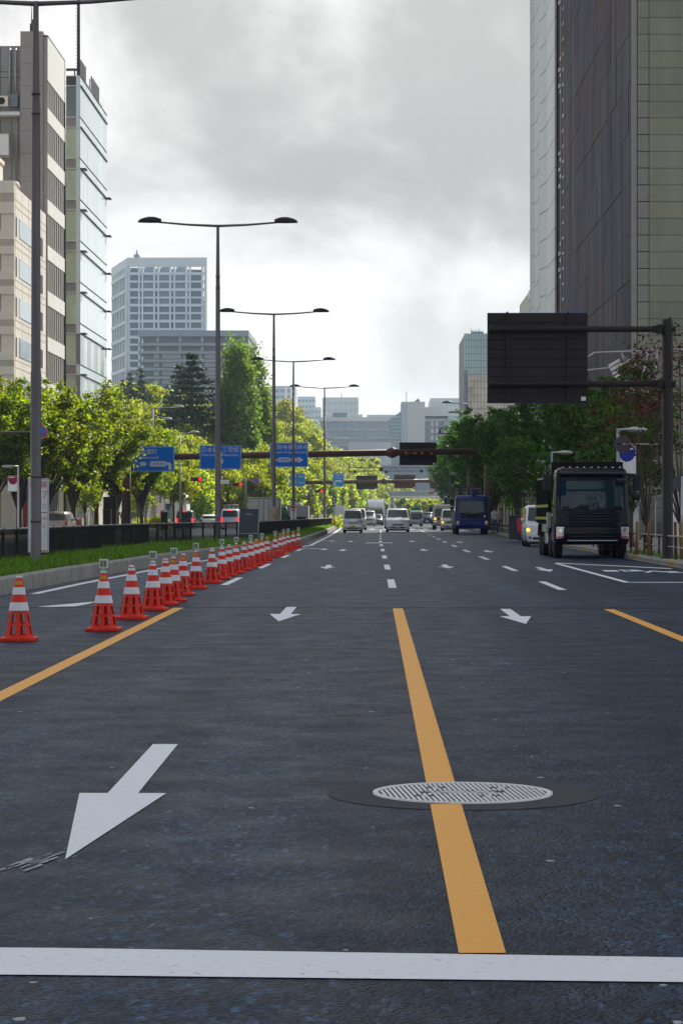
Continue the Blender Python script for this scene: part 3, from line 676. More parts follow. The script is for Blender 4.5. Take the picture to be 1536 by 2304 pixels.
for k, z in enumerate(zs):
    if z < 1: break
    z0 = z - fl * .74
    for i in range(nb):
        low = k >= 6
        slab('glass_pane', b, BX - .35, BX, yF + .02 + i * pw, yF + (i + 1) * pw - .03, z0 if z0 > .3 else .3, z + fl * .0 - .0, M_ggd if (low and i % 2 == 0) else M_cglass)
        slab('spandrel_panel', b, BX - .35, BX - .012, yF + .02 + i * pw, yF + (i + 1) * pw - .02, z + .01, z + fl * .26 - .01, M_cglass)
    slab('ledge', b, BX - .1, BX + .10, yF, yB, z, z + .075, M_line); slab('ledge', b, BX - .1, BX + .03, yF, yB, z + fl * .26 - .06, z + fl * .26, M_line)
    if k > 1:
        for ya in (yF + .3, yB - .9): slab('ledge_end', b, BX + .10, BX + .42, ya, ya + 1.2, z, z + .10, M_line)
slab('roof_rail', b, BX - 8, BX - .3, yF + .6, yF + .75, H + .75, H + .95, M_line); slab('roof_rail', b, BX - 8, BX - .3, yF + .6, yF + .75, H + .2, H + .35, M_line)
for i in range(5): slab('roof_post', b, BX - .6 - i * 1.7, BX - .5 - i * 1.7, yF + .6, yF + .75, H - .2, H + .75, M_line)
mast = thing('roof_mast', 'tall thin dark mast rising from the glass building roof', 'mast', (PX(176, yF + .8), yF + .8, H - .1))
q = MB(); q.lathe([(.14, 0), (.13, 6), (.11, 14)], 8); q.build('pole', M_line, mast); q = MB()
for i in range(40): q.b(-.25, -.1, -.015, .015, .6 + i * .3, .63 + i * .3)
q.build('rungs', M_line, mast)
for i in range(11):
    yy = yF + (1.0 + i * 1.0 if i < 5 else 4.2 + i * 1.05)
    r_ = thing('antenna_panel', 'grey phone antenna panel, %s from the near corner of the glass building roof' % (['first'] + ORD[1:])[i], 'antenna', (BX - .2, yy, H - .1), 0, 'antenna panels along the glass building roof')
    q = MB(); q.b(-.07, .07, -.06, .06, .35, 2.0); q.build('panel', M_louv, r_, bevel=.03); q = MB(); q.tube([(-.15, 0, 0), (-.15, 0, 1.8)], .04, 6); q.b(-.15, .3, -.03, .03, .3, .38); q.build('bracket', M_line, r_)
# street-level shop fronts along the left pavement
b = bld('shop_front', 'low cream shop front with upright cladding panels behind the left trees', BX + .5, 188)
wbox('wall', b, BX + .08, BX + .45, 187.1, 233, .15, 5.2, M_beige2)
for i in range(26): slab('cladding_panel', b, BX + .45, BX + .52, 187.2 + i * 1.75, 187.2 + i * 1.75 + 1.66, .2, 5.1, mat('cream_cladding', (0.66, 0.63, 0.54), 0.5, var=0.08) if i % 7 else mat('pale_green_cladding', (0.38, 0.48, 0.40), 0.4, var=0.1))
b = bld('shop_front', 'shop front with brown boards beside a cream pillar at the far left', BX, 160)
slab('pillar', b, BX + .05, BX + .75, 159.6, 160.9, .15, 5.2, mat('cream_cladding', (0.66, 0.63, 0.54))); slab('pillar', b, BX - 3.3, BX - 2.4, 159.6, 160.9, .15, 5.2, M_beigesun)
for i in range(16): slab('board', b, BX + .75, BX + 1.6, 159.8, 159.9, .2 + i * .22, .2 + i * .22 + .2, mat('brown_board', (0.24, 0.11, 0.045), 0.6, var=0.25, scale=4))
slab('sign_disc_mount', b, BX + .3, BX + .4, 159.3, 159.6, 3.2, 3.3, M_line)
ds = thing('round_shop_sign', 'round orange shop sign with pale lettering above the brown boards', 'shop sign', (PX(44, 150), 150, PZ(1058, 150)))
q = MB(); q.lathe([(.36, -.05), (.36, .05)], 24, axis='y'); q.build('disc', mat('sign_orange', (0.50, 0.10, 0.03), 0.5), ds); q = MB()
q.lathe([(.33, -.055), (.36, -.06), (.36, -.05)], 24, axis='y', caps=False); q.build('ring', M_wh, ds)
for x, w, h in ((-.18, .05, .34), (-.1, .03, .3), (0, .05, .3), (.02, .18, .04), (.16, .05, .34), (.2, .1, .04)): q = MB(); q.b(x, x + w, -.06, -.051, -h / 2, h / 2); q.build('print', M_wh, ds)
q = MB(); q.tube([(0, 0.06, -.3), (0, .06, -2.8)], .03, 6); q.build('post', M_line, ds)
q = MB(); q.tube([(PX(56, 152), 152, .15), (PX(56, 152), 152, 3.0)], .07, 8); tag(q.build('red_post', M_red), 'slim red post on the left pavement behind the notice board', 'post')
q = MB(); q.b(-.5, .5, -.15, .15, 0, 2.6); tag(q.build('dark_pillar', M_dark, None, (PX(247, 186), 186, .15)), 'dark square pillar between the left pavement trees', 'pillar')
oc = None
for i, (px_, w) in enumerate(((165, .55), (179, .35))):
    r_ = thing('orange_barrier', ('wider' if i == 0 else 'narrower') + ' orange box barrier with a white edge on the left pavement', 'barrier', (PX(px_, 160), 160, .15))
    q = MB(); q.b(-w * .55, w * .4, -.2, .2, 0, .95); q.build('body', M_orange, r_, bevel=.04); q = MB(); q.b(w * .41, w * .6, -.2, .2, 0, 1.0); q.build('edge_strip', M_wh, r_)
# small white police-box like kiosk
b = bld('kiosk', 'small white kiosk with slanted roof and red poster on the left pavement', -21.2, 250)
kx0, kx1 = PX(330, 248), PX(419, 248); zt = PZ(1104, 248)
wbox('wall', b, kx0, kx1, 248.2, 253, .15, zt - .5, M_wh)
q = MB(); q.prism([(kx0 - .3, zt - .25), (kx0 - .3, zt + .1), (kx1 - 1.1, zt + .1), (kx1 + .2, zt - .75), (kx1 + .2, zt - 1.0), (kx1 - 1.0, zt - .3)], 247.6, 253.4, 'y'); wbuild(q, 'roof', M_beigesun, b)
slab('door', b, PX(372, 248), PX(386, 248), 248.1, 248.19, .2, 2.5, mat('kiosk_blue_door', (0.03, 0.06, 0.12), 0.4)); slab('poster', b, PX(374, 248), PX(384, 248), 248.0, 248.09, .9, 1.9, mat('teal_poster', (0.05, 0.25, 0.30), 0.5))
slab('window', b, PX(338, 248), PX(352, 248), 248.1, 248.19, .6, 2.2, M_bglass)
sb = thing('sign_board', 'white round ended board with a red panel in front of the kiosk', 'sign board', (PX(364, 244), 244, .15))
q = MB(); q.prism([(-.5, 0), (.3, 0), (.5, .8), (.45, 1.6), (.2, 2.1), (-.5, 2.2)], -.05, .05, 'y'); q.build('board', M_wh, sb)
q = MB(); q.prism([(-.15, .5), (.15, .6), (.3, 1.1), (.3, 1.7), (-.15, 1.6)], -.06, -.051, 'y'); q.build('red_panel', M_red, sb)
q = MB(); q.tube([(PX(346, 243), 243, .15), (PX(346, 243), 243, 3.9)], .09, 8); tag(q.build('red_post', M_red), 'red post standing left of the white kiosk', 'post')
for px_, t_ in ((370, 'left'), (384, 'right')):
    q = MB(); q.tube([(PX(px_, 242), 242, .15), (PX(px_, 242), 242, 4.6)], .06, 8); tag(q.build('steel_post', M_steel), 'thin steel post, %s one of two before the kiosk' % t_, 'post')
eb = thing('cabinet', 'dark grey street cabinet in front of the kiosk', 'cabinet', (PX(370, 200), 200, .15)); q = MB(); q.b(-.28, .28, -.2, .2, 0, 1.45); q.build('body', M_dark, eb, bevel=.02); q = MB(); q.b(-.3, .3, -.22, .22, 1.452, 1.5); q.build('lid', M_steel, eb)
eb = thing('cabinet', 'black street cabinet beside the dark pillar on the left', 'cabinet', (PX(241, 180), 180, .15)); q = MB(); q.b(-.3, .3, -.2, .2, 0, 1.6); q.build('body', M_black, eb, bevel=.02); q = MB(); q.b(-.32, .32, -.22, .22, 1.602, 1.64); q.build('lid', M_line, eb)
# ---- right side: dark mosaic tower with green-grey tiled front
TX, TY = 14.0, 132.0
b = bld('mosaic_tower', 'tall dark tower of purple brown panels with a green grey tiled front on the right', TX, TY)
M_core = mat('tower_core', (0.08, 0.075, 0.08), 0.6)
wbox('wall', b, TX + .12, 82, TY + .12, 186, .15, 122, M_core)  # height and width beyond view stretched to cast shade on the near road
DK = [mat('mosaic_%s' % n_, c, 0.5, var=0.16, scale=.5, streak=True, spec=.02) for n_, c in (('plum', (0.0456, 0.0293, 0.0486)), ('umber', (0.0525, 0.0316, 0.0376)), ('slate', (0.0323, 0.0307, 0.0608)), ('grey', (0.0456, 0.0392, 0.0509)), ('ink', (0.0274, 0.0236, 0.0472)))]
cols = [132.12, 134.0, 140.5, 151.0, 166.0, 180.0]; z0 = PZ(1050, TY); ph = 5.45; r = 0
zrow = PZ(625, TY) - 3 * ph
while zrow < 48:
    for a_, c_ in zip(cols, cols[1:]):
        nn = max(1, round((c_ - a_) / 3.6)); base = rnd.choice(DK)
        for i in range(nn):
            u0, u1 = lerp(a_, c_, i / nn), lerp(a_, c_, (i + 1) / nn)
            for hz in range(2): slab('wall_panel', b, TX + rnd.uniform(-.012, .012), TX + .119, u0 + .006, u1 - .006, zrow + hz * ph / 2 + .006, zrow + (hz + 1) * ph / 2 - (.006 if hz == 0 else .035), base if rnd.random() < .6 else rnd.choice(DK))
    zrow += ph
slab('edge_trim', b, TX - .03, TX + .25, TY - .06, TY + .11, .15, 50, mat('pale_edge', (0.30, 0.29, 0.25), 0.5))
GT = [mat('tile_%s' % n_, c, 0.4, var=0.14, scale=.8, streak=True) for n_, c in (('olive', (0.27, 0.275, 0.195)), ('moss', (0.24, 0.255, 0.19)), ('ash', (0.275, 0.28, 0.215)))]
GT2 = mat('tile_grey', (0.28, 0.26, 0.23), 0.4, var=0.1)
rh = 0.912; z = .2; k = 0
while z < 32:
    grey = (k // 7) % 3 != 1
    slab('wall_tile', b, TX + .30, TX + .90, TY - .02 + rnd.uniform(-.006, .006), TY + .11, z + (.035 if grey else .012), z + rh - .012, GT2 if grey else rnd.choice(GT))
    for i in range(3): slab('wall_tile', b, TX + .935 + i * 1.97, TX + .935 + (i + 1) * 1.97 - .02, TY - .02 + rnd.uniform(-.008, .008), TY + .11, z + .012, z + rh - .012, rnd.choice(GT))
    z += rh; k += 1
wbox('ground_floor', b, TX - .04, TX + .11, 140, 180, .15, 7.6, mat('pale_base_panels', (0.27, 0.265, 0.27), 0.45, var=0.08))
for i in range(14): slab('base_joint', b, TX - .05, TX - .041, 140 + i * 3, 140.05 + i * 3, .15, 7.6, M_greyd)
for i in range(5): slab('base_joint', b, TX - .05, TX - .041, 140, 180, 1.5 + i * 1.4, 1.55 + i * 1.4, M_greyd)
slab('glass_door', b, PX(1449, 131.7), PX(1489, 131.7), TY - .1, TY - .03, .15, PZ(1088, 131.7), mat('dark_door_glass', (0.02, 0.024, 0.025), 0.06, var=0, spec=.8))
for px_ in (1449, 1473, 1489): slab('door_frame', b, PX(px_, 131.7) - .03, PX(px_, 131.7) + .03, TY - .16, TY - .101, .15, PZ(1086, 131.7), M_steel)
for z_ in (.9, 1.7, 2.2): slab('door_bar', b, PX(1450, 131.7), PX(1488, 131.7), TY - .15, TY - .101, z_, z_ + .04, M_line)
slab('white_wall', b, PX(1505, 131.7), PX(1505, 131.7) + 6, TY - .18, TY - .06, .15, PZ(1085, 131.7), M_wh)
slab('pale_screen', b, PX(1414, 131.7), PX(1433, 131.7), TY - 1.2, TY - 1.1, .15, PZ(1080, 131.7), mat('frosted_screen', (0.5, 0.52, 0.5), 0.3))
# narrow dark shaft with light metal bits, and white folded-panel tower beyond
b = bld('white_tower', 'white tower of folded metal panels beyond the dark mosaic tower', TX, 187)
M_fold = mat('folded_white_panel', (0.50, 0.53, 0.52), 0.4, var=0.07, scale=.4, streak=True); M_fold2 = mat('folded_white_panel_dark', (0.40, 0.44, 0.45), 0.4, var=0.07, scale=.4, streak=True)
wbox('wall', b, TX + .9, 40, 187, 216, .15, 60, M_louv)
wbox('shaft', b, TX + .35, TX + .9, 180.1, 187, .15, 58, M_greyd)
for y_ in (180.3, 182.6, 185.4): slab('shaft_trim', b, TX + .05, TX + .34, y_, y_ + .22, .15, 58, M_rust)
for i in range(46): slab('shaft_bracket', b, TX + .08, TX + .33, 180.8, 182.3, 6 + i * 1.15, 6.12 + i * 1.15, M_greyw)
for i in range(30): slab('shaft_metal', b, TX + .0, TX + .2, 183 + (i % 2) * 1.2, 183.7 + (i % 2) * 1.2, 5.3 + (i // 5) * 7 + (i % 5) * .62, 5.55 + (i // 5) * 7 + (i % 5) * .62, M_wh)  # light metal bits of the shaft, not light sources
PLAN = [(TX + .02, 187.0), (TX + .02, 196), (TX + .45, 199.5), (TX + .0, 204.0), (TX + .0, 210), (TX + .4, 212), (TX - .05, 216)]
ph = 2.33
for j, ((x0, y0), (x1, y1)) in enumerate(zip(PLAN, PLAN[1:])):
    z = .3 - (j % 3) * .8; ang = math.atan2(y1 - y0, x1 - x0); L = math.hypot(x1 - x0, y1 - y0)
    q = MB(); q.b(.02, L - .02, 0, .14, 0, ph - .06); pmx = q.mesh('facade_panel', M_fold if j % 2 == 0 else M_fold2)
    while z < 52:
        link('facade_panel', pmx, b, (x0 - TX, y0 - 187, z), ang - (0), (1, 1, 1)); z += ph
b = bld('cream_building', 'cream building top showing behind the white folded tower', PX(1190, 262), 262)
wbox('wall', b, PX(1190, 262), 40, 262, 280, 0, PZ(655, 262), mat('cream_wall', (0.55, 0.53, 0.46), 0.6)); slab('window', b, PX(1192, 262), PX(1215, 262), 261.9, 261.99, PZ(690, 262), PZ(678, 262), M_greyd); slab('parapet', b, PX(1187, 262), 40, 261.7, 261.89, PZ(672, 262), PZ(655, 262), M_beigesun)
b = bld('brown_building', 'low pinkish brown building at street level behind the right hand trees', 13.6, 205)
wbox('wall', b, 13.2, 13.94, 205, 300, .15, 9.5, mat('pinkish_wall', (0.38, 0.28, 0.23), 0.7, var=0.1)); wbox('shop_window', b, 13.12, 13.19, 207, 290, .3, 2.9, mat('shop_glass', (0.06, 0.055, 0.04), 0.1, var=.3, scale=.4))
for i in range(14): slab('window_frame', b, 13.05, 13.11, 207 + i * 6, 207.2 + i * 6, .3, 2.9, M_line)
slab('canopy', b, 12.4, 13.19, 205, 292, 3.0, 3.2, M_line)
# steel canopy frame above the right pavement
b = thing('canopy_frame', 'grey steel pipe canopy frame above the right hand pavement trees', 'canopy', (10.5, 118, .15))
cz = PZ(792, 118) - .15; x0, x1, x2, x3 = PX(1335, 118) - 10.5, PX(1445, 118) - 10.5, PX(1480, 118) - 10.5, PX(1560, 118) - 10.5
for a_, c_, r_ in (((x0, 0, cz - .05), (x1, 0, cz + .05), .05), ((x1 + .2, 0, cz + .1), (x3, 0, cz + .1), .06), ((x1 + .2, 0, cz + .1), (x1 - .15, 0, cz - 2.0), .09), ((x2 - .1, 0, cz + .1), (x2 - .2, 0, cz - 2), .08),
                   ((x1, 0, cz - .7), (x2 - .1, 0, cz + .05), .03), ((x0, 0, cz - .05), (x0 - .35, 0, cz - .3), .05), ((x2 + .2, 0, cz - .3), (x3, 0, cz - 1.0), .03), ((x0 + 1.3, 0, cz), (x0 + 2.4, 0, cz - 1.6), .03), ((x0 + 1.3, 0, cz), (x0 + 1.6, 0, cz - .9), .03),
                   ((x1 + .2, 0, 0), (x1 + .2, 0, cz + .05), .09), ((x3, 0, 0), (x3, 0, cz + .1), .09), ((x1 - .15, 0, 0), (x1 - .15, 0, cz - 2.0), .06), ((x0 - .35, 0, cz - .3), (x0 - .35, 12, cz - .3), .05), ((x1, 0, cz), (x1, 12, cz), .05), ((x0 - .35, 12, cz - .3), (x1, 12, cz), .05), ((x1, 12, 0), (x1, 12, cz), .09)):
    q = MB(); q.tube([a_, c_], r_, 8); q.build('pipe', M_steel, b)
for i in range(9): q = MB(); q.b(0, .62, -.02, .02, 0, .13); o = q.build('louver_slat', M_greyw, b, (x0 + .75 + i * .09, .2, cz - .75 - i * .19)); o.rotation_euler = (R(20), R(-30), 0)
# ---- distant buildings, with bluish haze put into their base colours
M_far = mat('far_concrete', (0.50, 0.51, 0.52), 0.6, var=0.05, scale=.05); M_fard = mat('far_hazed_wall', (0.15, 0.20, 0.27), 0.5, var=0.08, scale=.08)
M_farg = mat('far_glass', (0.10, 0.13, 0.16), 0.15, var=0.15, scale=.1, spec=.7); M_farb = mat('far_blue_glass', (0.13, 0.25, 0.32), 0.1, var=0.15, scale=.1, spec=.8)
Y = 700.0; T0, T1, TS = PX(290, Y), PX(463, Y), PX(254, 800)
b = bld('grid_tower', 'far high-rise with a white concrete grid and dark panels beyond the wooded hill', T0, Y)
zt = PZ(579, Y); q = MB(); q.prism([(T0 + .7, Y + 1.5), (T1 - .5, Y + 1.5), (T1 - 6, Y + 30), (T0 + 3, Y + 30)], 0, zt - 12, 'z'); wbuild(q, 'wall', M_fard, b)
M_grid = mat('hazed_white_grid', (0.62, 0.69, 0.76), 0.5, var=0.04, scale=.05)  # white concrete tinted pale blue to carry the distance haze
rows_px = [612, 630, 648, 666, 683, 701, 719, 737, 755, 772, 790, 808, 826, 843, 861, 880]
cx = [275 + 0, 302, 317, 346, 353, 382, 388, 418, 425, 454, 461]
pairs = [(290, 295), (282 + 0, 286), (311, 318), (302 + 9 - 9, 303 + 1), (346, 351), (353 - 36 + 0, 321)]
bays = [(286, 311), (322, 345), (358, 381), (394, 417), (429, 453)]
slab('roof_beam', b, T0 - .3, T1 + .3, Y - .3, Y + .8, zt - 2.6, zt, M_grid)
for l_, r_ in bays:
    for xx in (l_ - 1.8, r_ + 1.8): slab('column', b, PX(xx, Y) - .26, PX(xx, Y) + .26, Y - .4, Y + 1.2, 0, zt - 2.61, M_grid)
slab('column', b, T1 - .5, T1 + .3, Y - .4, Y + 1.2, 0, zt - 2.61, M_grid)
for k, py in enumerate(rows_px):
    zc = PZ(py + 3, Y); slab('floor_beam', b, T0 - .2, T1 + .2, Y - .2, Y + 1.0, zc - (.40 if k % 2 == 0 else .28), zc + (.40 if k % 2 == 0 else .28), M_grid)
    for j, (l_, r_) in enumerate(bays):
        if k + 1 < len(rows_px):
            mm = M_farb if (1 <= j <= 3 and 0 <= k <= 3) else M_fard
            slab('window', b, PX(l_, Y) + .1, PX(r_, Y) - .1, Y + .6, Y + 1.4, PZ(rows_px[k + 1], Y) - .2, zc - .2, mm)
            if mm is M_farb:
                for i in range(1, 5): slab('mullion', b, lerp(PX(l_, Y), PX(r_, Y), i / 5) - .06, lerp(PX(l_, Y), PX(r_, Y), i / 5) + .06, Y + .5, Y + .59, PZ(rows_px[k + 1], Y), zc - .5, M_fard)
for j, (l_, r_) in enumerate(bays):
    if j in (0, 4): slab('window', b, PX(l_, Y) + .1, PX(r_, Y) - .1, Y + .6, Y + 1.4, PZ(612, Y), zt - 3.5, M_fard)
    else: slab('plant_screen', b, PX(l_, Y) + .1, PX(r_, Y) - .1, Y + 4, Y + 4.5, PZ(612, Y), PZ(592 + 3 * (j - 2), Y), M_fard)
fang = math.atan2(30, PX(254, Y + 30) - T0); fL = math.hypot(30, PX(254, Y + 30) - T0)
q = MB(); q.prism([(T0 + .6, Y + 1.5), (PX(254, Y + 30) + 1, Y + 30.5), (T0 + 12, Y + 50), (T1 - 2, Y + 8)], 0, zt - 2.7, 'z'); wbuild(q, 'side_wall', M_fard, b)
def face_box(name, u0, u1, z0, z1, th, m):
    q = MB(); q.b(u0, u1, -.3, th, z0, z1); o = q.build(name, m, b, (0, 0, 0)); o.rotation_euler = (0, 0, fang); return o
for i in range(7): face_box('column', i * (fL - 1.2) / 6, i * (fL - 1.2) / 6 + 1.1, 0, zt - 2.61, .45, M_grid)
face_box('roof_beam', 0, fL, zt - 2.6, zt, .5, M_grid)
for k, py in enumerate(rows_px[::2]): face_box('floor_beam', 0, fL, PZ(py + 3, Y) - .45, PZ(py + 3, Y) + .45, .55, M_grid)
slab('roof_room', b, PX(297, Y), PX(308, Y), Y + 5, Y + 10, zt, zt + 1.5, M_fard); q = MB(); q.tube([(PX(303, Y), Y + 6, zt), (PX(303, Y), Y + 6, zt + 3)], [.5, .1], 6); wbuild(q, 'roof_mast', M_fard, b)
Y = 600.0
b = bld('office_block', 'far low office block with deep floor ledges in front of the white grid tower', PX(320, Y), Y)
for j, py in enumerate((752, 773, 791, 810, 829, 848, 868)):
    zc = PZ(py, Y); slab('floor_ledge', b, PX(312, Y), PX(560, Y), Y - 1.2, Y + 40, zc - .55, zc + (.1 if j else .9), mat('ledge_grey', (0.26, 0.32, 0.39), 0.5))
    if j >= 2:
        x = 346
        for w in (12, 42, 42, 40, 40): slab('window', b, PX(x, Y), PX(x + w, Y), Y + .2, Y + .5, PZ(py + 15, Y), zc - .6, mat('pale_far_window', (0.42, 0.47, 0.53), 0.2, var=.12, scale=.3)); x += w + 6
    else:
        for x in (352, 402, 452): slab('column', b, PX(x, Y), PX(x + 5, Y), Y + .1, Y + .5, PZ(py + 17, Y), zc - .6, M_far)
wbox('wall', b, PX(324, Y), PX(558, Y), Y + .6, Y + 38, 0, PZ(755, Y), M_fard)
def far(label, px0, px1, py, Y, m, depth=40, rows=0, cols_=0, wm=None, w0=.1, w1=.9, name='office_building'):
    b = bld(name, label, PX(px0, Y), Y)
    wbox('wall', b, PX(px0, Y), PX(px1, Y), Y, Y + depth, -.2, PZ(py, Y), m)
    X0, X1, zt = PX(px0, Y), PX(px1, Y), PZ(py, Y); wm = wm or M_farg
    for r_ in range(rows):
        z1 = zt - 2.2 - r_ * 3.9
        for c_ in range(cols_):
            xa, xb = lerp(X0, X1, (c_ + .12) / cols_), lerp(X0, X1, (c_ + .88) / cols_)
            slab('window', b, xa, xb, Y - .12, Y - .01, z1 - 1.9, z1, wm)
    return b
M_f1 = mat('far_haze_blue', (0.40, 0.47, 0.55), 0.5, var=.06, scale=.05); M_f2 = mat('far_white', (0.55, 0.56, 0.56), 0.6, var=.06, scale=.05); M_f3 = mat('far_hazed_grey', (0.24, 0.27, 0.33), 0.5, var=.08, scale=.05)  # pale, bluish wall tones with the haze of distance mixed in
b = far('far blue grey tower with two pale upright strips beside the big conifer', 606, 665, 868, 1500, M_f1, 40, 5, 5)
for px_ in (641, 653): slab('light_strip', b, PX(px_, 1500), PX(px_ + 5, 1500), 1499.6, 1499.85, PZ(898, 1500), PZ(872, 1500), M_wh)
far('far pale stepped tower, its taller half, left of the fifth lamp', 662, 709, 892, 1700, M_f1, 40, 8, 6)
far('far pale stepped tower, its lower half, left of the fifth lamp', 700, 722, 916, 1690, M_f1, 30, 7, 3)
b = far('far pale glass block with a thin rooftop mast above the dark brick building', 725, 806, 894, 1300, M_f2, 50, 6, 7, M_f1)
q = MB(); q.tube([(PX(768, 1310), 1310, PZ(894, 1310)), (PX(768, 1310), 1310, PZ(884, 1310))], .35, 6); wbuild(q, 'roof_mast', M_far, b)
far('far low pale annex at the right of the pale glass block', 795, 815, 932, 1310, M_f2, 30, 4, 2, M_f1)
Y = 900
b = far('wide dark brick building with white floor lines at the end of the road', 720, 905, 945, Y, M_f3, 60, 0, 0)
slab('roof_parapet', b, PX(719, Y), PX(906, Y), Y - .6, Y - .05, PZ(948, Y), PZ(939, Y), M_far)
for py in (966, 985, 1002): slab('floor_line', b, PX(720, Y), PX(905, Y), Y - .3, Y - .01, PZ(py + 1, Y), PZ(py - .6, Y), M_far)
for r_, py in enumerate((956, 974)):
    for px_ in (751, 764, 777, 790, 812, 826): slab('window', b, PX(px_, Y), PX(px_ + 7, Y), Y - .2, Y - .02, PZ(py + 9, Y), PZ(py, Y), M_farb)
slab('roof_room', b, PX(748, Y), PX(781, Y), Y + 2, Y + 20, PZ(942, Y), PZ(928, Y), M_fard); slab('roof_room', b, PX(825, Y), PX(900, Y), Y + 4, Y + 30, PZ(942, Y), PZ(932, Y), M_f2)
for i in range(5):
    x = PX(752 + i * 7, 860); r_ = MB(); r_.b(0, .9, 0, .25, 0, .3); o = r_.build('light_tube', M_wh, b, (x - PX(720, 900), -40, PZ(984, 860))); o.rotation_euler = (0, R(35), 0); o.scale = (1.1, 1, 1)
wbox('podium', b, PX(783, 860), PX(880, 860), 860, 899, -.2, PZ(995, 860), M_far)
# glass wedge and beige block
Y = 800
b = bld('stepped_building', 'pale building with glass wedge, sign wall and small cream windows at the road end', PX(902, Y), Y)
wbox('tower', b, PX(902, Y), PX(955, Y), Y - 4, Y + 25, -.2, PZ(905, Y), M_f2); wbox('wall', b, PX(915, Y), PX(1008, Y), Y - 2, Y + 40, -.2, PZ(941, Y), M_f3); wbox('sign_wall', b, PX(921, Y), PX(1022, Y), Y - 3, Y + 15, PZ(937, Y), PZ(917, Y), M_f2)
q = MB(); q.prism([(PX(930, Y), PZ(904.5, Y)), (PX(945, Y), PZ(904.5, Y)), (PX(941, Y), PZ(896, Y))], Y, Y + 6, 'y'); wbuild(q, 'roof_fin', M_fard, b)
q = MB(); q.prism([(PX(873, Y), PZ(947, Y)), (PX(901.8, Y), PZ(926, Y)), (PX(901.8, Y), PZ(1004, Y)), (PX(890, Y), PZ(1004, Y))], Y - 3, Y + 20, 'y'); wbuild(q, 'glass_wedge', M_farb, b)
for i in range(8): zz = PZ(940 + i * 8, Y); slab('glass_line', b, PX(max(877, 873 + (i * 8 - 8) * .3), Y), PX(901.6, Y), Y - 3.15, Y - 3.01, zz, zz + .25, M_f1)
for px_ in (904, 911): slab('glass_strip', b, PX(px_, Y), PX(px_ + 5, Y), Y - 4.15, Y - 4.01, PZ(1130, Y), PZ(910, Y), M_f1)
for r_ in range(4):
    for px_ in (968, 979, 999): slab('window', b, PX(px_, Y), PX(px_ + 6, Y), Y - 2.15, Y - 2.01, PZ(959 + r_ * 16, Y), PZ(949 + r_ * 16, Y), mat('cream_far_window', (0.62, 0.60, 0.52), 0.4))
for py in (944, 961): slab('floor_line', b, PX(920, Y), PX(1008, Y), Y - 2.3, Y - 2.16, PZ(py + (4 if py == 944 else .7), Y), PZ(py, Y), M_far)
q = MB(); q.tube([(PX(914, Y), Y, PZ(905, Y)), (PX(914, Y), Y, PZ(881, Y))], .15, 6); wbuild(q, 'roof_mast', M_far, b)
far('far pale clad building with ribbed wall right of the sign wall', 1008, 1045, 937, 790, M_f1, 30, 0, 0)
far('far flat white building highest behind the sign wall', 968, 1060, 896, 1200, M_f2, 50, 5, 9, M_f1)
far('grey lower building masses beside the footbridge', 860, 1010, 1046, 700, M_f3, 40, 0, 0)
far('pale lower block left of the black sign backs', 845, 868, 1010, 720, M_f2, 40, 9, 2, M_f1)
# right hand glass tower
Y = 420; b = bld('glass_tower', 'slim blue green glass tower rising behind the big dark sign', PX(1043, Y), Y)
x0, x1 = PX(1043, Y), PX(1165, Y); zt = PZ(750, Y); zm = PZ(833, Y)
wbox('wall', b, x0 + .1, x1, Y + .2, Y + 28, -.2, zt - .1, M_line)
cw = (PX(1096, Y) - x0) / 9.5
M_tg = mat('tower_glass_pale', (0.32, 0.47, 0.50), 0.08, var=.12, scale=.2, spec=.8); M_tb = mat('tower_glass_beige', (0.46, 0.43, 0.38), 0.1, var=.35, scale=.5, spec=.8)
zz = zt; ri = 0
while zz > 8:
    h = 1.19 if ri else 1.19; up = zz > zm + .1; cwid = cw if up else cw * 1.32
    x = x0 + (0 if up else .65)
    while x < x1 - .3:
        slab('glass_pane', b, x + .03, min(x1, x + cwid) - .03, Y + .0, Y + .15, zz - h + .03, zz - .03, M_tg if up else M_tb); x += cwid
    zz -= h; ri += 1
slab('corner_pier', b, x0, x0 + .6, Y - .15, Y + .1, -.2, zm, mat('blue_grey_pier', (0.16, 0.20, 0.26), 0.4))
slab('roof_room', b, PX(1060, Y), PX(1087, Y), Y + 1, Y + 8, zt - .1, PZ(745, Y), M_farb)
for px_ in (1060, 1078): slab('roof_post', b, PX(px_, Y) - .05, PX(px_, Y) + .05, Y + 2, Y + 2.1, PZ(745, Y), PZ(738, Y), M_line)
slab('roof_rail', b, PX(1060, Y), PX(1078, Y), Y + 2.02, Y + 2.08, PZ(742.5, Y), PZ(741.5, Y), M_steel)
# footbridge
Y = 470; b = thing('footbridge', 'pale footbridge with railings and splayed stair legs crossing the far road', 'footbridge', (PX(880, Y), Y, 0))
bx0, bx1 = PX(878, Y), PX(1010, Y); zb = PZ(1121, Y)
slab('deck', b, bx0, bx1, Y, Y + 2.4, zb, zb + .45, M_greyw); slab('rail', b, bx0, bx1, Y, Y + .08, zb + 1.35, zb + 1.45, M_greyw)
for i in range(28): slab('baluster', b, lerp(bx0, bx1, i / 27) - .04, lerp(bx0, bx1, i / 27) + .04, Y, Y + .06, zb + .45, zb + 1.35, M_greyw)
slab('rail_panel', b, bx0, bx1, Y + .1, Y + .13, zb + .46, zb + 1.3, M_bglass)
for dx in (-1.2, 1.9): q = MB(); q.tube([(bx0 + .3, Y + 1, zb), (bx0 + dx, Y - 1, 0)], .22, 6); wbuild(q, 'leg', M_greyw, b)
q = MB(); q.tube([(bx1 - .5, Y + 1, zb), (bx1 - .5, Y + 1, 0)], .3, 6); wbuild(q, 'leg', M_greyw, b)
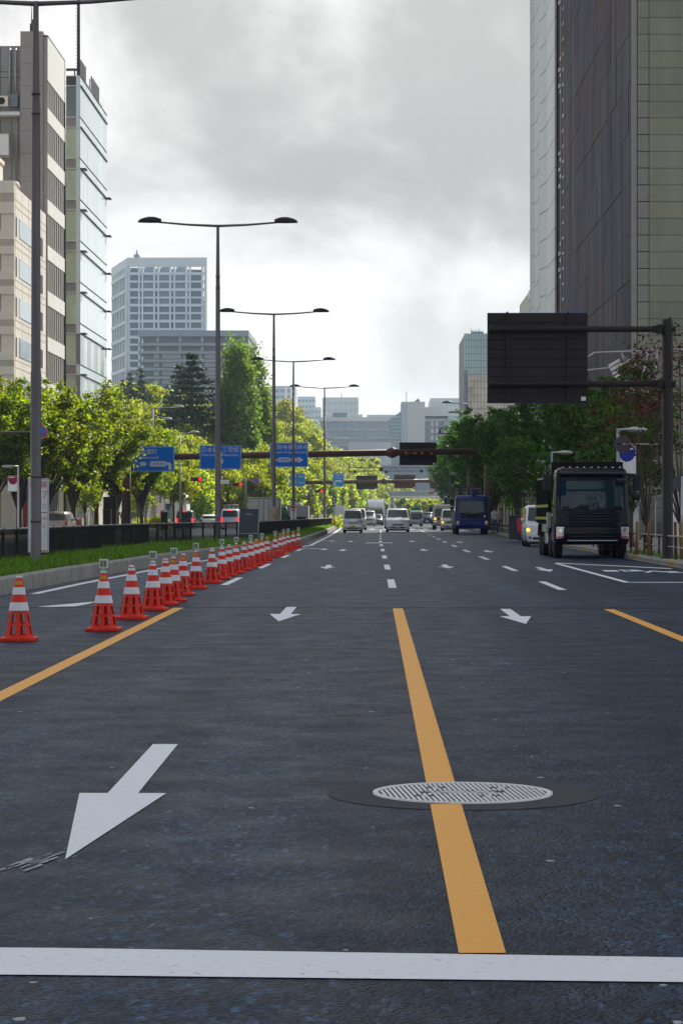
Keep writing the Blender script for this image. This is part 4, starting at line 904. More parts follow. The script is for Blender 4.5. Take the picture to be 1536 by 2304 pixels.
slab('small_sign', b, PX(965, Y), PX(975, Y), Y - .1, Y - .02, zb + .75, zb + 1.3, M_red)
# ---------------------------------------------------------------- big sign seen from behind
sp_ = thing('overhead_sign', 'large dark sign seen from behind on two arms from a brown post', 'road sign', (8.2, 68, .15))
q = MB(); q.lathe([(.2, 0), (.2, .03), (.155, .04), (.15, PZ(722, 68) - .15), (.12, PZ(720, 68) - .14)], 16); q.build('post', M_dark, sp_)
s0, s1 = PX(1096, 68) - 8.2, PX(1321, 68) - 8.2; sz0, sz1 = PZ(907, 68) - .15, PZ(703, 68) - .15
cuts = [703, 726, 742, 764, 787, 807, 827, 847, 867, 886, 907]
M_back = mat('sign_back_metal', (0.040, 0.033, 0.034), 0.6, 0.0, var=.14, scale=2, spec=.1)
for a_, c_ in zip(cuts, cuts[1:]):
    q = MB(); q.b(s0, s1, .12, .17, PZ(c_, 68) - .15 + .012, PZ(a_, 68) - .15 - .012); q.build('back_plank', M_back, sp_, bevel=.006)
q = MB(); q.b(s0 + .01, s1 - .01, .160, .169, sz0 + .01, sz1 - .01); q.build('backing_sheet', M_black, sp_)
q = MB(); q.b(s0, s1, .172, .19, sz0, sz1); q.build('sign_face', M_sign, sp_)
for x in (lerp(s0, s1, .197), lerp(s0, s1, .806)): q = MB(); q.b(x - .03, x + .03, .05, .119, sz0, sz1 + .02); q.build('stiffener', M_back, sp_)
for py, r in ((741.5, .085), (864.5, .085)):
    z = PZ(py, 68) - .15; q = MB(); q.tube([(s0 + .04, -.04, z), (.22, -.04, z)], r, 14); q.build('arm', M_dark, sp_)
    q = MB(); q.b(-.3, -.155, -.13, .12, z - .13, z + .13); q.b(-.42, -.301, -.1, .08, z - .1, z + .1); q.build('bracket', M_dark, sp_, bevel=.015)
q = MB(); q.b(s1 - .18, s1 - .05, .10, .119, sz0 + .07, sz0 + .18); q.build('inspection_label', M_wh, sp_)
# ---------------------------------------------------------------- gantries with blue direction signs
def gantry(name, label, xa, ya, xb, yb, z, r, postx, mid=None, dz=0.0):
    rz = math.atan2(yb - ya, xb - xa); L = math.hypot(xb - xa, yb - ya)
    g_ = thing(name, label, 'sign gantry', (xa, ya, 0), rz)
    q = MB(); q.tube([(0, 0, z - dz), (L, 0, z + dz)], r, 14); q.build('beam', M_rust, g_)
    for u in postx: q = MB(); q.tube([(u * L, .0, 0), (u * L, .0, z + dz * (2 * u - 1) - r * .5)], r * 1.35, 14); q.build('post', M_rust, g_)
    if mid:
        for u in mid: q = MB(); q.lathe([(r, -.45), (r * 1.7, -.06), (r * 1.7, .06), (r, .45)], 12, (u * L, 0, z + dz * (2 * u - 1)), 'x', smooth=False); q.build('beam_joint', M_rust, g_)
    return g_, rz, L
GA, GB = (PX(284, 190), 190.0), (PX(1098, 190), 190.0)
g1, rz1, L1_ = gantry('sign_gantry', 'nearer brown sign gantry spanning both roads with three blue signs', GA[0], GA[1], GB[0], GB[1], PZ(1022, 190), .26, (0.0, 1.0), ((PX(882, 190) - GA[0]) / (GB[0] - GA[0]),), .26)
def gpos(px, dy):
    # point on the nearer gantry line at that column
    t = 0
    for _ in range(40):
        Yt = lerp(GA[1], GB[1], t); t = (PX(px, Yt) - GA[0]) / (GB[0] - GA[0])
    return lerp(GA[0], GB[0], t), lerp(GA[1], GB[1], t) + dy
M_let = mat('sign_lettering', (0.75, 0.77, 0.78), 0.4, var=0)
def sgn(label, X, Y, w, z0, z1, m, rz=0.0, name='direction_sign', cat='road sign'):
    r_ = thing(name, label, cat, (X, Y, (z0 + z1) / 2), rz); h = z1 - z0
    q = MB(); q.b(-w / 2, w / 2, -.02, .02, -h / 2, h / 2); q.build('panel', m, r_, bevel=.01)
    q = MB(); e = .035
    for b_ in ((-w / 2 + .03, w / 2 - .03, h / 2 - .06, h / 2 - .03), (-w / 2 + .03, w / 2 - .03, -h / 2 + .03, -h / 2 + .06), (-w / 2 + .03, -w / 2 + .06, -h / 2 + .061, h / 2 - .061), (w / 2 - .06, w / 2 - .03, -h / 2 + .061, h / 2 - .061)):
        q.b(b_[0], b_[1], -.026, -.0201, b_[2], b_[3])
    q.build('border', M_let, r_); 
    q = MB(); q.b(-w * .3, -w * .22, .021, .16, -h * .4, h * .4); q.b(w * .22, w * .3, .021, .16, -h * .4, h * .4); q.build('bracket', M_rust, r_)
    return r_
def flat(r_, polys, m, name='print', y=-.0265):
    q = MB()
    for p in polys: q.prism(p, y - .002, y + .002, 'y')
    return q.build(name, m, r_)
def T(r_, s, size, x, z, m=None, sx=1.0): return text(s, size, r_, 'lettering', m or M_let, (x, -.026, z), (R(90), 0, 0), .003, sx)
def hexa(cx, cz, w, h): return [(cx - w, cz), (cx - w * .7, cz - h), (cx + w * .7, cz - h), (cx + w, cz), (cx + w * .7, cz + h), (cx - w * .7, cz + h)]
DZ = -.34   # signs hang in front of the beam
def gs(label, p0, p1, t0, t1):
    xm, ym = gpos((p0 + p1) / 2, 0); w = (p1 - p0) / F * ym
    return sgn(label, xm - .38 * math.sin(-rz1) * 0, ym - .36, w, PZ(t1, ym - .36), PZ(t0, ym - .36), M_sign, 0), w, (t1 - t0) / F * ym
s, w, h = gs('blue direction sign with a left bend arrow, half hidden by a tree', 300, 393, 1004, 1061)
T(s, '信濃町', .46, -.12 * w, .27 * h); T(s, 'Shinanomachi', .30, -.12 * w, .06 * h, sx=.95)
flat(s, [[(-.08 * w, -.30 * h), (.30 * w, -.30 * h), (.30 * w, -.09 * h), (-.08 * w, -.09 * h), (-.11 * w, -.195 * h)], hexa(-.25 * w, -.195 * h, .26, .15), [(-.33 * w, -.18 * h), (-.33 * w, -.21 * h), (-.40 * w, -.195 * h)]], M_let)
T(s, '外苑東通り', .27, .10 * w, -.20 * h, M_sign).location.y = -.034; t_ = T(s, '319', .2, -.25 * w, -.20 * h, M_sign); t_.location.y = -.034
flat(s, [[(.31 * w, -.13 * h), (.31 * w, -.23 * h), (.35 * w, -.24 * h), (.36 * w, -.28 * h), (.36 * w, -.43 * h), (.43 * w, -.43 * h), (.43 * w, -.22 * h), (.40 * w, -.14 * h)]], M_let)
s, w, h = gs('blue direction sign with an up arrow between two place names', 450, 543, 1002, 1056)
T(s, '日本橋', .46, -.26 * w, .30 * h); T(s, '三宅坂', .46, .24 * w, .30 * h); T(s, 'Nihonbashi', .27, -.26 * w, .10 * h); T(s, 'Miyakezaka', .27, .24 * w, .10 * h)
flat(s, [[(-.02 * w, -.44 * h), (.02 * w, -.44 * h), (.02 * w, .05 * h), (.055 * w, .05 * h), (0, .32 * h), (-.055 * w, .05 * h), (-.02 * w, .05 * h)]], M_let)
flat(s, [hexa(.0 * w, -.16 * h, .24, .17)], M_let, y=-.0325); t_ = T(s, '246', .22, 0, -.165 * h, M_sign); t_.location.y = -.038
s, w, h = gs('blue direction sign with a right pointing arrow behind two lamp poles', 608, 693, 996, 1051)
T(s, '天現寺橋', .44, -.18 * w, .30 * h); T(s, '西麻布', .44, .29 * w, .30 * h); T(s, 'Tengenji Brdg.', .26, -.18 * w, .11 * h); T(s, 'Nishiazabu', .26, .29 * w, .11 * h)
flat(s, [[(-.34 * w, -.14 * h), (.24 * w, -.14 * h), (.24 * w, -.07 * h), (.39 * w, -.20 * h), (.24 * w, -.33 * h), (.24 * w, -.26 * h), (-.34 * w, -.26 * h)]], M_let)
flat(s, [[(-.28 * w, -.31 * h), (.02 * w, -.31 * h), (.06 * w, -.2 * h), (.02 * w, -.09 * h), (-.28 * w, -.09 * h)], hexa(.17 * w, -.2 * h, .24, .17)], M_signl, y=-.0325)
flat(s, [[(-.27 * w, -.295 * h), (.015 * w, -.295 * h), (.05 * w, -.2 * h), (.015 * w, -.105 * h), (-.27 * w, -.105 * h)], hexa(.17 * w, -.2 * h, .2, .14)], M_let, y=-.0365)
for tx, sz, x in (('外苑東通り', .25, -.12), ('319', .2, .17)): t_ = T(s, tx, sz, x * w, -.205 * h, M_sign); t_.location.y = -.042
def sign_back(label, X, Y, w, z0, z1, n, rz=0.0, m=None):
    r_ = thing('road_sign', label, 'road sign', (X, Y, (z0 + z1) / 2), rz); h = z1 - z0
    for i in range(n):
        a_ = -h / 2 + h * i / n; q = MB(); q.b(-w / 2, w / 2, -.03, .03, a_ + .012, a_ + h / n - .012); q.build('back_plank', m or M_back, r_)
    q = MB(); q.b(-w / 2 + .01, w / 2 - .01, .012, .028, -h / 2 + .014, h / 2 - .014); q.build('backing_sheet', M_black, r_)
    for x in (-w * .25, w * .25): q = MB(); q.b(x - .04, x + .04, -.09, -.031, -h / 2, h / 2); q.build('stiffener', m or M_back, r_)
    q = MB(); q.b(w / 2 - .28, w / 2 - .1, -.036, -.0305, -h / 2 + .06, -h / 2 + .2); q.build('inspection_label', M_wh, r_)
    return r_
xm, ym = gpos(940, .42); sign_back('dark sign back behind the nearer brown beam with amber lamps', xm, ym, 83 / F * ym, PZ(1047, ym), PZ(995, ym), 7, rz1)
for px_, w_ in ((913, 'leftmost'), (933, 'second from left'), (949, 'third from left'), (970, 'rightmost')):
    x, y = gpos(px_, -.27); a = thing('amber_lamp', 'small amber lamp on the nearer brown beam, %s of four' % w_, 'lamp', (x, y, PZ(1020, y)), 0, 'amber lamps on the brown beam')
    q = MB(); q.lathe([(.09, -.1), (.1, .0), (.04, .01)], 10, axis='y'); q.build('lens', M_amberoff, a); q = MB(); q.b(-.11, .11, -.09, .02, .085, .12); q.build('hood', M_rust, a)
HA, HB = (PX(611, 330), 330.0), (PX(1010, 330), 330.0)
g2, rz2, L2_ = gantry('sign_gantry', 'farther brown sign gantry with light blue signs and dark sign backs', HA[0], HA[1], HB[0], HB[1], PZ(1084, 330), .26, (1.0,), (.0, ((PX(865, 330) - HA[0]) / (HB[0] - HA[0])), .36), .18)
q = MB(); q.tube([(0, 0, PZ(1084, 330)), (0, 0, 0)], .3, 10); q.build('post', M_rust, g2)
s = sgn('light blue distance sign with two place names and kilometres', PX(659, 329.6), 329.6, 54 / F * 333, PZ(1095, 333), PZ(1066, 333), M_signl); w, h = 54 / F * 333, 29 / F * 333
T(s, '日本橋', .5, -.08 * w, .30 * h); T(s, 'Nihonbashi', .26, -.10 * w, .10 * h); T(s, '三宅坂', .5, -.08 * w, -.18 * h); T(s, 'Miyakezaka', .26, -.10 * w, -.38 * h); T(s, '6km', .5, .36 * w, .27 * h); T(s, '2km', .5, .36 * w, -.22 * h)
flat(s, [[(-.40 * w, -.4 * h), (-.36 * w, -.4 * h), (-.36 * w, .22 * h), (-.33 * w, .22 * h), (-.38 * w, .40 * h), (-.43 * w, .22 * h), (-.40 * w, .22 * h)], hexa(-.38 * w, -.05 * h, .26, .18)], M_let)
s = sgn('light blue sign with an arrow bending right', PX(760.5, 329.6), 329.6, 25 / F * 330, PZ(1095, 330), PZ(1064, 330), M_signl); w, h = 25 / F * 330, 31 / F * 330
T(s, '六本木', .46, 0, .34 * h); T(s, 'Roppongi', .26, 0, .15 * h)
flat(s, [[(-.36 * w, -.44 * h), (-.22 * w, -.44 * h), (-.22 * w, -.22 * h), (-.16 * w, -.17 * h), (.16 * w, -.17 * h), (.16 * w, -.24 * h), (.38 * w, -.10 * h), (.16 * w, .04 * h), (.16 * w, -.03 * h), (-.22 * w, -.03 * h), (-.36 * w, -.14 * h)]], M_let)
for (p0, p1, t0, t1), lab in (((801, 849, 1070, 1101), 'left one of the dark sign backs on the farther gantry'), ((886, 934, 1068, 1099), 'middle one of the dark sign backs on the farther gantry'), ((967, 1012, 1070, 1099), 'right one of the dark sign backs on the farther gantry')):
    y = 330.4; sign_back(lab, PX((p0 + p1) / 2, y), y, (p1 - p0) / F * y, PZ(t1, y), PZ(t0, y), 5, rz2, M_rust if p0 > 870 else None)
# lattice beam with cameras
tb = thing('lattice_beam', 'thin dark lattice beam with small cameras between the two gantries', 'lattice beam', (PX(785, 265), 265, 0)); xa, xb = 0, PX(1010, 265) - PX(785, 265)
z1_, z0_ = PZ(1052, 265), PZ(1060, 265)
for z in (z0_, z1_): q = MB(); q.tube([(xa, 0, z), (xb, 0, z)], .035, 6); q.build('chord', M_line, tb)
for i in range(18): q = MB(); q.tube([(lerp(xa, xb, i / 18), 0, z0_ if i % 2 else z1_), (lerp(xa, xb, (i + 1) / 18), 0, z1_ if i % 2 else z0_)], .02, 5); q.build('brace', M_line, tb)
q = MB(); q.tube([(xb, 0, 0), (xb, 0, z1_)], .1, 8); q.build('post', M_line, tb); q = MB(); q.tube([(0, 0, z0_ - .2), (0, 0, z1_ + .5)], .05, 6); q.build('end_post', M_line, tb)
for px_, dz, sz, w_ in ((857, 0, .2, 'biggest, in the middle'), (798, -.25, .14, 'at the left end'), (868, -.3, .14, 'hung just right of the biggest'), (947, -.2, .16, 'at the right end')):
    c = thing('camera_box', 'dark camera box of the lattice beam, ' + w_, 'camera', (PX(px_, 264.7), 264.7, z0_ + .2 + dz), 0, 'cameras on the lattice beam'); q = MB(); q.b(-sz, sz, -.25, .1, -sz, sz); q.build('case', M_blk, c, bevel=.03); q = MB(); q.lathe([(sz * .6, -.28), (sz * .5, -.251)], 8, axis='y'); q.build('lens', M_glass, c)
# traffic signals
def signal(label, px, py, Y, arm, pole_px=None, n=3, s=1.0, lit=True, side=1):
    X, z = PX(px, Y), PZ(py, Y); r_ = thing('traffic_light', label, 'traffic light', (X, Y, z))
    q = MB(); q.b(-.62 * s, .62 * s, -.02, .12, -.2 * s, .2 * s); q.build('housing', M_dark, r_, bevel=.05)
    for k in (-1, 0, 1):
        on = lit and k == 1
        q = MB(); q.lathe([(.165 * s, -.04), (.12 * s, -.055), (.03, -.06)], 14, (k * .39 * s, 0, 0), 'y'); q.build('signal_lens', M_redlit if on else mat('signal_lens_off', (0.05, 0.045, 0.04), 0.3), r_)
        q = MB(); n_ = 10; q.loft([[(k * .39 * s + .18 * s * math.cos(a), yy, .18 * s * math.sin(a)) for a in [R(10) + i * R(160) / n_ for i in range(n_ + 1)]] for yy in (-.02, -.22)], 0, True, False, False); q.build('hood', M_dark, r_)
    xp = (PX(pole_px, Y) - X) if pole_px else arm
    q = MB(); q.tube([(0, .16, .0), (xp, .16, .05)], .045, 6); q.build('arm', M_rust, r_)
    q = MB(); q.tube([(xp, .16, -z), (xp, .16, .9)], .11, 8); q.build('pole', M_rust, r_)
    return r_
signal('red traffic light, leftmost, on a brown pole before the trees', 442, 1078, 230, 0, 390, s=.92)
signal('red traffic light between the first blue sign poles and the no parking disc', 534, 1090, 262, 0, 497, s=.92)
signal('far red traffic light left of the light blue bend sign', 718, 1105, 345, 0, 696, s=.9)
def disc_sign(label, px, py, Y, r, armpx, polepx=None):
    X, z = PX(px, Y), PZ(py, Y); s = thing('no_parking_sign', label, 'road sign', (X, Y, z))
    q = MB(); q.lathe([(r, -.02), (r, .02)], 28, axis='y'); q.build('disc', M_red, s); q = MB(); q.lathe([(r * 1.06, -.015), (r * 1.06, .015)], 28, axis='y'); q.build('edge', M_wh, s)
    q = MB(); q.lathe([(r * .74, -.026), (r * .74, -.021)], 28, axis='y'); q.build('blue_field', M_sign, s)
    q = MB(); c = .7071; a, b_ = r * .78, r * .11; q.prism([(-a * c - b_ * c, a * c - b_ * c), (a * c - b_ * c, -a * c - b_ * c), (a * c + b_ * c, -a * c + b_ * c), (-a * c + b_ * c, a * c + b_ * c)], -.031, -.0265, 'y'); q.build('slash', M_red, s)
    xa = PX(armpx, Y) - X; q = MB(); q.tube([(xa, .08, 0), (-.0, .08, 0)], .055, 8); q.build('arm', M_pole, s)
    q = MB(); q.tube([(xa, .08, -z), (xa, .08, .3)], .1, 8); q.build('pole', M_pole, s); return s
disc_sign('round no parking sign half behind the nearest lamp pole', 92, 972, 117, .30, -70)
disc_sign('round no parking sign before the bright green trees', 576, 1082, 240, .30, 552)
q = MB()
sw = thing('name_plate', 'small white street name plate left of the middle red light', 'road sign', (PX(505, 262), 262, PZ(1084, 262))); q = MB(); q.b(-.5, .5, -.02, .02, -.21, .21); q.build('plate', M_wh, sw); q = MB()
for z in (-.08, .06): q.b(-.36, .36, -.024, -.0205, z, z + .05)
q.build('print', M_louv, sw); q = MB(); q.tube([(-.4, .04, -.18), (-.4, .04, -5)], .05, 6); q.build('post', M_rust, sw)
bp = thing('direction_disc', 'small round blue sign above the yellow hedge', 'road sign', (PX(465, 262), 262, PZ(1134, 262))); q = MB(); q.lathe([(.22, -.02), (.22, .02)], 20, axis='y'); q.build('disc', M_signl, bp); q = MB(); q.tube([(0, .04, 0), (0, .04, -2.2)], .03, 6); q.build('post', M_steel, bp)
q = MB(); pv = thing('parking_plate', 'narrow blue and white plate with a red dot near the left pedestrian', 'road sign', (PX(280, 195), 195, .15)); q.b(-.2, .2, -.02, .02, .1, 1.5); q.build('plate', M_wh, pv); q = MB(); q.lathe([(.12, -.03), (.12, -.021)], 16, (0, 0, 1.25), 'y'); q.build('red_dot', M_red, pv); q = MB(); q.b(-.3, -.201, -.02, .02, 0, 1.5); q.build('blue_edge', M_sign, pv)
vs = thing('vertical_sign', 'narrow dark blue upright sign on a yellow post at the railing end', 'road sign', (PX(752, 232), 232, 0)); z0_, z1_ = PZ(1140, 232), PZ(1117, 232)
q = MB(); q.b(-.14, .14, -.03, .03, z0_, z1_); q.build('plate', mat('navy_plate', (0.02, 0.03, 0.16), 0.5), vs); q = MB()
for i in range(3): q.b(-.07, .07, -.036, -.0305, lerp(z0_, z1_, .14 + i * .28), lerp(z0_, z1_, .30 + i * .28))
q.build('print', M_let, vs); q = MB(); q.tube([(0, .05, 0), (0, .05, z0_ + .2)], .035, 6); q.build('post', M_dark, vs); q = MB(); q.lathe([(.12, 0), (.12, .95), (.06, 1.0)], 10); q.build('yellow_post', mat('ochre_post', (0.55, 0.28, 0.02), 0.5), vs)
# right hand back-facing round signs
for px_, py_, Y, t_ in ((1399, 1000, 69.5, 'left of'), (1531, 1088, 67, 'right of')):
    s = thing('round_sign_back', 'grey back of a round sign just ' + t_ + ' the thick brown post', 'road sign', (PX(px_, Y), Y, PZ(py_, Y))); r = .25
    q = MB(); q.lathe([(r, -.012), (r, .01)], 24, axis='y', smooth=False); q.build('disc', mat('sign_back_grey', (0.08, 0.085, 0.09), .6, 0), s); q = MB()
    if px_ < 1450: q.tube([(0, -.05, 0), (8.2 - PX(px_, Y) - .1, -.05, 0)], .03, 6)
    else: q.tube([(0, -.05, .2), (0, -.05, -PZ(py_, Y) + .15)], .035, 8)
    q.build('bracket', M_steel, s)
# curved lamp with camera on a red-brown arm above right trees
s = thing('signal_arm', 'red brown arm with a small camera under a curved lamp by the right trees', 'camera arm', (PX(1060, 218), 218, .15)); z0_ = PZ(975, 218) - .15; xa = PX(984, 218) - PX(1060, 218)
q = MB(); q.tube([(0, 0, 0), (0, 0, z0_ + .3)], .1, 8); q.build('post', M_rust, s); q = MB(); q.b(xa, 0, -.06, .06, z0_ - .05, z0_ + .05); q.build('arm', mat('red_brown', (0.16, 0.03, 0.03), 0.5), s)
q = MB(); q.tube([(0, 0, z0_), (-.6, 0, z0_ + .5), (-1.3, 0, z0_ + .55), (xa + .3, 0, z0_ + .5)], .035, 6); q.build('curved_arm', M_line, s); q = MB(); q.b(xa + .1, xa + .5, -.1, .1, z0_ + .40, z0_ + .5); q.build('lamp_head', M_line, s, bevel=.03)
q = MB(); q.b(xa + .12, xa + .3, -.15, .1, z0_ + .06, z0_ + .32); q.build('camera', M_blk, s, bevel=.03)
# notice board by lamp 1, folding board, barrier boards, mailbox, cabinet
nb_ = thing('notice_board', 'tall white notice board with faint red print behind the nearest lamp', 'notice board', (PX(86, 53.6), 53.6, .3)); w = 47 / F * 53.6 / 2; z0_, z1_ = PZ(1243, 53.6) - .3, PZ(1076, 53.6) - .3
q = MB(); q.b(-w, w, -.02, .01, z0_, z1_); q.build('board', M_wh, nb_, bevel=.005); M_pink = mat('faded_red_print', (0.62, 0.34, 0.36), 0.6, var=.1)
q = MB()
for x in (-w, w - .03): q.b(x, x + .03, -.032, -.0205, z0_, z1_)
q.b(-w, w, -.031, -.0205, z1_ - .035, z1_); q.build('frame', mat('pale_blue_frame', (0.50, 0.56, 0.62), 0.4), nb_)
q = MB(); q.b(-w * .8, w * .8, -.026, -.0206, z1_ - .2, z1_ - .07); q.build('print_bar', M_pink, nb_)
for s_, sz, x, zf in (('7', .26, .62, .77), ('交', .12, .58, .62), ('8:00', .1, .5, .46), ('止', .12, .55, .36), ('お', .06, .62, .24)): text(s_, sz, nb_, 'lettering', M_pink, (w * x, -.024, lerp(z0_, z1_, zf)), (R(90), 0, 0), .002)
q = MB()
for f in (.535, .015): q.b(w * .1, w * .88, -.03, -.0207, lerp(z0_, z1_, f), lerp(z0_, z1_, f) + .02)
q.build('wood_batten', mat('wood_batten', (0.36, 0.17, 0.07), 0.7), nb_)
for x in (-w + .04, w - .03): q = MB(); q.b(x - .012, x + .012, .011, .04, -.02, z1_ - .1); q.build('leg', mat('rusty_leg', (0.25, 0.11, 0.05), 0.7), nb_)
fb = thing('folding_board', 'dark folding signboard seen from behind on silver legs by the railing', 'signboard', (PX(559, 99.5), 99.5, .3), R(-4)); w = .37; h = PZ(1147, 99.5) - .3
q = MB(); q.prism([(-.02 + .12 * 0, .1), (-.02, .1), (.26, h), (.30, h), (.03, .1)], -w, w, 'x'); q.build('panel', mat('board_back', (0.055, 0.062, 0.075), 0.5, var=.25), fb, bevel=.008)
q = MB()
for x in (-w - .02, w): q.prism([(-.03, .08), (.25, h + .01), (.31, h + .01), (.04, .08)], x, x + .02, 'x')
q.b(-w - .02, w + .02, .24, .32, h, h + .03); q.build('frame', mat('blue_frame', (0.02, 0.05, 0.25), 0.4), fb)
for x in (-w - .06, w + .06): q = MB(); q.tube([(x, -.35, 0), (x * .93, .24, h * .8)], .014, 6); q.build('leg', M_steel, fb)
q = MB(); q.tube([(-w - .04, -.2, .3), (w + .04, -.2, .3)], .012, 6); q.build('crossbar', M_steel, fb); q = MB(); q.prism([(.205, h * .84), (.212, h * .87), (.2, h * .87), (.193, h * .84)], -.12, .12, 'x'); q.build('label', M_louv, fb)
for i, px_ in enumerate((545, 571)):
    yb = thing('barrier_board', ('left' if i == 0 else 'right') + ' one of two low yellow and red barrier boards behind the cones', 'barrier', (PX(px_, 90.5), 90.5, 0), 0); w = .215; h = PZ(1218, 90.5)
    q = MB(); q.b(-w, w, -.02, .02, .02, h); q.build('board', M_yel, yb, bevel=.008); q = MB(); q.b(-w * .9, w * .9, -.026, -.0205, h * .42, h * .62); q.build('red_stripe', M_red, yb)
    q = MB(); q.b(-w, w, -.028, -.0205, h - .09, h); q.build('top_strip', mat('ochre', (0.55, 0.33, 0.02), 0.6), yb)
    for x in (-w * .8, w * .8): q = MB(); q.tube([(x, .3, 0), (x, .02, h * .8)], .012, 5); q.build('leg', M_steel, yb)
mb_ = thing('mailbox', 'red post box on the pavement left of the white van', 'mailbox', (PX(1176, 118), 118, .15)); q = MB(); q.b(-.27, .27, -.25, .25, .35, 1.05); q.build('box', M_red, mb_, bevel=.04); q = MB(); q.lathe([(.09, 0), (.09, .35)], 8); q.build('post', M_red, mb_); q = MB(); q.b(-.15, .15, -.262, -.251, .82, .87); q.build('slot', M_blk, mb_)
cb = thing('cabinet', 'dark blue grey street cabinet left of the red post box', 'cabinet', (PX(1157, 122), 122, .15)); q = MB(); q.b(-.3, .3, -.25, .25, 0, 1.15); q.build('body', mat('cabinet_navy', (0.03, 0.035, 0.055), 0.5), cb, bevel=.02); q = MB(); q.b(-.32, .32, -.27, .27, 1.151, 1.2); q.build('lid', M_line, cb)
# guard rails on the right pavement
M_rail = mat('rail_beige', (0.40, 0.37, 0.30), 0.45, 0.1)
def rail(label, y0, y1):
    n = max(1, round((y1 - y0) / 2.0)); xa = poly_at(KR, y0) + .32
    r_ = thing('guard_rail', label, 'guard rail', (xa, y0, .15))
    for i in range(n + 1): y = lerp(y0, y1, i / n); q = MB(); q.b(-.025, .025, -.025, .025, 0, .62); q.build('post', M_dark, r_, (poly_at(KR, y) + .32 - xa, y - y0, 0))
    for i in range(n):
        ya, yb2 = lerp(y0, y1, i / n), lerp(y0, y1, (i + 1) / n); x0, x1 = poly_at(KR, ya) + .32 - xa, poly_at(KR, yb2) + .32 - xa
        for z in (.64, .34): q = MB(); q.tube([(x0, ya - y0 + .015, z), (x1, yb2 - y0 - .015, z)], .026 if z > .5 else .018, 6); q.build('rail', M_rail, r_)
rail('beige guard rail on the right kerb beside the thick brown post', 58, 92); rail('beige guard rail on the right kerb past the red post box', 124, 150); rail('beige guard rail between the red post box and the white van', 108, 118); rail('beige guard rail beside the blue truck', 153, 185)
for i, px_ in enumerate((1428, 1457, 1518, 1531)):
    Y = 74 - i * 2.4; q = MB(); q.lathe([(.05, 0), (.047, 1.0), (.03, 1.02)], 8); o = q.build('tree_stake', mat('stake_wood', (0.22, 0.13, 0.05), 0.8, var=.3), None, (PX(px_, Y), Y, .15)); o.rotation_euler = (R((i % 2) * 5 - 2), R(3 - i * 2), 0)
    tag(o, ['wooden tree stake beside the dump truck headlight', 'second wooden tree stake from the dump truck', 'wooden tree stake just right of the brown post', 'wooden tree stake at the right picture edge'][i], 'stake', 'wooden tree stakes')
# ---------------------------------------------------------------- vehicles (built with the nose at y = 0, body towards +y)
def rrect(w, y0, y1, r, z, n=4):
    pts = []
    for cx, cy, a0 in ((w / 2 - r, y0 + r, -90), (w / 2 - r, y1 - r, 0), (-w / 2 + r, y1 - r, 90), (-w / 2 + r, y0 + r, 180)):
        for k in range(n + 1): a = R(a0 + 90 * k / n); pts.append((cx + r * math.cos(a), cy + r * math.sin(a), z))
    return pts
TYRE = {}
def wheel(root, x, y, r, w, rim=True, rimm=None):
    s = 1 if x > 0 else -1; key = (r, w, s)
    if key not in TYRE:
        q = MB(); q.lathe([(r * .6, -w / 2), (r * .93, -w / 2), (r, -w * .36), (r, w * .36), (r * .93, w / 2), (r * .6, w / 2)], 20, axis='x'); t = q.mesh('tyre', M_rub)
        q = MB(); q.lathe([(r * .62, s * w * .40), (r * .58, s * w * .2), (r * .3, s * w * .28), (r * .22, s * w * .45), (.01, s * w * .46)], 16, axis='x', caps=False); TYRE[key] = (t, q.mesh('rim', rimm or M_steel))
    t, m = TYRE[key]; o = link('wheel', t, root, (x, y, r)); link('rim', m, o); return o
CARM = {}
def carpaint(n, c, metal=0.3):
    return mat('car_' + n, c, 0.28, metal, var=0.05, scale=2, coat=.8)
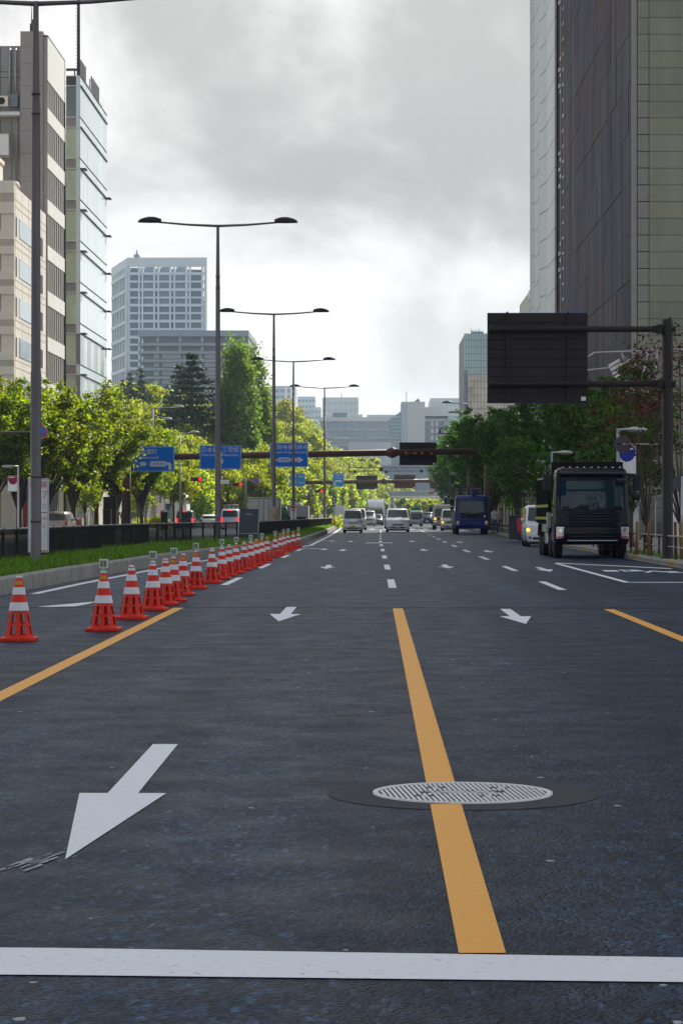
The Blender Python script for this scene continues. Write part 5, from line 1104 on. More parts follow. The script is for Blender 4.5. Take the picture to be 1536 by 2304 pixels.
def car(label, cat, X, Y, W, L, H, prof, belt, body, rear=False, dirz=0.0, wf=(.16, .80), lights='clear', plate=None, grille=True, wsz=None, name=None, lit=None, wr=.29, zb=.17, roofm=None):
    """prof: list of (y, ztop); vehicle nose at y=0"""
    r_ = thing(name or cat.replace(' ', '_'), label, cat, (X, Y, 0), dirz if not rear else R(180) + dirz)
    rings = []
    def hw(z, f=1): 
        t = max(0, min(1, (z - belt) / max(.01, H - belt))); return lerp(W * .497, W * .425, t)
    for y, zt in prof:
        zm = min(belt, zt - .03); e = .97 if y < .12 or y > L - .1 else 1.0; ww = W / 2 * e; zz = zb + (.06 if y < .1 else 0)
        tw = hw(zt) * e; sh = min(.10, (zt - zm) * .6)
        half = [(0, zz), (ww * .86, zz), (ww * .97, zz + .12), (ww, lerp(zz, zm, .55)), (ww * .985, zm), (lerp(ww * .985, tw, .8) if zt > belt + .1 else tw, zt - sh), (tw - sh * .9, zt), (0, zt + .008)]
        rings.append([(x, y, z) for x, z in half] + [(-x, y, z) for x, z in half[-2:0:-1]])
    q = MB(); q.loft(rings); q.build('body', body, r_)
    up = [(y, z) for y, z in prof if z > belt - .02]; (ya, za), (yb, zb2) = wsz
    ni = 5; rows = []
    for t in (.04, .5, .96):
        y, z = lerp(ya, yb, t), lerp(za, zb2, t); x = hw(z) - .085
        rows.append([(lerp(-x, x, i / ni), y - .02 - .03 * (1 - (2 * i / ni - 1) ** 2) + .02, z + .018) for i in range(ni + 1)])
    q = MB(); q.loft(rows, 0, True, False, False); q.build('windscreen' if not rear else 'windscreen', M_glass, r_)
    # side glass
    y1, y2 = yb + .12, L - .35
    for s in (-1, 1):
        n_ = 3 if L > 4.2 else 2; yy = [lerp(y1 - .25, y2, i / n_) for i in range(n_ + 1)]
        for a, c in zip(yy, yy[1:]):
            zl, zh = belt + .03, H - .16; q = MB(); q.add([(s * (hw(zl) + .004), a + .03, zl), (s * (hw(zl) + .004), c - .03, zl), (s * (hw(zh) + .016), c - .03, zh), (s * (hw(zh) + .016), a + (.03 if a > y1 else .28), zh)], [(0, 1, 2, 3)]); q.build('side_window', M_glass, r_)
    # rear glass, tail lights
    q = MB(); zl, zh = belt + .04, H - .17; q.add([(-hw(zl) * .84, L + .012, zl), (hw(zl) * .84, L + .012, zl), (hw(zh) * .84, L - .02, zh), (-hw(zh) * .84, L - .02, zh)], [(0, 1, 2, 3)]); q.build('rear_window', M_glass, r_)
    for s in (-1, 1):
        q = MB(); q.b(s * W * .40, s * W * .485, L - .05, L + .015, zb + .45, belt - .02); q.build('tail_light', M_redlit if rear and lights == 'brake' else M_red, r_)
        wheel(r_, s * (W / 2 - .11), L * wf[0], wr, .2); wheel(r_, s * (W / 2 - .11), L * wf[1], wr, .2)
        q = MB(); q.loft([rrect(.16, -.04, .06, .03, z) for z in (0, .15)]); m_ = q.build('mirror', body, r_, (s * (W / 2 + .09), ya + .25, belt + .02))
    z1 = prof[0][1]; zh = min(prof[1][1], belt) 
    for s in (-1, 1):
        q = MB(); hx0, hx1 = (.27, .47); q.loft([[(s * W * hx0, -.012, zh - .16), (s * W * hx1, .05, zh - .14), (s * W * (hx1 + .012), .22, zh - .05), (s * W * hx0, .02, zh - .04)], [(s * W * hx0, .1, zh - .16), (s * W * hx1, .2, zh - .14), (s * W * (hx1 + .0), .3, zh - .05), (s * W * hx0, .1, zh - .04)]], 0, False); q.build('headlight', M_lens, r_)
        if lit and lit * s > 0: q = MB(); q.lathe([(.075, -.05), (.06, -.02)], 10, (s * W * .44, .02, zh - .13), 'y'); q.build('indicator', M_amber, r_)
        q = MB(); q.lathe([(.05, -.03), (.045, .02)], 10, (s * W * .38, 0.01, zb + .22), 'y'); q.build('fog_light', M_blk, r_)
    if grille:
        q = MB()
        for i in range(3): q.b(-W * .24, W * .24, -.022, .03, zh - .17 + i * .045, zh - .14 + i * .045)
        q.build('grille', M_blk if grille == 1 else M_steel, r_)
    q = MB(); q.b(-W * .30, W * .30, -.02, .05, zb + .14, zb + .24); q.build('air_intake', M_blk, r_)
    if plate: q = MB(); q.b(-.165, .165, -.035, -.021, zb + .2, zb + .36); q.build('number_plate', plate, r_)
    if rear: q = MB(); q.b(-.165, .165, L + .016, L + .03, zb + .3, zb + .45); q.build('number_plate', M_wh, r_)
    q = MB(); q.b(-W * .44, W * .44, .25, L - .2, .12, zb + .08); q.build('underside', M_blk, r_)
    for s in (-.22, .2): q = MB(); q.tube([(W * s, ya - .035, za + .03), (W * (s + .26), lerp(ya, yb, .1) - .03, lerp(za, zb2, .1) + .035)], .012, 5); q.build('wiper', M_blk, r_)
    return r_
KEI = lambda H: [(0, .42), (.02, .86), (.12, 1.0), (.38, 1.06), (.80, H - .10), (.98, H - .01), (1.8, H), (3.1, H - .01), (3.32, H - .12), (3.38, .98), (3.39, .5)]
VAN = lambda H, L: [(0, .42), (.02, .70), (.10, .92), (.35, 1.02), (.85, 1.10), (1.75, H - .10), (2.05, H - .01), (2.8, H), (L - .5, H - .02), (L - .12, H - .16), (L - .03, 1.1), (L, .55)]
BOXV = lambda H, L: [(0, .45), (.03, .9), (.15, 1.05), (.45, 1.12), (.95, H - .10), (1.15, H - .01), (2.0, H), (L - .3, H - .02), (L - .07, H - .14), (L - .01, 1.1), (L, .5)]
SED = lambda H, L: [(0, .40), (.03, .62), (.2, .76), (1.1, .90), (1.25, .93), (1.95, H - .05), (2.25, H), (2.9, H - .01), (3.3, H - .08), (3.95, .98), (L - .15, .93), (L - .02, .7), (L, .5)]
M_plate_y = mat('yellow_plate', (0.62, 0.36, 0.01), 0.5); 
silver = carpaint('silver', (0.42, 0.43, 0.45), .5); white = carpaint('white', (0.62, 0.63, 0.62), 0); dark = carpaint('dark', (0.02, 0.021, 0.024), .3); pearl = carpaint('pearl', (0.58, 0.60, 0.63), .2); navy = carpaint('navy', (0.015, 0.03, 0.07), .3); greyc = carpaint('grey', (0.20, 0.21, 0.22), .4); champ = carpaint('bronze', (0.30, 0.24, 0.19), .4)
def at_car(px, Y): return PX(px, Y)
car('silver boxy minivan with a yellow plate, nearest car left of the lane line', 'van', PX(793, 183), 183, 1.48, 3.39, 1.78, KEI(1.78), 1.06, silver, plate=M_plate_y, wsz=((.40, 1.07), (.80, 1.68)), name='minivan', grille=2)
v_ = car('white van with a dark roof rack behind the silver boxy minivan', 'van', PX(803, 215), 215, 1.66, 4.3, 1.95, BOXV(1.95, 4.3), 1.12, white, wsz=((.47, 1.13), (.95, 1.85)), plate=M_wh, name='van')
q = MB()
for y in (1.2, 2.2, 3.2): q.tube([(-.7, y, 2.05), (.7, y, 2.05)], .025, 6)
for x in (-.7, .7): q.tube([(x, 1.0, 2.05), (x, 3.6, 2.05)], .025, 6); [q.tube([(x, y, 1.94), (x, y, 2.05)], .02, 5) for y in (1.2, 3.2)]
q.build('roof_rack', M_blk, v_)
car('silver people carrier with a low wide grille, nearest car right of the lane line', 'minivan', PX(894.5, 190), 190, 1.85, 4.8, 1.87, VAN(1.87, 4.8), 1.12, pearl, plate=M_plate_y if False else M_wh, wsz=((.90, 1.13), (1.75, 1.77)), name='people_carrier', grille=1, wr=.32)
car('dark grey van half hidden behind the silver people carrier', 'van', PX(884, 236), 236, 1.7, 4.4, 1.92, BOXV(1.92, 4.4), 1.12, greyc, plate=M_wh, wsz=((.47, 1.13), (.95, 1.82)), name='van')
car('white small van just right of the roof rack van', 'van', PX(829, 285), 285, 1.6, 3.9, 1.85, BOXV(1.85, 3.9), 1.08, white, plate=M_wh, wsz=((.47, 1.09), (.95, 1.76)), name='van')
car('black saloon car between the white box truck and the small van', 'car', PX(845, 305), 305, 1.7, 4.5, 1.45, SED(1.45, 4.5), .94, dark, plate=M_wh, wsz=((1.25, .94), (1.95, 1.39)), name='saloon_car')
car('dark blue van with a roof ladder, far right lane', 'van', PX(960, 335), 335, 1.7, 4.2, 1.75, BOXV(1.75, 4.2), 1.05, navy, plate=M_wh, wsz=((.47, 1.06), (.95, 1.66)), name='van')
car('white small van with one amber light on between two crane trucks', 'van', PX(1012, 206), 206, 1.48, 3.39, 1.86, KEI(1.86), 1.06, white, plate=M_wh, wsz=((.40, 1.07), (.80, 1.76)), name='minivan', lit=-1)
car('white delivery van with an amber light on right behind the dump truck', 'van', PX(1221, 104), 104, 1.5, 3.39, 1.80, KEI(1.80), 1.06, pearl, plate=M_wh, wsz=((.40, 1.07), (.80, 1.70)), name='minivan', lit=-1, grille=0)
# traffic going away on the left carriageway
def away(label, cat, px, Y, W, L, H, prof, belt, m, wsz, lights='brake', name=None):
    return car(label, cat, PX(px, Y), Y + L, W, L, H, prof, belt, m, True, 0, lights=lights, wsz=wsz, name=name)
v_ = away('white van with brake lights on left of the folding board', 'van', 517, 225, 1.75, 4.5, 1.92, BOXV(1.92, 4.5), 1.12, pearl, ((.47, 1.13), (.95, 1.82)), name='van')
q = MB(); 
for x in (-.6, -.2, .2, .6): q.tube([(x, 1.4, 1.93), (x, 1.4, 2.3), (x, 3.6, 2.3), (x, 3.6, 1.93)], .025, 6)
for y in (1.5, 2.5, 3.5): q.tube([(-.6, y, 2.3), (.6, y, 2.3)], .025, 6)
q.build('ladder_rack', M_steel, v_)
for v__, z in ((v_, 1.86),): q = MB(); q.b(-.15, .15, 4.42, 4.47, z - .12, z - .06); q.build('high_brake_light', M_redlit, v__)
v2 = away('black people carrier with brake lights on before the kiosk', 'van', 415, 235, 1.7, 4.2, 1.8, BOXV(1.8, 4.2), 1.05, dark, ((.47, 1.06), (.95, 1.72)), name='people_carrier')
q = MB(); q.b(-.15, .15, 4.06, 4.16, 1.66, 1.74); q.build('high_brake_light', M_redlit, v2)
away('white saloon car left of the second lamp pole', 'car', 470, 240, 1.7, 4.4, 1.42, SED(1.42, 4.4), .94, white, ((1.25, .94), (1.95, 1.37)), 'off', name='saloon_car')
away('bronze hatchback half hidden by the notice board', 'car', 121, 150, 1.7, 4.2, 1.58, BOXV(1.58, 4.2), .98, champ, ((.47, .99), (.95, 1.5)), 'off', name='hatchback')
away('grey car behind the black people carrier', 'car', 440, 262, 1.75, 4.4, 1.62, BOXV(1.62, 4.4), .98, greyc, ((.47, .99), (.95, 1.55)), 'off', name='hatchback')
# ---- trucks
def truck(label, X, Y, W, Hc, cabm, L=8.0, accent=None, name='truck', wr=.48, zlow=.42, detail=1, axles=(.95, 2.3, 5.6, 6.8), facegrille=None, lit=False, lowface=None, shade=True):
    r_ = thing(name, label, 'truck', (X, Y, 0)); zb_ = 1.0 + (Hc - 2.0) * .62; D = 1.75
    lv = [(zlow + .0, .06, W * .97), (zlow + .1, .0, W), (zb_ - .35, .01, W), (zb_, .05, W * .995), (Hc - .28, .20, W * .955), (Hc - .08, .30, W * .93), (Hc, .46, W * .86)]
    q = MB(); q.loft([rrect(w, y, D, .17 if z < Hc - .05 else .12, z, 5) for z, y, w in lv]); cab = q.build('cab', cabm, r_)
    def front(z0, z1, frac, off=.012, n_=12, m=0):
        def yf(z):
            for (a, ya, wa), (b_, yb, wb) in zip(lv, lv[1:]):
                if z <= b_: t = (z - a) / (b_ - a); return lerp(ya, yb, t), lerp(wa, wb, t)
            return lv[-1][1], lv[-1][2]
        rows = []
        for i in range(4):
            z = lerp(z0, z1, i / 3); y, w = yf(z); row = []
            for k in range(n_ + 1):
                x = lerp(-frac, frac, k / n_) * w; e = abs(x) - (w / 2 - .17); yy = y + (.17 - math.sqrt(max(0, .17 ** 2 - e * e)) if e > 0 else 0); row.append((x, yy - off, z))
            rows.append(row)
        return rows
    zw0, zw1 = zb_ + .02, Hc - .20
    q = MB(); q.loft(front(zw0, zw1, .468), 0, True, False, False); q.build('windscreen', M_glass, r_)
    for sx in (-.20, .22) if detail else (): q = MB(); q.tube([(sx * W - .25, .02, zw0 + .0), (sx * W + .42, .02, zw0 + .10)], .014, 5); q.build('wiper', M_blk, r_)
    for s in (-1, 1):
        q = MB(); x = s * (W * .497 + .006); q.add([(x, .42, zb_ + .04), (x, 1.45, zb_ + .04), (x - s * W * .022, 1.45, Hc - .3), (x - s * W * .022, .62, Hc - .3)], [(0, 1, 2, 3)]); q.build('door_window', M_glass, r_)
        q = MB(); q.b(x - .001 * s, x + s * .012, .38, .40, zlow + .3, zb_); q.b(x - .001 * s, x + s * .012, 1.5, 1.52, zlow + .3, zb_); q.build('door_gap', M_blk, r_)
        q = MB(); q.b(x, x + s * .03, 1.25, 1.45, zb_ - .18, zb_ - .14); q.build('door_handle', M_chrome, r_)
    rows = front(zlow - .05, zlow + .48, .492, .03); q = MB(); q.loft(rows, 0, True, False, False); q.build('bumper', lowface or cabm, r_)
    return r_, zb_, front
def common(r_, W, L, axles, wr, dual_from=2):
    for i, y in enumerate(axles):
        for s in (-1, 1): wheel(r_, s * (W / 2 - .17), y, wr, .27 if i < dual_from else .5 if False else .3)
    q = MB()
    for s in (-1, 1): q.b(s * .38 - .06, s * .38 + .06, .9, L - .1, .62, .86)
    for y in axles: q.tube([(-W / 2 + .2, y, wr), (W / 2 - .2, y, wr)], .08, 8)
    q.build('chassis', M_blk, r_)
def tlight(r_, W, z0, z1, x0=.36, x1=.475, amber=False, y=.03, frame=True):
    for s in (-1, 1):
        q = MB(); a, b_ = sorted((s * W * x0, s * W * x1)); q.b(a, b_, y - .055, y + .1, z0, z1); h = q.build('headlight', M_blk if not frame else M_chrome, r_, bevel=.015)
        q = MB(); q.b(a + .02, b_ - .02, y - .064, y - .056, z0 + (z1 - z0) * .42, z1 - .025); q.build('lens', M_lens, h)
        q = MB(); q.lathe([(.07, -.07), (.045, -.055)], 12, ((a + b_) / 2, y, z0 + (z1 - z0) * .7), 'y', caps=True); q.build('reflector', M_chrome, h)
        q = MB(); q.b(a + .02, b_ - .02, y - .064, y - .056, z0 + .02, z0 + (z1 - z0) * .2); q.build('side_indicator', M_amberoff if amber else M_red, h)
        q = MB(); q.b(a + .02, b_ - .02, y - .063, y - .056, z0 + (z1 - z0) * .23, z0 + (z1 - z0) * .38); q.build('lower_lens', M_lens, h)
def tmirror(r_, W, Hc, s, two=True, big=True):
    x = s * (W / 2 + .20); q = MB(); q.tube([(s * W * .46, .35, Hc - .18), (x - s * .07, .12, Hc - .20), (x - s * .09, .10, Hc - 1.15), (s * W * .49, .3, Hc - 1.28)], .018, 6); f = q.build('mirror_arm', M_blk, r_)
    q = MB(); q.loft([rrect(.25, -.05, .10, .045, z) for z in (-.24, -.21, .2, .24)]); q.build('mirror', M_blk, r_, (x + s * .03, .08, Hc - .48))
    if two: q = MB(); q.loft([rrect(.24, -.05, .10, .045, z) for z in (-.12, .12)]); q.build('mirror', M_blk, r_, (x + s * .0, .08, Hc - .90))
# black dump truck
nav = mat('black_blue_paint', (0.003, 0.004, 0.014), 0.08, 0.0, var=0.04, spec=.2); nav2 = mat('satin_black', (0.006, 0.006, 0.007), 0.4, var=.1, spec=.12); lime = mat('lime_trim', (0.32, 0.38, 0.03), 0.5, var=.1)
DW, DH = 2.36, 2.86
dt, zb_, fr = truck('black and navy dump truck parked at the right kerb', PX(1331, 76), 76, DW, DH, nav, 8.0, zlow=.50, lowface=nav)
common(dt, DW, 8.0, (1.15, 2.75, 5.9, 7.15), .50)
tlight(dt, DW, .62, 1.00, .375, .48, False, .03)
for z0, z1, f, mm, nm in ((1.06, zb_ - .04, .30, nav2, 'front_grille'), (.60, 1.0, .30, nav2, 'lower_grille')):
    q = MB(); q.loft(fr(z0, z1, f, .02), 0, True, False, False); gr = q.build(nm, mm, dt)
    for i in range(4 if z0 > 1 else 3):
        z = lerp(z0 + .06, z1 - .12, i / (3 if z0 > 1 else 2)); q = MB(); rws = fr(z, z + .05, f * (.98 - .12 * (i % 2)), .045); rw2 = fr(z, z + .05, f * (.98 - .12 * (i % 2)), .021)
        q.loft(rws, 0, True, False, False); q.loft([rws[-1], rw2[-1]], 0, True, False, False); q.loft([rws[0], rw2[0]], 0, True, False, False); q.build('grille_slat', nav, gr)
for s in (-1, 1):
    for i, z in enumerate((1.13, 1.30, 1.52)):
        q = MB(); q.prism([(s * DW * .30, z), (s * DW * (.36 + .02 * i), z + .03), (s * DW * (.35 + .02 * i), z + .13), (s * DW * .30, z + .11)], -.05, .02, 'y'); q.build('air_fin', nav, dt, bevel=.01)
    q = MB(); q.loft([[(s * DW * .32, -.035, 1.02), (s * DW * .49, .10, 1.02), (s * DW * .49, .10, 1.07), (s * DW * .32, -.035, 1.05)], [(s * DW * .32, .05, 1.02), (s * DW * .49, .2, 1.02), (s * DW * .49, .2, 1.07), (s * DW * .32, .05, 1.05)]], 0, False); q.build('lamp_brow', nav, dt)
q = MB(); q.b(-.2, .2, -.06, -.035, .66, .82); q.build('number_plate', nav2, dt)
q = MB(); q.b(-DW * .33, DW * .33, -.045, -.02, .555, .585); q.build('chrome_strip', M_steel, dt)
q = MB(); q.loft([[(x, y, z) for x, y, z in ((-DW * .42, .10, DH - .13), (DW * .42, .10, DH - .13), (DW * .42, .03, DH - .2), (-DW * .42, .03, DH - .2))], [(-DW * .42, .32, DH - .05), (DW * .42, .32, DH - .05), (DW * .43, .24, DH - .2), (-DW * .43, .24, DH - .2)]], 0, False); q.build('sun_visor', nav, dt, bevel=.015)
for i in range(9): q = MB(); q.lathe([(.035, 0), (.03, .03), (.01, .045)], 8); q.build('marker_lamp', M_lens, dt, (lerp(-DW * .38, DW * .38, i / 8), .38, DH - .01))
tmirror(dt, DW, DH, 1, True); tmirror(dt, DW, DH, -1, False)
q = MB(); q.loft([rrect(.3, -.06, .1, .04, z) for z in (-.07, .08)]); q.build('kerb_mirror', M_blk, dt, (DW * .38, -.06, DH - .42))
q = MB(); q.b(-.9, -.2, .34, .44, zb_ + .04, zb_ + .12); q.build('dashboard_mat', mat('teal_mat', (0.05, 0.25, 0.28), .6), dt)
bx = MB(); bx.b(-DW / 2 + .02, DW / 2 - .02, 2.0, 7.9, 1.05, 1.12); bx.build('tipper_floor', nav2, dt)
for s in (-1, 1):
    q = MB(); x = s * (DW / 2 - .04); q.b(x - .04, x + .04, 2.0, 7.9, 1.12, 2.55); side = q.build('tipper_side', nav, dt)
    for i in range(10): q = MB(); q.b(x + s * .041, x + s * .10, 2.15 + i * .62, 2.23 + i * .62, 1.1, 2.56); q.build('side_rib', nav2, side)
    for z in (1.22, 1.62): q = MB(); q.b(x + s * .101, x + s * .125, 2.0, 7.9, z, z + .09); q.build('lime_strip', lime, side)
    q = MB(); q.b(x - .06, x + .11, 1.98, 7.9, 2.57, 2.62); q.build('top_rail', M_steel, side)
    q = MB(); q.prism([(2.3, 1.06), (4.6, 1.06), (4.6, .82), (2.3, .82)], x - .12, x + s * .06 + .0, 'x'); q.build('side_guard', M_steel, dt)
    q = MB(); q.b(s * DW * .38, s * DW * .50, 3.5, 4.6, .42, .80); q.build('fuel_tank', M_chrome, dt, bevel=.04)
    for y in (5.9, 7.15): q = MB(); n_ = 10; q.loft([[(xx, y + .6 * math.cos(a), .5 + .6 * math.sin(a)) for a in [R(15) + i * R(150) / n_ for i in range(n_ + 1)]] for xx in (s * (DW / 2 - .4), s * (DW / 2 + .02))], 0, True, False, False); q.build('mudguard', nav2, dt)
    q = MB(); q.b(s * DW * .44, s * (DW / 2 + .10), 1.9, 2.25, .95, 1.45); q.build('side_box', M_steel, dt, bevel=.02)
q = MB(); q.b(-DW / 2 + .03, DW / 2 - .03, 1.90, 1.98, 1.12, 3.08); q.build('tipper_front', nav2, dt, bevel=.01)
q = MB(); q.b(-DW / 2 + .03, DW / 2 - .03, 7.84, 7.9, 1.12, 2.6); q.build('tailgate', nav, dt)
q = MB(); q.tube([(DW * .25, 1.5, DH), (DW * .25, 1.5, DH + .9)], .008, 5); q.build('aerial', M_blk, dt)
# blue crane truck
blu = mat('truck_blue', (0.003, 0.024, 0.17), 0.25, 0.0, var=.08, spec=.3)
BW, BH = 2.36, 2.72
bt, zb_, fr = truck('blue crane truck with pallets on its load bed', PX(1061, 169), 169, BW, BH, blu, 8.5, zlow=.45)
common(bt, BW, 8.5, (1.1, 2.6, 6.2), .48); tlight(bt, BW, .62, .98, .37, .475, True, .03, False)
q = MB(); q.loft(fr(.55, .98, .29, .02), 0, True, False, False); q.build('lower_grille', nav2, bt)
q = MB(); q.add([(-.42, -.02, zb_ - .03), (.42, -.02, zb_ - .03), (.27, -.025, 1.12), (-.27, -.025, 1.12)], [(0, 1, 2, 3)]); q.build('front_grille', nav2, bt)
for s in (-1, 1):
    for z in (1.18, 1.38): q = MB(); q.b(s * .42, s * .80, -.03, .0, z, z + .1); q.build('air_fin', nav2, bt)
    q = MB(); q.add([(s * .62, -.0, zb_ - .05), (s * 1.0, .0, zb_ - .05), (s * .72, -.01, 1.52)], [(0, 1, 2)]); q.build('dark_corner', nav2, bt)
tmirror(bt, BW, BH, 1, True); tmirror(bt, BW, BH, -1, True)
q = MB(); q.lathe([(.07, -.02), (.06, .0)], 12, (BW * .37, -.01, zb_ - .18), 'y'); q.build('round_sticker', M_wh, bt)
q = MB(); q.b(-BW / 2 + .02, BW / 2 - .02, 2.7, 8.4, 1.0, 1.12); q.build('load_bed', nav2, bt)
for s in (-1, 1):
    q = MB(); q.b(s * (BW / 2 - .05), s * BW / 2, 2.75, 8.4, 1.12, 1.55); q.build('bed_side', M_steel, bt)
    for i in range(6): q = MB(); q.b(s * BW / 2, s * (BW / 2 + .03), 3 + i * .9, 3.06 + i * .9, .7, 1.6); q.build('bed_post', M_rail, bt)
q = MB(); q.b(-.22, .22, 2.0, 2.5, 1.0, 2.5); q.build('crane_column', blu, bt); q = MB(); q.tube([(.15, 2.25, 2.55), (.15, .9, 2.95), (.15, .35, 2.98)], .14, 8); q.build('crane_boom', blu, bt); q = MB(); q.b(.02, .42, .3, .55, 2.78, 3.18); q.build('boom_head', blu, bt, bevel=.04)
M_pal2 = mat('pallet_wood', (0.30, 0.22, 0.15), 0.8, var=.25, scale=3)
pl = thing('pallet_stack', 'stack of wooden pallets with dark straps on the blue truck', 'pallets', (PX(1061, 169), 171.9, 1.12))
for k in range(9):
    q = MB(); z = k * .25
    for i in range(7): q.b(-1.02, 1.02, .05 + i * .3, .2 + i * .3, z + .11, z + .14)
    for x in (-1.0, -.05, .9): q.b(x, x + .1, .05, 2.0, z + .01, z + .11)
    q.build('pallet', M_pal2, pl)
for x in (-.72, -.14, .36, .86): q = MB(); q.b(x - .07, x + .07, -.01, .04, 1.15, 2.24); q.build('strap', blu, pl)
# white crane truck
wt = mat('truck_white', (0.50, 0.51, 0.49), 0.4, 0, var=.1)
WW, WH = 1.95, 2.32
t_, zb_, fr = truck('white crane truck with a blue boom behind the blue truck', PX(998, 222), 222, WW, WH, wt, 6.5, zlow=.42)
common(t_, WW, 6.5, (.95, 4.6), .40); tlight(t_, WW, .62, .80, .33, .46, True, .03, False)
q = MB(); q.loft(fr(.9, 1.15, .3, .02), 0, True, False, False); q.build('front_grille', nav2, t_)
tmirror(t_, WW, WH, -1, False); tmirror(t_, WW, WH, 1, False)
q = MB(); q.b(-WW / 2, WW / 2, 2.1, 6.4, .95, 1.35); q.build('load_bed', wt, t_); q = MB(); q.lathe([(.14, 0), (.14, 2.4)], 10, (.2, 1.9, .9)); q.tube([(.2, 1.9, 3.1), (.2, .6, 2.75)], .12, 8); q.build('crane_boom', blu, t_)
for s in (-1, 1): q = MB(); q.lathe([(.09, -.05), (.07, 0)], 10, (s * WW * .42, 0, 1.0), 'y'); q.build('indicator', M_amberoff if s > 0 else M_amber, t_)
# white box truck with wind deflector in the middle
t_, zb_, fr = truck('white box truck with a silver wind deflector, middle of the far traffic', PX(845, 318), 318, 2.2, 2.45, wt, 8, zlow=.45)
common(t_, 2.2, 8, (1.0, 5.8), .45); tlight(t_, 2.2, .7, .9, .33, .46, True, .03, False); tmirror(t_, 2.2, 2.45, -1, False); tmirror(t_, 2.2, 2.45, 1, False)
q = MB(); q.b(-1.2, 1.2, 2.0, 8, 1.0, 3.45); q.build('cargo_box', M_wh, t_, bevel=.03)
q = MB(); q.loft([[(-1.0, .5, 2.46), (1.0, .5, 2.46), (1.0, 1.95, 2.46), (-1.0, 1.95, 2.46)], [(-1.05, 1.0, 3.0), (1.05, 1.0, 3.0), (1.05, 1.95, 3.0), (-1.05, 1.95, 3.0)], [(-1.1, 1.6, 3.4), (1.1, 1.6, 3.4), (1.1, 1.95, 3.4), (-1.1, 1.95, 3.4)]], 0, False); q.build('wind_deflector', pearl, t_)
q = MB(); q.loft(fr(.95, 1.25, .3, .02), 0, True, False, False); q.build('front_grille', nav2, t_)
# small flat truck with a green covered load
t_, zb_, fr = truck('small white truck carrying a pointed green covered load', PX(936, 282), 282, 1.55, 1.85, wt, 4.6, zlow=.35)
common(t_, 1.55, 4.6, (.8, 3.6), .32); tlight(t_, 1.55, .6, .76, .33, .46, True, .03, False)
q = MB(); q.b(-.78, .78, 1.8, 4.6, .7, 1.05); q.build('load_bed', wt, t_); q = MB(); q.loft(fr(.82, .95, .3, .02), 0, True, False, False); q.build('front_grille', nav2, t_)
q = MB(); q.prism([(-.72, 1.05), (.72, 1.05), (.68, 1.8), (.05, 2.5), (-.68, 1.8)], 1.85, 4.5, 'x' if False else 'y'); tag(q.build('covered_load', mat('green_tarpaulin', (0.01, 0.16, 0.07), 0.6, var=.15), None, (PX(936, 282), 282, 0)), 'pointed green tarpaulin load on the small white truck', 'covered load')
# box truck and green truck going away on the left carriageway
t_ = thing('truck', 'plain pale box truck seen from behind between two lamp poles', 'truck', (PX(592, 168), 168, 0)); common(t_, 2.1, 6, (1.2, 4.8), .4)
q = MB(); q.b(-1.08, 1.08, 0, 4.4, .75, PZ(1119, 168)); bxo = q.build('cargo_box', mat('dirty_white_box', (0.56, 0.53, 0.49), 0.55, var=.18, scale=1.5, streak=True), t_, bevel=.02)
q = MB(); q.b(-.012, .012, -.012, -.001, .8, 2.5); q.b(-1.0, 1.0, -.012, -.001, 2.5, 2.53); q.build('door_gap', M_line, bxo)
for x in (-.35, .02, .38): q = MB(); q.tube([(x, -.035, .8), (x, -.035, 2.52)], .02, 6); q.build('lock_bar', M_louv, bxo)
q = MB(); q.b(-1.0, 1.0, 4.6, 6.0, .6, 2.2); q.build('cab', wt, t_, bevel=.1)
for s in (-1, 1): q = MB(); q.b(s * .75 - .15, s * .75 + .15, -.03, .0, .55, .68); q.build('tail_light', M_red, t_)
t_ = thing('truck', 'grey sided flat truck with a green cover seen from behind left of the fourth lamp', 'truck', (PX(664, 215), 215, 0)); common(t_, 2.0, 6, (1.2, 4.8), .4)
q = MB(); q.b(-1.35, 1.15, 0.5, 4.2, .75, PZ(1137, 215)); q.build('cargo_box', mat('grey_box', (0.40, 0.40, 0.41), 0.6, var=.1), t_); q = MB(); q.b(-1.0, 1.0, 4.4, 5.8, .6, 1.9); q.build('cab', wt, t_, bevel=.1)
q = MB(); q.loft([rrect(1.0, -.6, .48, .2, z) for z in (.8, 1.5)] + [rrect(.7, -.4, .3, .15, 2.1)]); q.build('green_cover', mat('dark_green_cover', (0.02, 0.12, 0.075), 0.7, var=.2), t_, (-1.1, 0, 0))
q = MB(); q.prism([(-.6, PZ(1130, 215) - .25), (.6, PZ(1130, 215) - .2), (.4, PZ(1130, 215)), (-.4, PZ(1130, 215) + .02)], .6, 2, 'y'); q.build('wind_deflector', M_wh, t_)
q = MB(); q.b(-.9, .9, .44, .499, .78, 1.2); q.build('tail_board', nav2, t_)
# white container box at the roadside beyond the railing
t_ = thing('truck', 'white van body truck half hidden behind the silver boxy minivan', 'truck', (PX(762, 262), 262, 0)); common(t_, 1.8, 5, (1.0, 4.0), .36)
q = MB(); q.b(-.62, .62, 0, 3.2, .7, PZ(1138, 262)); q.build('cargo_box', M_wh, t_, bevel=.02); q = MB(); q.b(-.6, .6, 3.3, 4.6, .5, 1.8); q.build('cab', wt, t_, bevel=.08)
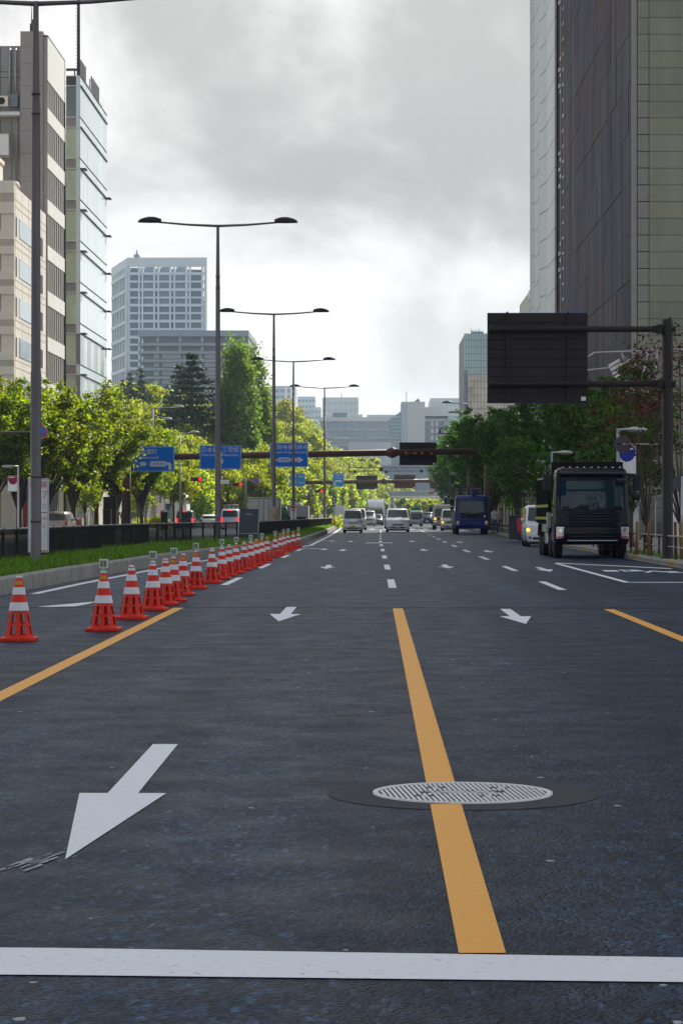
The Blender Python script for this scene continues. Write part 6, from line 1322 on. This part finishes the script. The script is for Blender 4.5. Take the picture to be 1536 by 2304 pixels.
# ---------------------------------------------------------------- trees
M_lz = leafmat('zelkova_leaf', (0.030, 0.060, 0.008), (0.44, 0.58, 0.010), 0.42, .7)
M_lf = leafmat('hill_leaf', (0.055, 0.090, 0.014), (0.54, 0.62, 0.025), 0.48, .5)
M_lg = leafmat('bright_leaf', (0.09, 0.15, 0.016), (0.66, 0.80, 0.035), 0.52, .55)
M_lm = leafmat('feathery_leaf', (0.042, 0.085, 0.018), (0.28, 0.42, 0.03), 0.42, .4)
M_lc = leafmat('conifer_needle', (0.022, 0.045, 0.024), (0.05, 0.09, 0.04), 0.2, .35)
M_lr = leafmat('red_leaf', (0.070, 0.018, 0.013), (0.16, 0.03, 0.018), 0.3, .6)
M_lh = leafmat('yellow_hedge_leaf', (0.20, 0.22, 0.015), (0.55, 0.55, 0.03), 0.45, .35)
def cloud(name, cen, nleaf, sig, flat, size, m, seed, upb=.5, axis=None, outw=.35):
    g_ = np.random.default_rng(seed); n = len(cen) * nleaf
    p = np.repeat(cen, nleaf, 0) + g_.normal(0, 1, (n, 3)) * np.array([sig, sig, sig * flat])
    c0 = cen.mean(0); o = p - c0; o /= np.linalg.norm(o, axis=1, keepdims=True) + 1e-6
    nr = g_.normal(0, 1, (n, 3)) + o * outw + np.array([0, 0, upb]); nr /= np.linalg.norm(nr, axis=1, keepdims=True)
    t = np.cross(nr, g_.normal(0, 1, (n, 3))); t /= np.linalg.norm(t, axis=1, keepdims=True); b_ = np.cross(nr, t)
    s = (size * g_.uniform(.6, 1.35, n))[:, None]
    V = np.stack([p - t * s * .75, p + b_ * s * .42 - t * s * .05, p + t * s * .75, p - b_ * s * .42 - t * s * .05], 1).reshape(-1, 3)
    return npmesh(name, V, np.arange(4 * n), 4, m)
def clumps(n, z0, z1, env, seed, shell=.55, lump=.22):
    g_ = np.random.default_rng(seed); out = []; ph = g_.uniform(0, 6, 6); mx = max(env(i / 40) for i in range(41))
    while len(out) < n:
        t = g_.random(); e = env(t)
        if g_.random() > (e / mx) ** 1.2 + .02: continue
        a = g_.uniform(0, 6.283); e *= 1 + lump * (math.sin(2 * a + ph[0] + 3 * t) * .6 + math.sin(5 * a + ph[1] - 7 * t) * .5 + math.sin(9 * t + ph[2] + a) * .4)
        r = e * (shell + (1 - shell) * g_.random()) if g_.random() < .75 else e * math.sqrt(g_.random())
        out.append((r * math.cos(a), r * math.sin(a), lerp(z0, z1, t)))
    return np.array(out)
def limbs(cen, h0, rt, fork, nl, seed, lean=0.0, sides=6):
    g_ = np.random.default_rng(seed); q = MB()
    q.tube([(0, 0, -.1), (.02, 0, .25), (lean * .4, .03, fork * .6), (lean, 0, fork)], [rt * 1.5, rt * 1.05, rt * .9, rt * .8], 9)
    idx = g_.choice(len(cen), min(nl, len(cen)), False)
    for i, k in enumerate(idx):
        c = Vector(cen[k]); s = Vector((lean * .9, 0, fork * (.75 + .22 * g_.random()) if i % 3 else fork))
        m_ = s.lerp(c, .45) + Vector((0, 0, (c.z - s.z) * .16)); r0 = rt * (.55 if i < 7 else .3)
        m2 = s.lerp(c, .2) + Vector((0, 0, (c.z - s.z) * .12))
        q.tube([s, m2, m_, c], [r0, r0 * .8, r0 * .5, .012], sides, caps=False)
    return q
PROT = {}
def tree_proto(key, name, z0, z1, env, n, nleaf, sig, flat, size, m, seed, fork, rt, nl, bark=None, shell=.55, upb=.5, lump=.22, outw=.35, lean=0.0):
    cen = clumps(n, z0, z1, env, seed, shell, lump)
    PROT[key] = (name, limbs(cen, 0, rt, fork, nl, seed + 1, lean).mesh('trunk', bark or M_bark), cloud('crown', cen, nleaf, sig, flat, size, m, seed + 2, upb, None, outw))
def tree(key, label, X, Y, z, sc=1.0, rz=0.0, group=None, crown=None, cat='tree', sw=None):
    nm, tr, cr_ = PROT[key]; r_ = thing(nm, label, cat, (X, Y, z), rz, group); r_.scale = (sw or sc, sw or sc, sc)
    link('trunk', tr, r_); c = link('crown', cr_, r_)
    if crown:
        ck = cr_.name + crown.name
        if ck not in PROT: me = cr_.copy(); me.materials[0] = crown; PROT[ck] = me
        c.data = PROT[ck]
    return r_
vase = lambda t: 3.4 * (math.sin(math.pi * min(1, (t * .80 + .16))) ** .75)
def frond_tree(key, nb, H, Rm, fork, rt, seed, sub, nleaf, size):
    g_ = np.random.default_rng(seed); q = MB(); cl = []
    q.tube([(0, 0, -.1), (.02, 0, .25), (.03, .03, fork * .6), (0, 0, fork)], [rt * 1.5, rt * 1.05, rt * .92, rt * .85], 9)
    for i in range(nb):
        a = i * 2.399 + g_.uniform(-.3, .3); f = g_.uniform(.15, 1) ** .6; re = Rm * f; ze = H * (1.0 - .34 * f ** 2.2) * g_.uniform(.9, 1.03)
        def P(t): return Vector((re * t ** 1.25 * math.cos(a + .25 * t), re * t ** 1.25 * math.sin(a + .25 * t), fork * .8 + (ze - fork * .8) * t ** .88))
        q.tube([P(t) for t in (.02, .2, .4, .6, .8, 1)], [rt * .55, rt * .42, rt * .3, rt * .2, rt * .1, .012], 6, caps=False)
        for t in np.linspace(.40, 1.0, sub):
            b0 = P(t)
            for _ in range(3):
                d = Vector((math.cos(a), math.sin(a), .35)) + Vector(g_.normal(0, .75, 3)) * Vector((1, 1, .55)).length * .6; d.normalize(); L = g_.uniform(.5, 1.35) * (1.15 - .5 * t)
                q.tube([b0, b0 + d * L * .5 + Vector((0, 0, .05)), b0 + d * L], [.018, .011, .005], 4, caps=False)
                for u in (.35, .6, .82, 1.0): cl.append(b0 + d * L * u + Vector((0, 0, .06 - .22 * u * u)))
    cen = np.array([tuple(c) for c in cl])
    PROT[key] = ('street_tree', q.mesh('trunk', M_bark), cloud('crown', cen, nleaf, .15, .55, size, M_lz, seed + 2, .6, None, .25))
for k in range(3): frond_tree('vase%d' % k, 26, 10.2, 3.7, 1.6, .17, 20 + k * 7, 10, 8, .14)
for k in range(2): frond_tree('airy%d' % k, 22, 10.2, 3.8, 1.7, .16, 45 + k * 7, 9, 6, .14)
rnd_env = lambda t: 3.6 * math.sqrt(max(0.02, 1 - (2 * t - 1) ** 2)) * (1.08 - .25 * t)
for k in range(3): tree_proto('round%d' % k, 'hillside_tree', 2.0, 9.0, rnd_env, 75, 46, .55, .7, .36, M_lf, 60 + k * 5, 2.0, .2, 10, shell=.7, lump=.25)
gk = lambda t: 2.3 * (math.sin(math.pi * min(1, t * .86 + .12)) ** .7) * (1 - .35 * t)
for k in range(3): tree_proto('gink%d' % k, 'street_tree', 1.6, 9.0, gk, 80, 48, .42, .75, .34, M_lg, 90 + k * 5, 1.5, .15, 10, lump=.3, shell=.65)
ms = lambda t: 3.6 * max(0, 1 - t ** 1.7) ** .85 + .10
tree_proto('meta', 'tall_conifer', 2.0, 24.0, ms, 340, 56, .46, 1.1, .30, M_lm, 120, 6, .4, 30, shell=.72, upb=.1, lump=.15)
# layered conifer: tiers of drooping boughs
g_ = np.random.default_rng(5); cc_ = []
for tier in range(17):
    t = tier / 16; z = lerp(2.0, 14.5, t); r = (5.4 * (1 - t) ** .8 + .15)
    for k in range(max(3, int(13 * (1 - t) + 4))):
        a = g_.uniform(0, 6.283); rr_ = r * g_.uniform(.75, 1.08)
        for s in (.25, .5, .75, 1.0): cc_.append((rr_ * s * math.cos(a), rr_ * s * math.sin(a), z - .10 * rr_ * s + .25 * s * s + g_.normal(0, .1)))
cc_ = np.array(cc_); q = MB(); q.tube([(0, 0, -.2), (0, 0, 7), (0, 0, 14.6)], [.35, .22, .03], 8)
PROT['cedar'] = ('cedar_tree', q.mesh('trunk', M_bark), cloud('crown', cc_, 13, .28, .35, .30, M_lc, 6, .6))
fe = lambda t: 1.3 * (1 - t) ** .8 + .08
tree_proto('fir', 'fir_tree', .5, 6.0, fe, 60, 26, .22, .6, .24, M_lc, 140, 3, .1, 8, shell=.5)
sp_env = lambda t: 1.9 * (math.sin(math.pi * min(1, t * .75 + .2)) ** .6)
for k in range(2): tree_proto('crape%d' % k, 'small_tree', 3.0, 6.8, sp_env, 70, 22, .16, .8, .07, M_lr, 160 + k * 5, .8, .055, 26, M_bark, lump=.4, shell=.4)
tree_proto('young', 'young_tree', 1.7, 5.2, lambda t: 1.2 * math.sin(math.pi * min(1, t * .8 + .15)) ** .7, 50, 42, .25, .7, .14, M_lz, 180, 1.5, .06, 20)
GL = 'street trees along the left pavement'
for i, (px, Y, ty, key, w) in enumerate(((-20, 144, 850, 'vase0', 1.0), (42, 151, 835, 'vase1', 1.0), (100, 158, 852, 'vase2', 1.0), (164, 170, 850, 'vase0', 1.05), (216, 184, 868, 'vase1', 1.0), (262, 198, 905, 'vase2', .95), (318, 207, 940, 'vase0', .9))):
    lab = ['leafy street tree cut by the left picture edge', 'leafy street tree behind the dark red banner', 'leafy street tree right behind the nearest lamp pole', 'forked leafy street tree above the orange barriers',
           'leafy street tree left of the black street cabinet', 'leafy street tree beside the thick brown gantry post', 'dark leafy street tree hiding the first blue sign'][i]
    h = PZ(ty, Y) - .15; tree(key, lab, PX(px, Y), Y, .15, h / 10.2, R(i * 67), GL, sw=w * 1.12)
tree('young', 'small thin tree between two big ones by the orange barriers', PX(191, 172), 172, .15, .95, .3); tree('young', 'small bright tree in front of the white kiosk', PX(310, 216), 216, .15, 1.0, 1.2)
tree('young', 'small bright tree at the left end of the kiosk roof', PX(328, 240), 240, .15, 1.0, 2.2)
GR = 'street trees along the right pavement'
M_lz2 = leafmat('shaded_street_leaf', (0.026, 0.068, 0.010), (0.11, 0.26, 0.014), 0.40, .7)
for i, (px, Y, ty, key, w) in enumerate(((1385, 100, 795, 'airy1', .85), (1318, 119, 830, 'airy0', .95), (1225, 146, 885, 'airy1', 1.0), (1160, 168, 905, 'airy0', 1.1), (1112, 200, 905, 'vase2', 1.2), (1078, 232, 918, 'vase0', 1.25), (1052, 268, 950, 'vase1', 1.2), (1030, 315, 990, 'vase2', 1.2), (1017, 360, 1035, 'vase0', 1.1))):
    lab = ['dark leafy tree under the big sign arm beside the thick brown post', 'dark leafy tree with a slanting trunk below the big dark sign', 'dark leafy tree left of the red and white banner', 'dark leafy tree behind the street cabinet and post box',
           'dark leafy tree over the blue truck', 'dark leafy tree behind the right end of the nearer gantry', 'dark leafy tree behind the white crane truck', 'dark leafy tree at the right end of the farther gantry', 'farthest dark leafy tree on the right pavement'][i]
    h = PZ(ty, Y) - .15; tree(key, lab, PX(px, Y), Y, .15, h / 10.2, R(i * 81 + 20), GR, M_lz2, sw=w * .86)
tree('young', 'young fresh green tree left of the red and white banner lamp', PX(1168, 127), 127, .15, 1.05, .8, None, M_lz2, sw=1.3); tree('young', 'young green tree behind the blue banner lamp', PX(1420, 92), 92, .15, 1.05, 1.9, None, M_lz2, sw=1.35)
tree('crape0', 'sparse reddish tree just left of the thick brown post', PX(1452, 86), 86, .15, 1.06, .5, None); tree('crape1', 'sparse reddish tree at the right picture edge', PX(1531, 69), 69, .15, 1.0, 1.4, None)
# wooded hill
OUT = [(225, 885), (240, 872), (280, 862), (330, 864), (380, 868), (430, 885), (480, 920), (520, 950), (560, 945), (600, 912), (630, 900), (660, 915), (690, 938), (705, 972), (725, 1005), (760, 1012), (800, 1020), (835, 1040), (850, 1080)]
rows = []
k = 0
for r in range(6):
    row = []
    for px in range(230, 850, 24):
        top = poly_at(OUT, px) + r * 34 + rnd.uniform(-7, 9)
        Y = (max(272 if px > 400 else 0, 345 - r * 24) if px < 600 else 470 - r * 20 if px < 690 else 520 - r * 30 + (px - 690) * .8) + rnd.uniform(-7, 7)
        row.append((px + rnd.uniform(-6, 6) + (12 if r % 2 else 0), top, Y))
    rows.append(row)
hv = []; hf = []
for row in rows[::1]:
    for px, top, Y in row: hv.append((PX(px, Y), Y, max(-.3, PZ(top, Y) - 8.5)))
nn = len(rows[0])
for i in range(len(rows) - 1):
    for j in range(nn - 1): hf.append((i * nn + j, i * nn + j + 1, (i + 1) * nn + j + 1, (i + 1) * nn + j))
base = len(hv)
for px, top, Y in rows[-1]: hv.append((PX(px, Y), Y - 8, -.3))
for j in range(nn - 1): hf.append(((len(rows) - 1) * nn + j, (len(rows) - 1) * nn + j + 1, base + j + 1, base + j))
q = MB(); q.add(hv, hf, 0, True); struct(q.build('hill', M_soil))
lim = [(225, 6), (520, 5), (700, 4), (760, 2), (850, 1)]
HO = ['first'] + ORD[1:22] + ['twenty-third', 'twenty-fourth', 'twenty-fifth', 'twenty-sixth', 'twenty-seventh', 'twenty-eighth']
NAMES = ['top row', 'second row', 'third row', 'fourth row', 'fifth row', 'lowest row']
for r, row in enumerate(rows):
    ci = 0
    for px, top, Y in row:
        if top > 1075: continue
        wpx = rnd.uniform(58, 84); sw = wpx / F * Y / 7.2; sc = sw * rnd.uniform(.95, 1.15); h = 9.4 * sc
        tree('round%d' % (k % 3), 'leafy tree in the %s of the wooded hillside, %s from the left' % (NAMES[r], HO[ci]), PX(px, Y), Y, PZ(top, Y) - h, sc, R(k * 47), 'trees on the wooded hillside', sw=sw); k += 1; ci += 1
h = PZ(735, 300); 
tree('meta', 'tall bright green conifer, highest tree of the hillside', PX(533, 300), 300, PZ(735, 300) - 24.4 * .92, .92, 0, None, sw=.98)
tree('meta', 'slimmer tall conifer leaning on the right of the highest one', PX(566, 306), 306, PZ(752, 306) - 24.4 * .88, .88, 2, None, sw=.92)
tree('cedar', 'dark blue green cedar with layered boughs left of the tall conifers', PX(432, 298), 298, PZ(800, 298) - 14.7, 1.0, .5, None, sw=1.15)
tree('cedar', 'smaller dark cedar leaning on the left of the layered cedar', PX(403, 306), 306, PZ(824, 306) - 14.7 * .8, .8, 1.5, None, sw=.85)
for px, ty, s, l in ((291, 832, .75, 'small pointed fir left of another on the hill crest'), (316, 822, .85, 'small pointed fir standing right of another on the hill crest'), (276, 850, .5, 'tiniest pointed fir on the hill crest')):
    tree('fir', l, PX(px, 340), 340, PZ(ty, 340) - 6.2 * s, s, px)
# bright street trees beyond the junction on the left
GB_ = [(452, 262, 1058), (488, 276, 1052), (522, 290, 1046), (556, 304, 1046), (590, 320, 1044), (622, 338, 1042), (655, 356, 1046), (686, 378, 1050), (714, 404, 1056), (738, 432, 1060), (760, 462, 1064), (782, 496, 1066), (802, 534, 1070), (820, 576, 1074), (836, 622, 1084), (470, 300, 1040), (540, 330, 1034), (606, 360, 1030), (668, 400, 1036)]
for i, (px, Y, ty) in enumerate(GB_):
    h = PZ(ty, Y) + .1; o_ = ORD[i] if i < 15 else ORD[i - 15]
    lab = ('bright green street tree, %s of the roadside row from its left end' % o_.replace('nearest', 'first')) if i < 15 else ('bright green tree, %s of those standing behind the roadside row' % o_.replace('nearest', 'first'))
    tree('gink%d' % (i % 3), lab, PX(px, Y), Y, 0, h / 9.4, R(i * 53), 'bright street trees beyond the junction', sw=h / 9.4 * (1.1 if Y < 400 else .95))
tree('gink1', 'round bright tree left of the footbridge above the traffic', PX(912, 620), 620, 0, (PZ(1083, 620)) / 9.4, .4, None, sw=PZ(1083, 620) / 9.4 * 1.1)
tree('gink2', 'smaller bright tree beside the footbridge stairs', PX(870, 660), 660, 0, (PZ(1090, 660)) / 9.4, 1.4, None)
# hedges and far greenery
def hedge(name, label, X0, X1, Y0, Y1, h, m, size, n, seed, cat='hedge'):
    g_ = np.random.default_rng(seed); c = np.stack([g_.uniform(X0, X1, n), g_.uniform(Y0, Y1, n), h * g_.uniform(.15, .95, n) ** .6], 1)
    return tag(link(name, cloud(name, c, 30, .3, .7, size, m, seed + 1)), label, cat, kind='stuff' if n > 60 else None)
hedge('hedge', 'bright yellow green clipped hedge behind the waiting cars', PX(425, 272), PX(486, 272), 270, 275, 2.4, M_lh, .22, 70, 300)
hedge('hedge', 'yellow green hedge at the far end of the railing', PX(756, 246), PX(768, 246), 240, 256, .95, M_lg, .16, 40, 305)
hedge('hedge', 'yellow mound of low shrubs left of the green covered load', PX(900, 420), PX(950, 420), 415, 440, 2.0, M_lh, .4, 80, 310)
hedge('hedge', 'low hedge by the left pavement beyond the see-through railing', PX(325, 236), PX(372, 236), 228, 233, .9, M_lh, .18, 50, 315)
hedge('far_woods', 'far dark green trees behind the footbridge', PX(850, 560), PX(1000, 560), 560, 590, PZ(1124, 560), M_lf, .9, 220, 320, 'trees')
hedge('far_woods', 'grey green wood behind the end of the left hillside', PX(735, 640), PX(850, 640), 600, 650, PZ(1035, 640) , M_lf, .9, 300, 330, 'trees')
for i, Y in enumerate((62, 70, 76)): tag(blades('weeds', np.stack([g.uniform(8.1, 8.7, 160), Y + g.uniform(-3, 3, 160), np.full(160, .15)], 1), .16, .012, M_grass), 'weeds growing along the right kerb below the guard rail', 'weeds', kind='stuff')
# ---------------------------------------------------------------- pedestrians
def person(label, X, Y, z, rz, h, shirt, trouser, hair, stride=.22, skin=(0.42, 0.26, 0.18)):
    r_ = thing('person', label, 'person', (X, Y, z), rz); k = h / 1.7
    P = {'pel': (0, 0, .92), 'sp': (0, .01, 1.12), 'ch': (0, 0, 1.32), 'nk': (0, -.01, 1.45), 'hd': (0, -.03, 1.52), 'hd2': (0, -.03, 1.62)}
    E = [('pel', 'sp'), ('sp', 'ch'), ('ch', 'nk'), ('nk', 'hd'), ('hd', 'hd2')]; Rr = {'pel': .145, 'sp': .125, 'ch': .15, 'nk': .055, 'hd': .085, 'hd2': .088}
    for s, n in ((1, 'l'), (-1, 'r')):
        st = stride * s
        P.update({'hp' + n: (.09 * s, 0, .86), 'kn' + n: (.095 * s, -.5 * st - .02, .48), 'an' + n: (.095 * s, -st + .05 * (s < 0), .09 + .05 * (s < 0)), 'to' + n: (.1 * s, -st - .15, .04 + .02 * (s < 0)),
                  'sh' + n: (.185 * s, 0, 1.38), 'el' + n: (.225 * s, .35 * st, 1.10), 'wr' + n: (.215 * s, .6 * st - .06, .86), 'ha' + n: (.205 * s, .6 * st - .09, .77)})
        E += [('pel', 'hp' + n), ('hp' + n, 'kn' + n), ('kn' + n, 'an' + n), ('an' + n, 'to' + n), ('ch', 'sh' + n), ('sh' + n, 'el' + n), ('el' + n, 'wr' + n), ('wr' + n, 'ha' + n)]
        Rr.update({'hp' + n: .092, 'kn' + n: .062, 'an' + n: .045, 'to' + n: .035, 'sh' + n: .065, 'el' + n: .045, 'wr' + n: .032, 'ha' + n: .035})
    ks = list(P); me = bpy.data.meshes.new('body'); me.from_pydata([P[i] for i in ks], [(ks.index(a), ks.index(b_)) for a, b_ in E], [])
    o = bpy.data.objects.new('body_tmp', me); COL.objects.link(o); o.modifiers.new('s', 'SKIN')
    for i, n in enumerate(ks):
        sv = me.skin_vertices[0].data[i]; sv.radius = (Rr[n], Rr[n] * (.8 if n in ('pel', 'sp', 'ch') else 1)); sv.use_root = n == 'pel'
    o.modifiers.new('u', 'SUBSURF').levels = 2
    bpy.context.view_layer.update(); m2 = bpy.data.meshes.new_from_object(o.evaluated_get(bpy.context.evaluated_depsgraph_get())); bpy.data.objects.remove(o)
    m2.materials.clear()
    for n_, c in (('skin', skin), ('shirt', shirt), ('trousers', trouser), ('shoes', (0.02, 0.02, 0.02))): m2.materials.append(mat('cloth_%s_%.2f_%.2f' % (n_, c[0], c[2]), c, .8, var=.1))
    for p in m2.polygons:
        z_ = p.center.z; p.material_index = 0 if z_ > 1.44 or (abs(p.center.x) > .17 and z_ < 1.06) else (1 if z_ > .93 else (2 if z_ > .1 else 3)); p.use_smooth = True
    link('body', m2, r_, (0, 0, 0), 0, (k, k, k))
    q = MB(); rings = []
    for z_, r in ((1.555, .097), (1.60, .108), (1.66, .104), (1.70, .078), (1.725, .03)): rings.append([(r * math.cos(a), -.015 + (r if math.sin(a) > -.25 else r * .82) * math.sin(a), z_ + (.035 if math.sin(a) < -.3 and z_ < 1.62 else 0)) for a in [6.283 * i / 14 for i in range(14)]])
    q.loft(rings); q.build('hair', mat('hair', hair, .6, var=.2), r_).scale = (k, k, k)
    q = MB(); q.lathe([(.012, 0), (.004, .025)], 6, (0, -.135, 1.56), 'z')
    for s in (-1, 1): q.lathe([(.012, -.012), (.012, .012)], 6, (s * .088, -.02, 1.57), 'x')
    q.build('face', m2.materials[0], r_).scale = (k, k, k)
    q = MB()
    for s in (-1, 1): q.lathe([(.009, -.004), (.009, .004)], 6, (s * .033, -.116, 1.585), 'y')
    q.b(-.025, .025, -.122, -.112, 1.515, 1.522); q.build('eyes_and_mouth', M_blk, r_).scale = (k, k, k)
    return r_
person('person in a pale top walking behind the guard rail by the blue truck', PX(1112, 160), 160, .15, R(10), 1.70, (0.5, 0.48, 0.5), (0.05, 0.09, 0.2), (0.03, 0.022, 0.018))
person('person in grey brown clothes a step behind the one by the blue truck', PX(1125, 166), 166, .15, R(-15), 1.66, (0.2, 0.17, 0.14), (0.06, 0.055, 0.05), (0.02, 0.016, 0.014), -.2)
person('person in an olive shirt on the left pavement beside the brown gantry post', PX(264, 190), 190, .15, R(160), 1.72, (0.22, 0.2, 0.1), (0.30, 0.2, 0.13), (0.03, 0.022, 0.018))
# ---------------------------------------------------------------- haze
q = MB(); q.b(-2600, 2600, -310, 4300, -1.7, 128)
hz = MB.build(q, 'haze', [], None) if False else link('haze', q.mesh('haze', bpy.data.materials.new('haze_air')))
hm = hz.data.materials[0]; hm.use_nodes = True; t = hm.node_tree; t.nodes.clear()
pv_ = N(t, 'ShaderNodeVolumePrincipled'); pv_.inputs['Density'].default_value = HAZE; pv_.inputs['Color'].default_value = (0.66, 0.84, 1.0, 1); pv_.inputs['Anisotropy'].default_value = 0.35
ho = N(t, 'ShaderNodeOutputMaterial'); t.links.new(pv_.outputs[0], ho.inputs['Volume'])
tag(hz, 'thin pale daytime haze over the far end of the street', 'haze', kind='stuff')
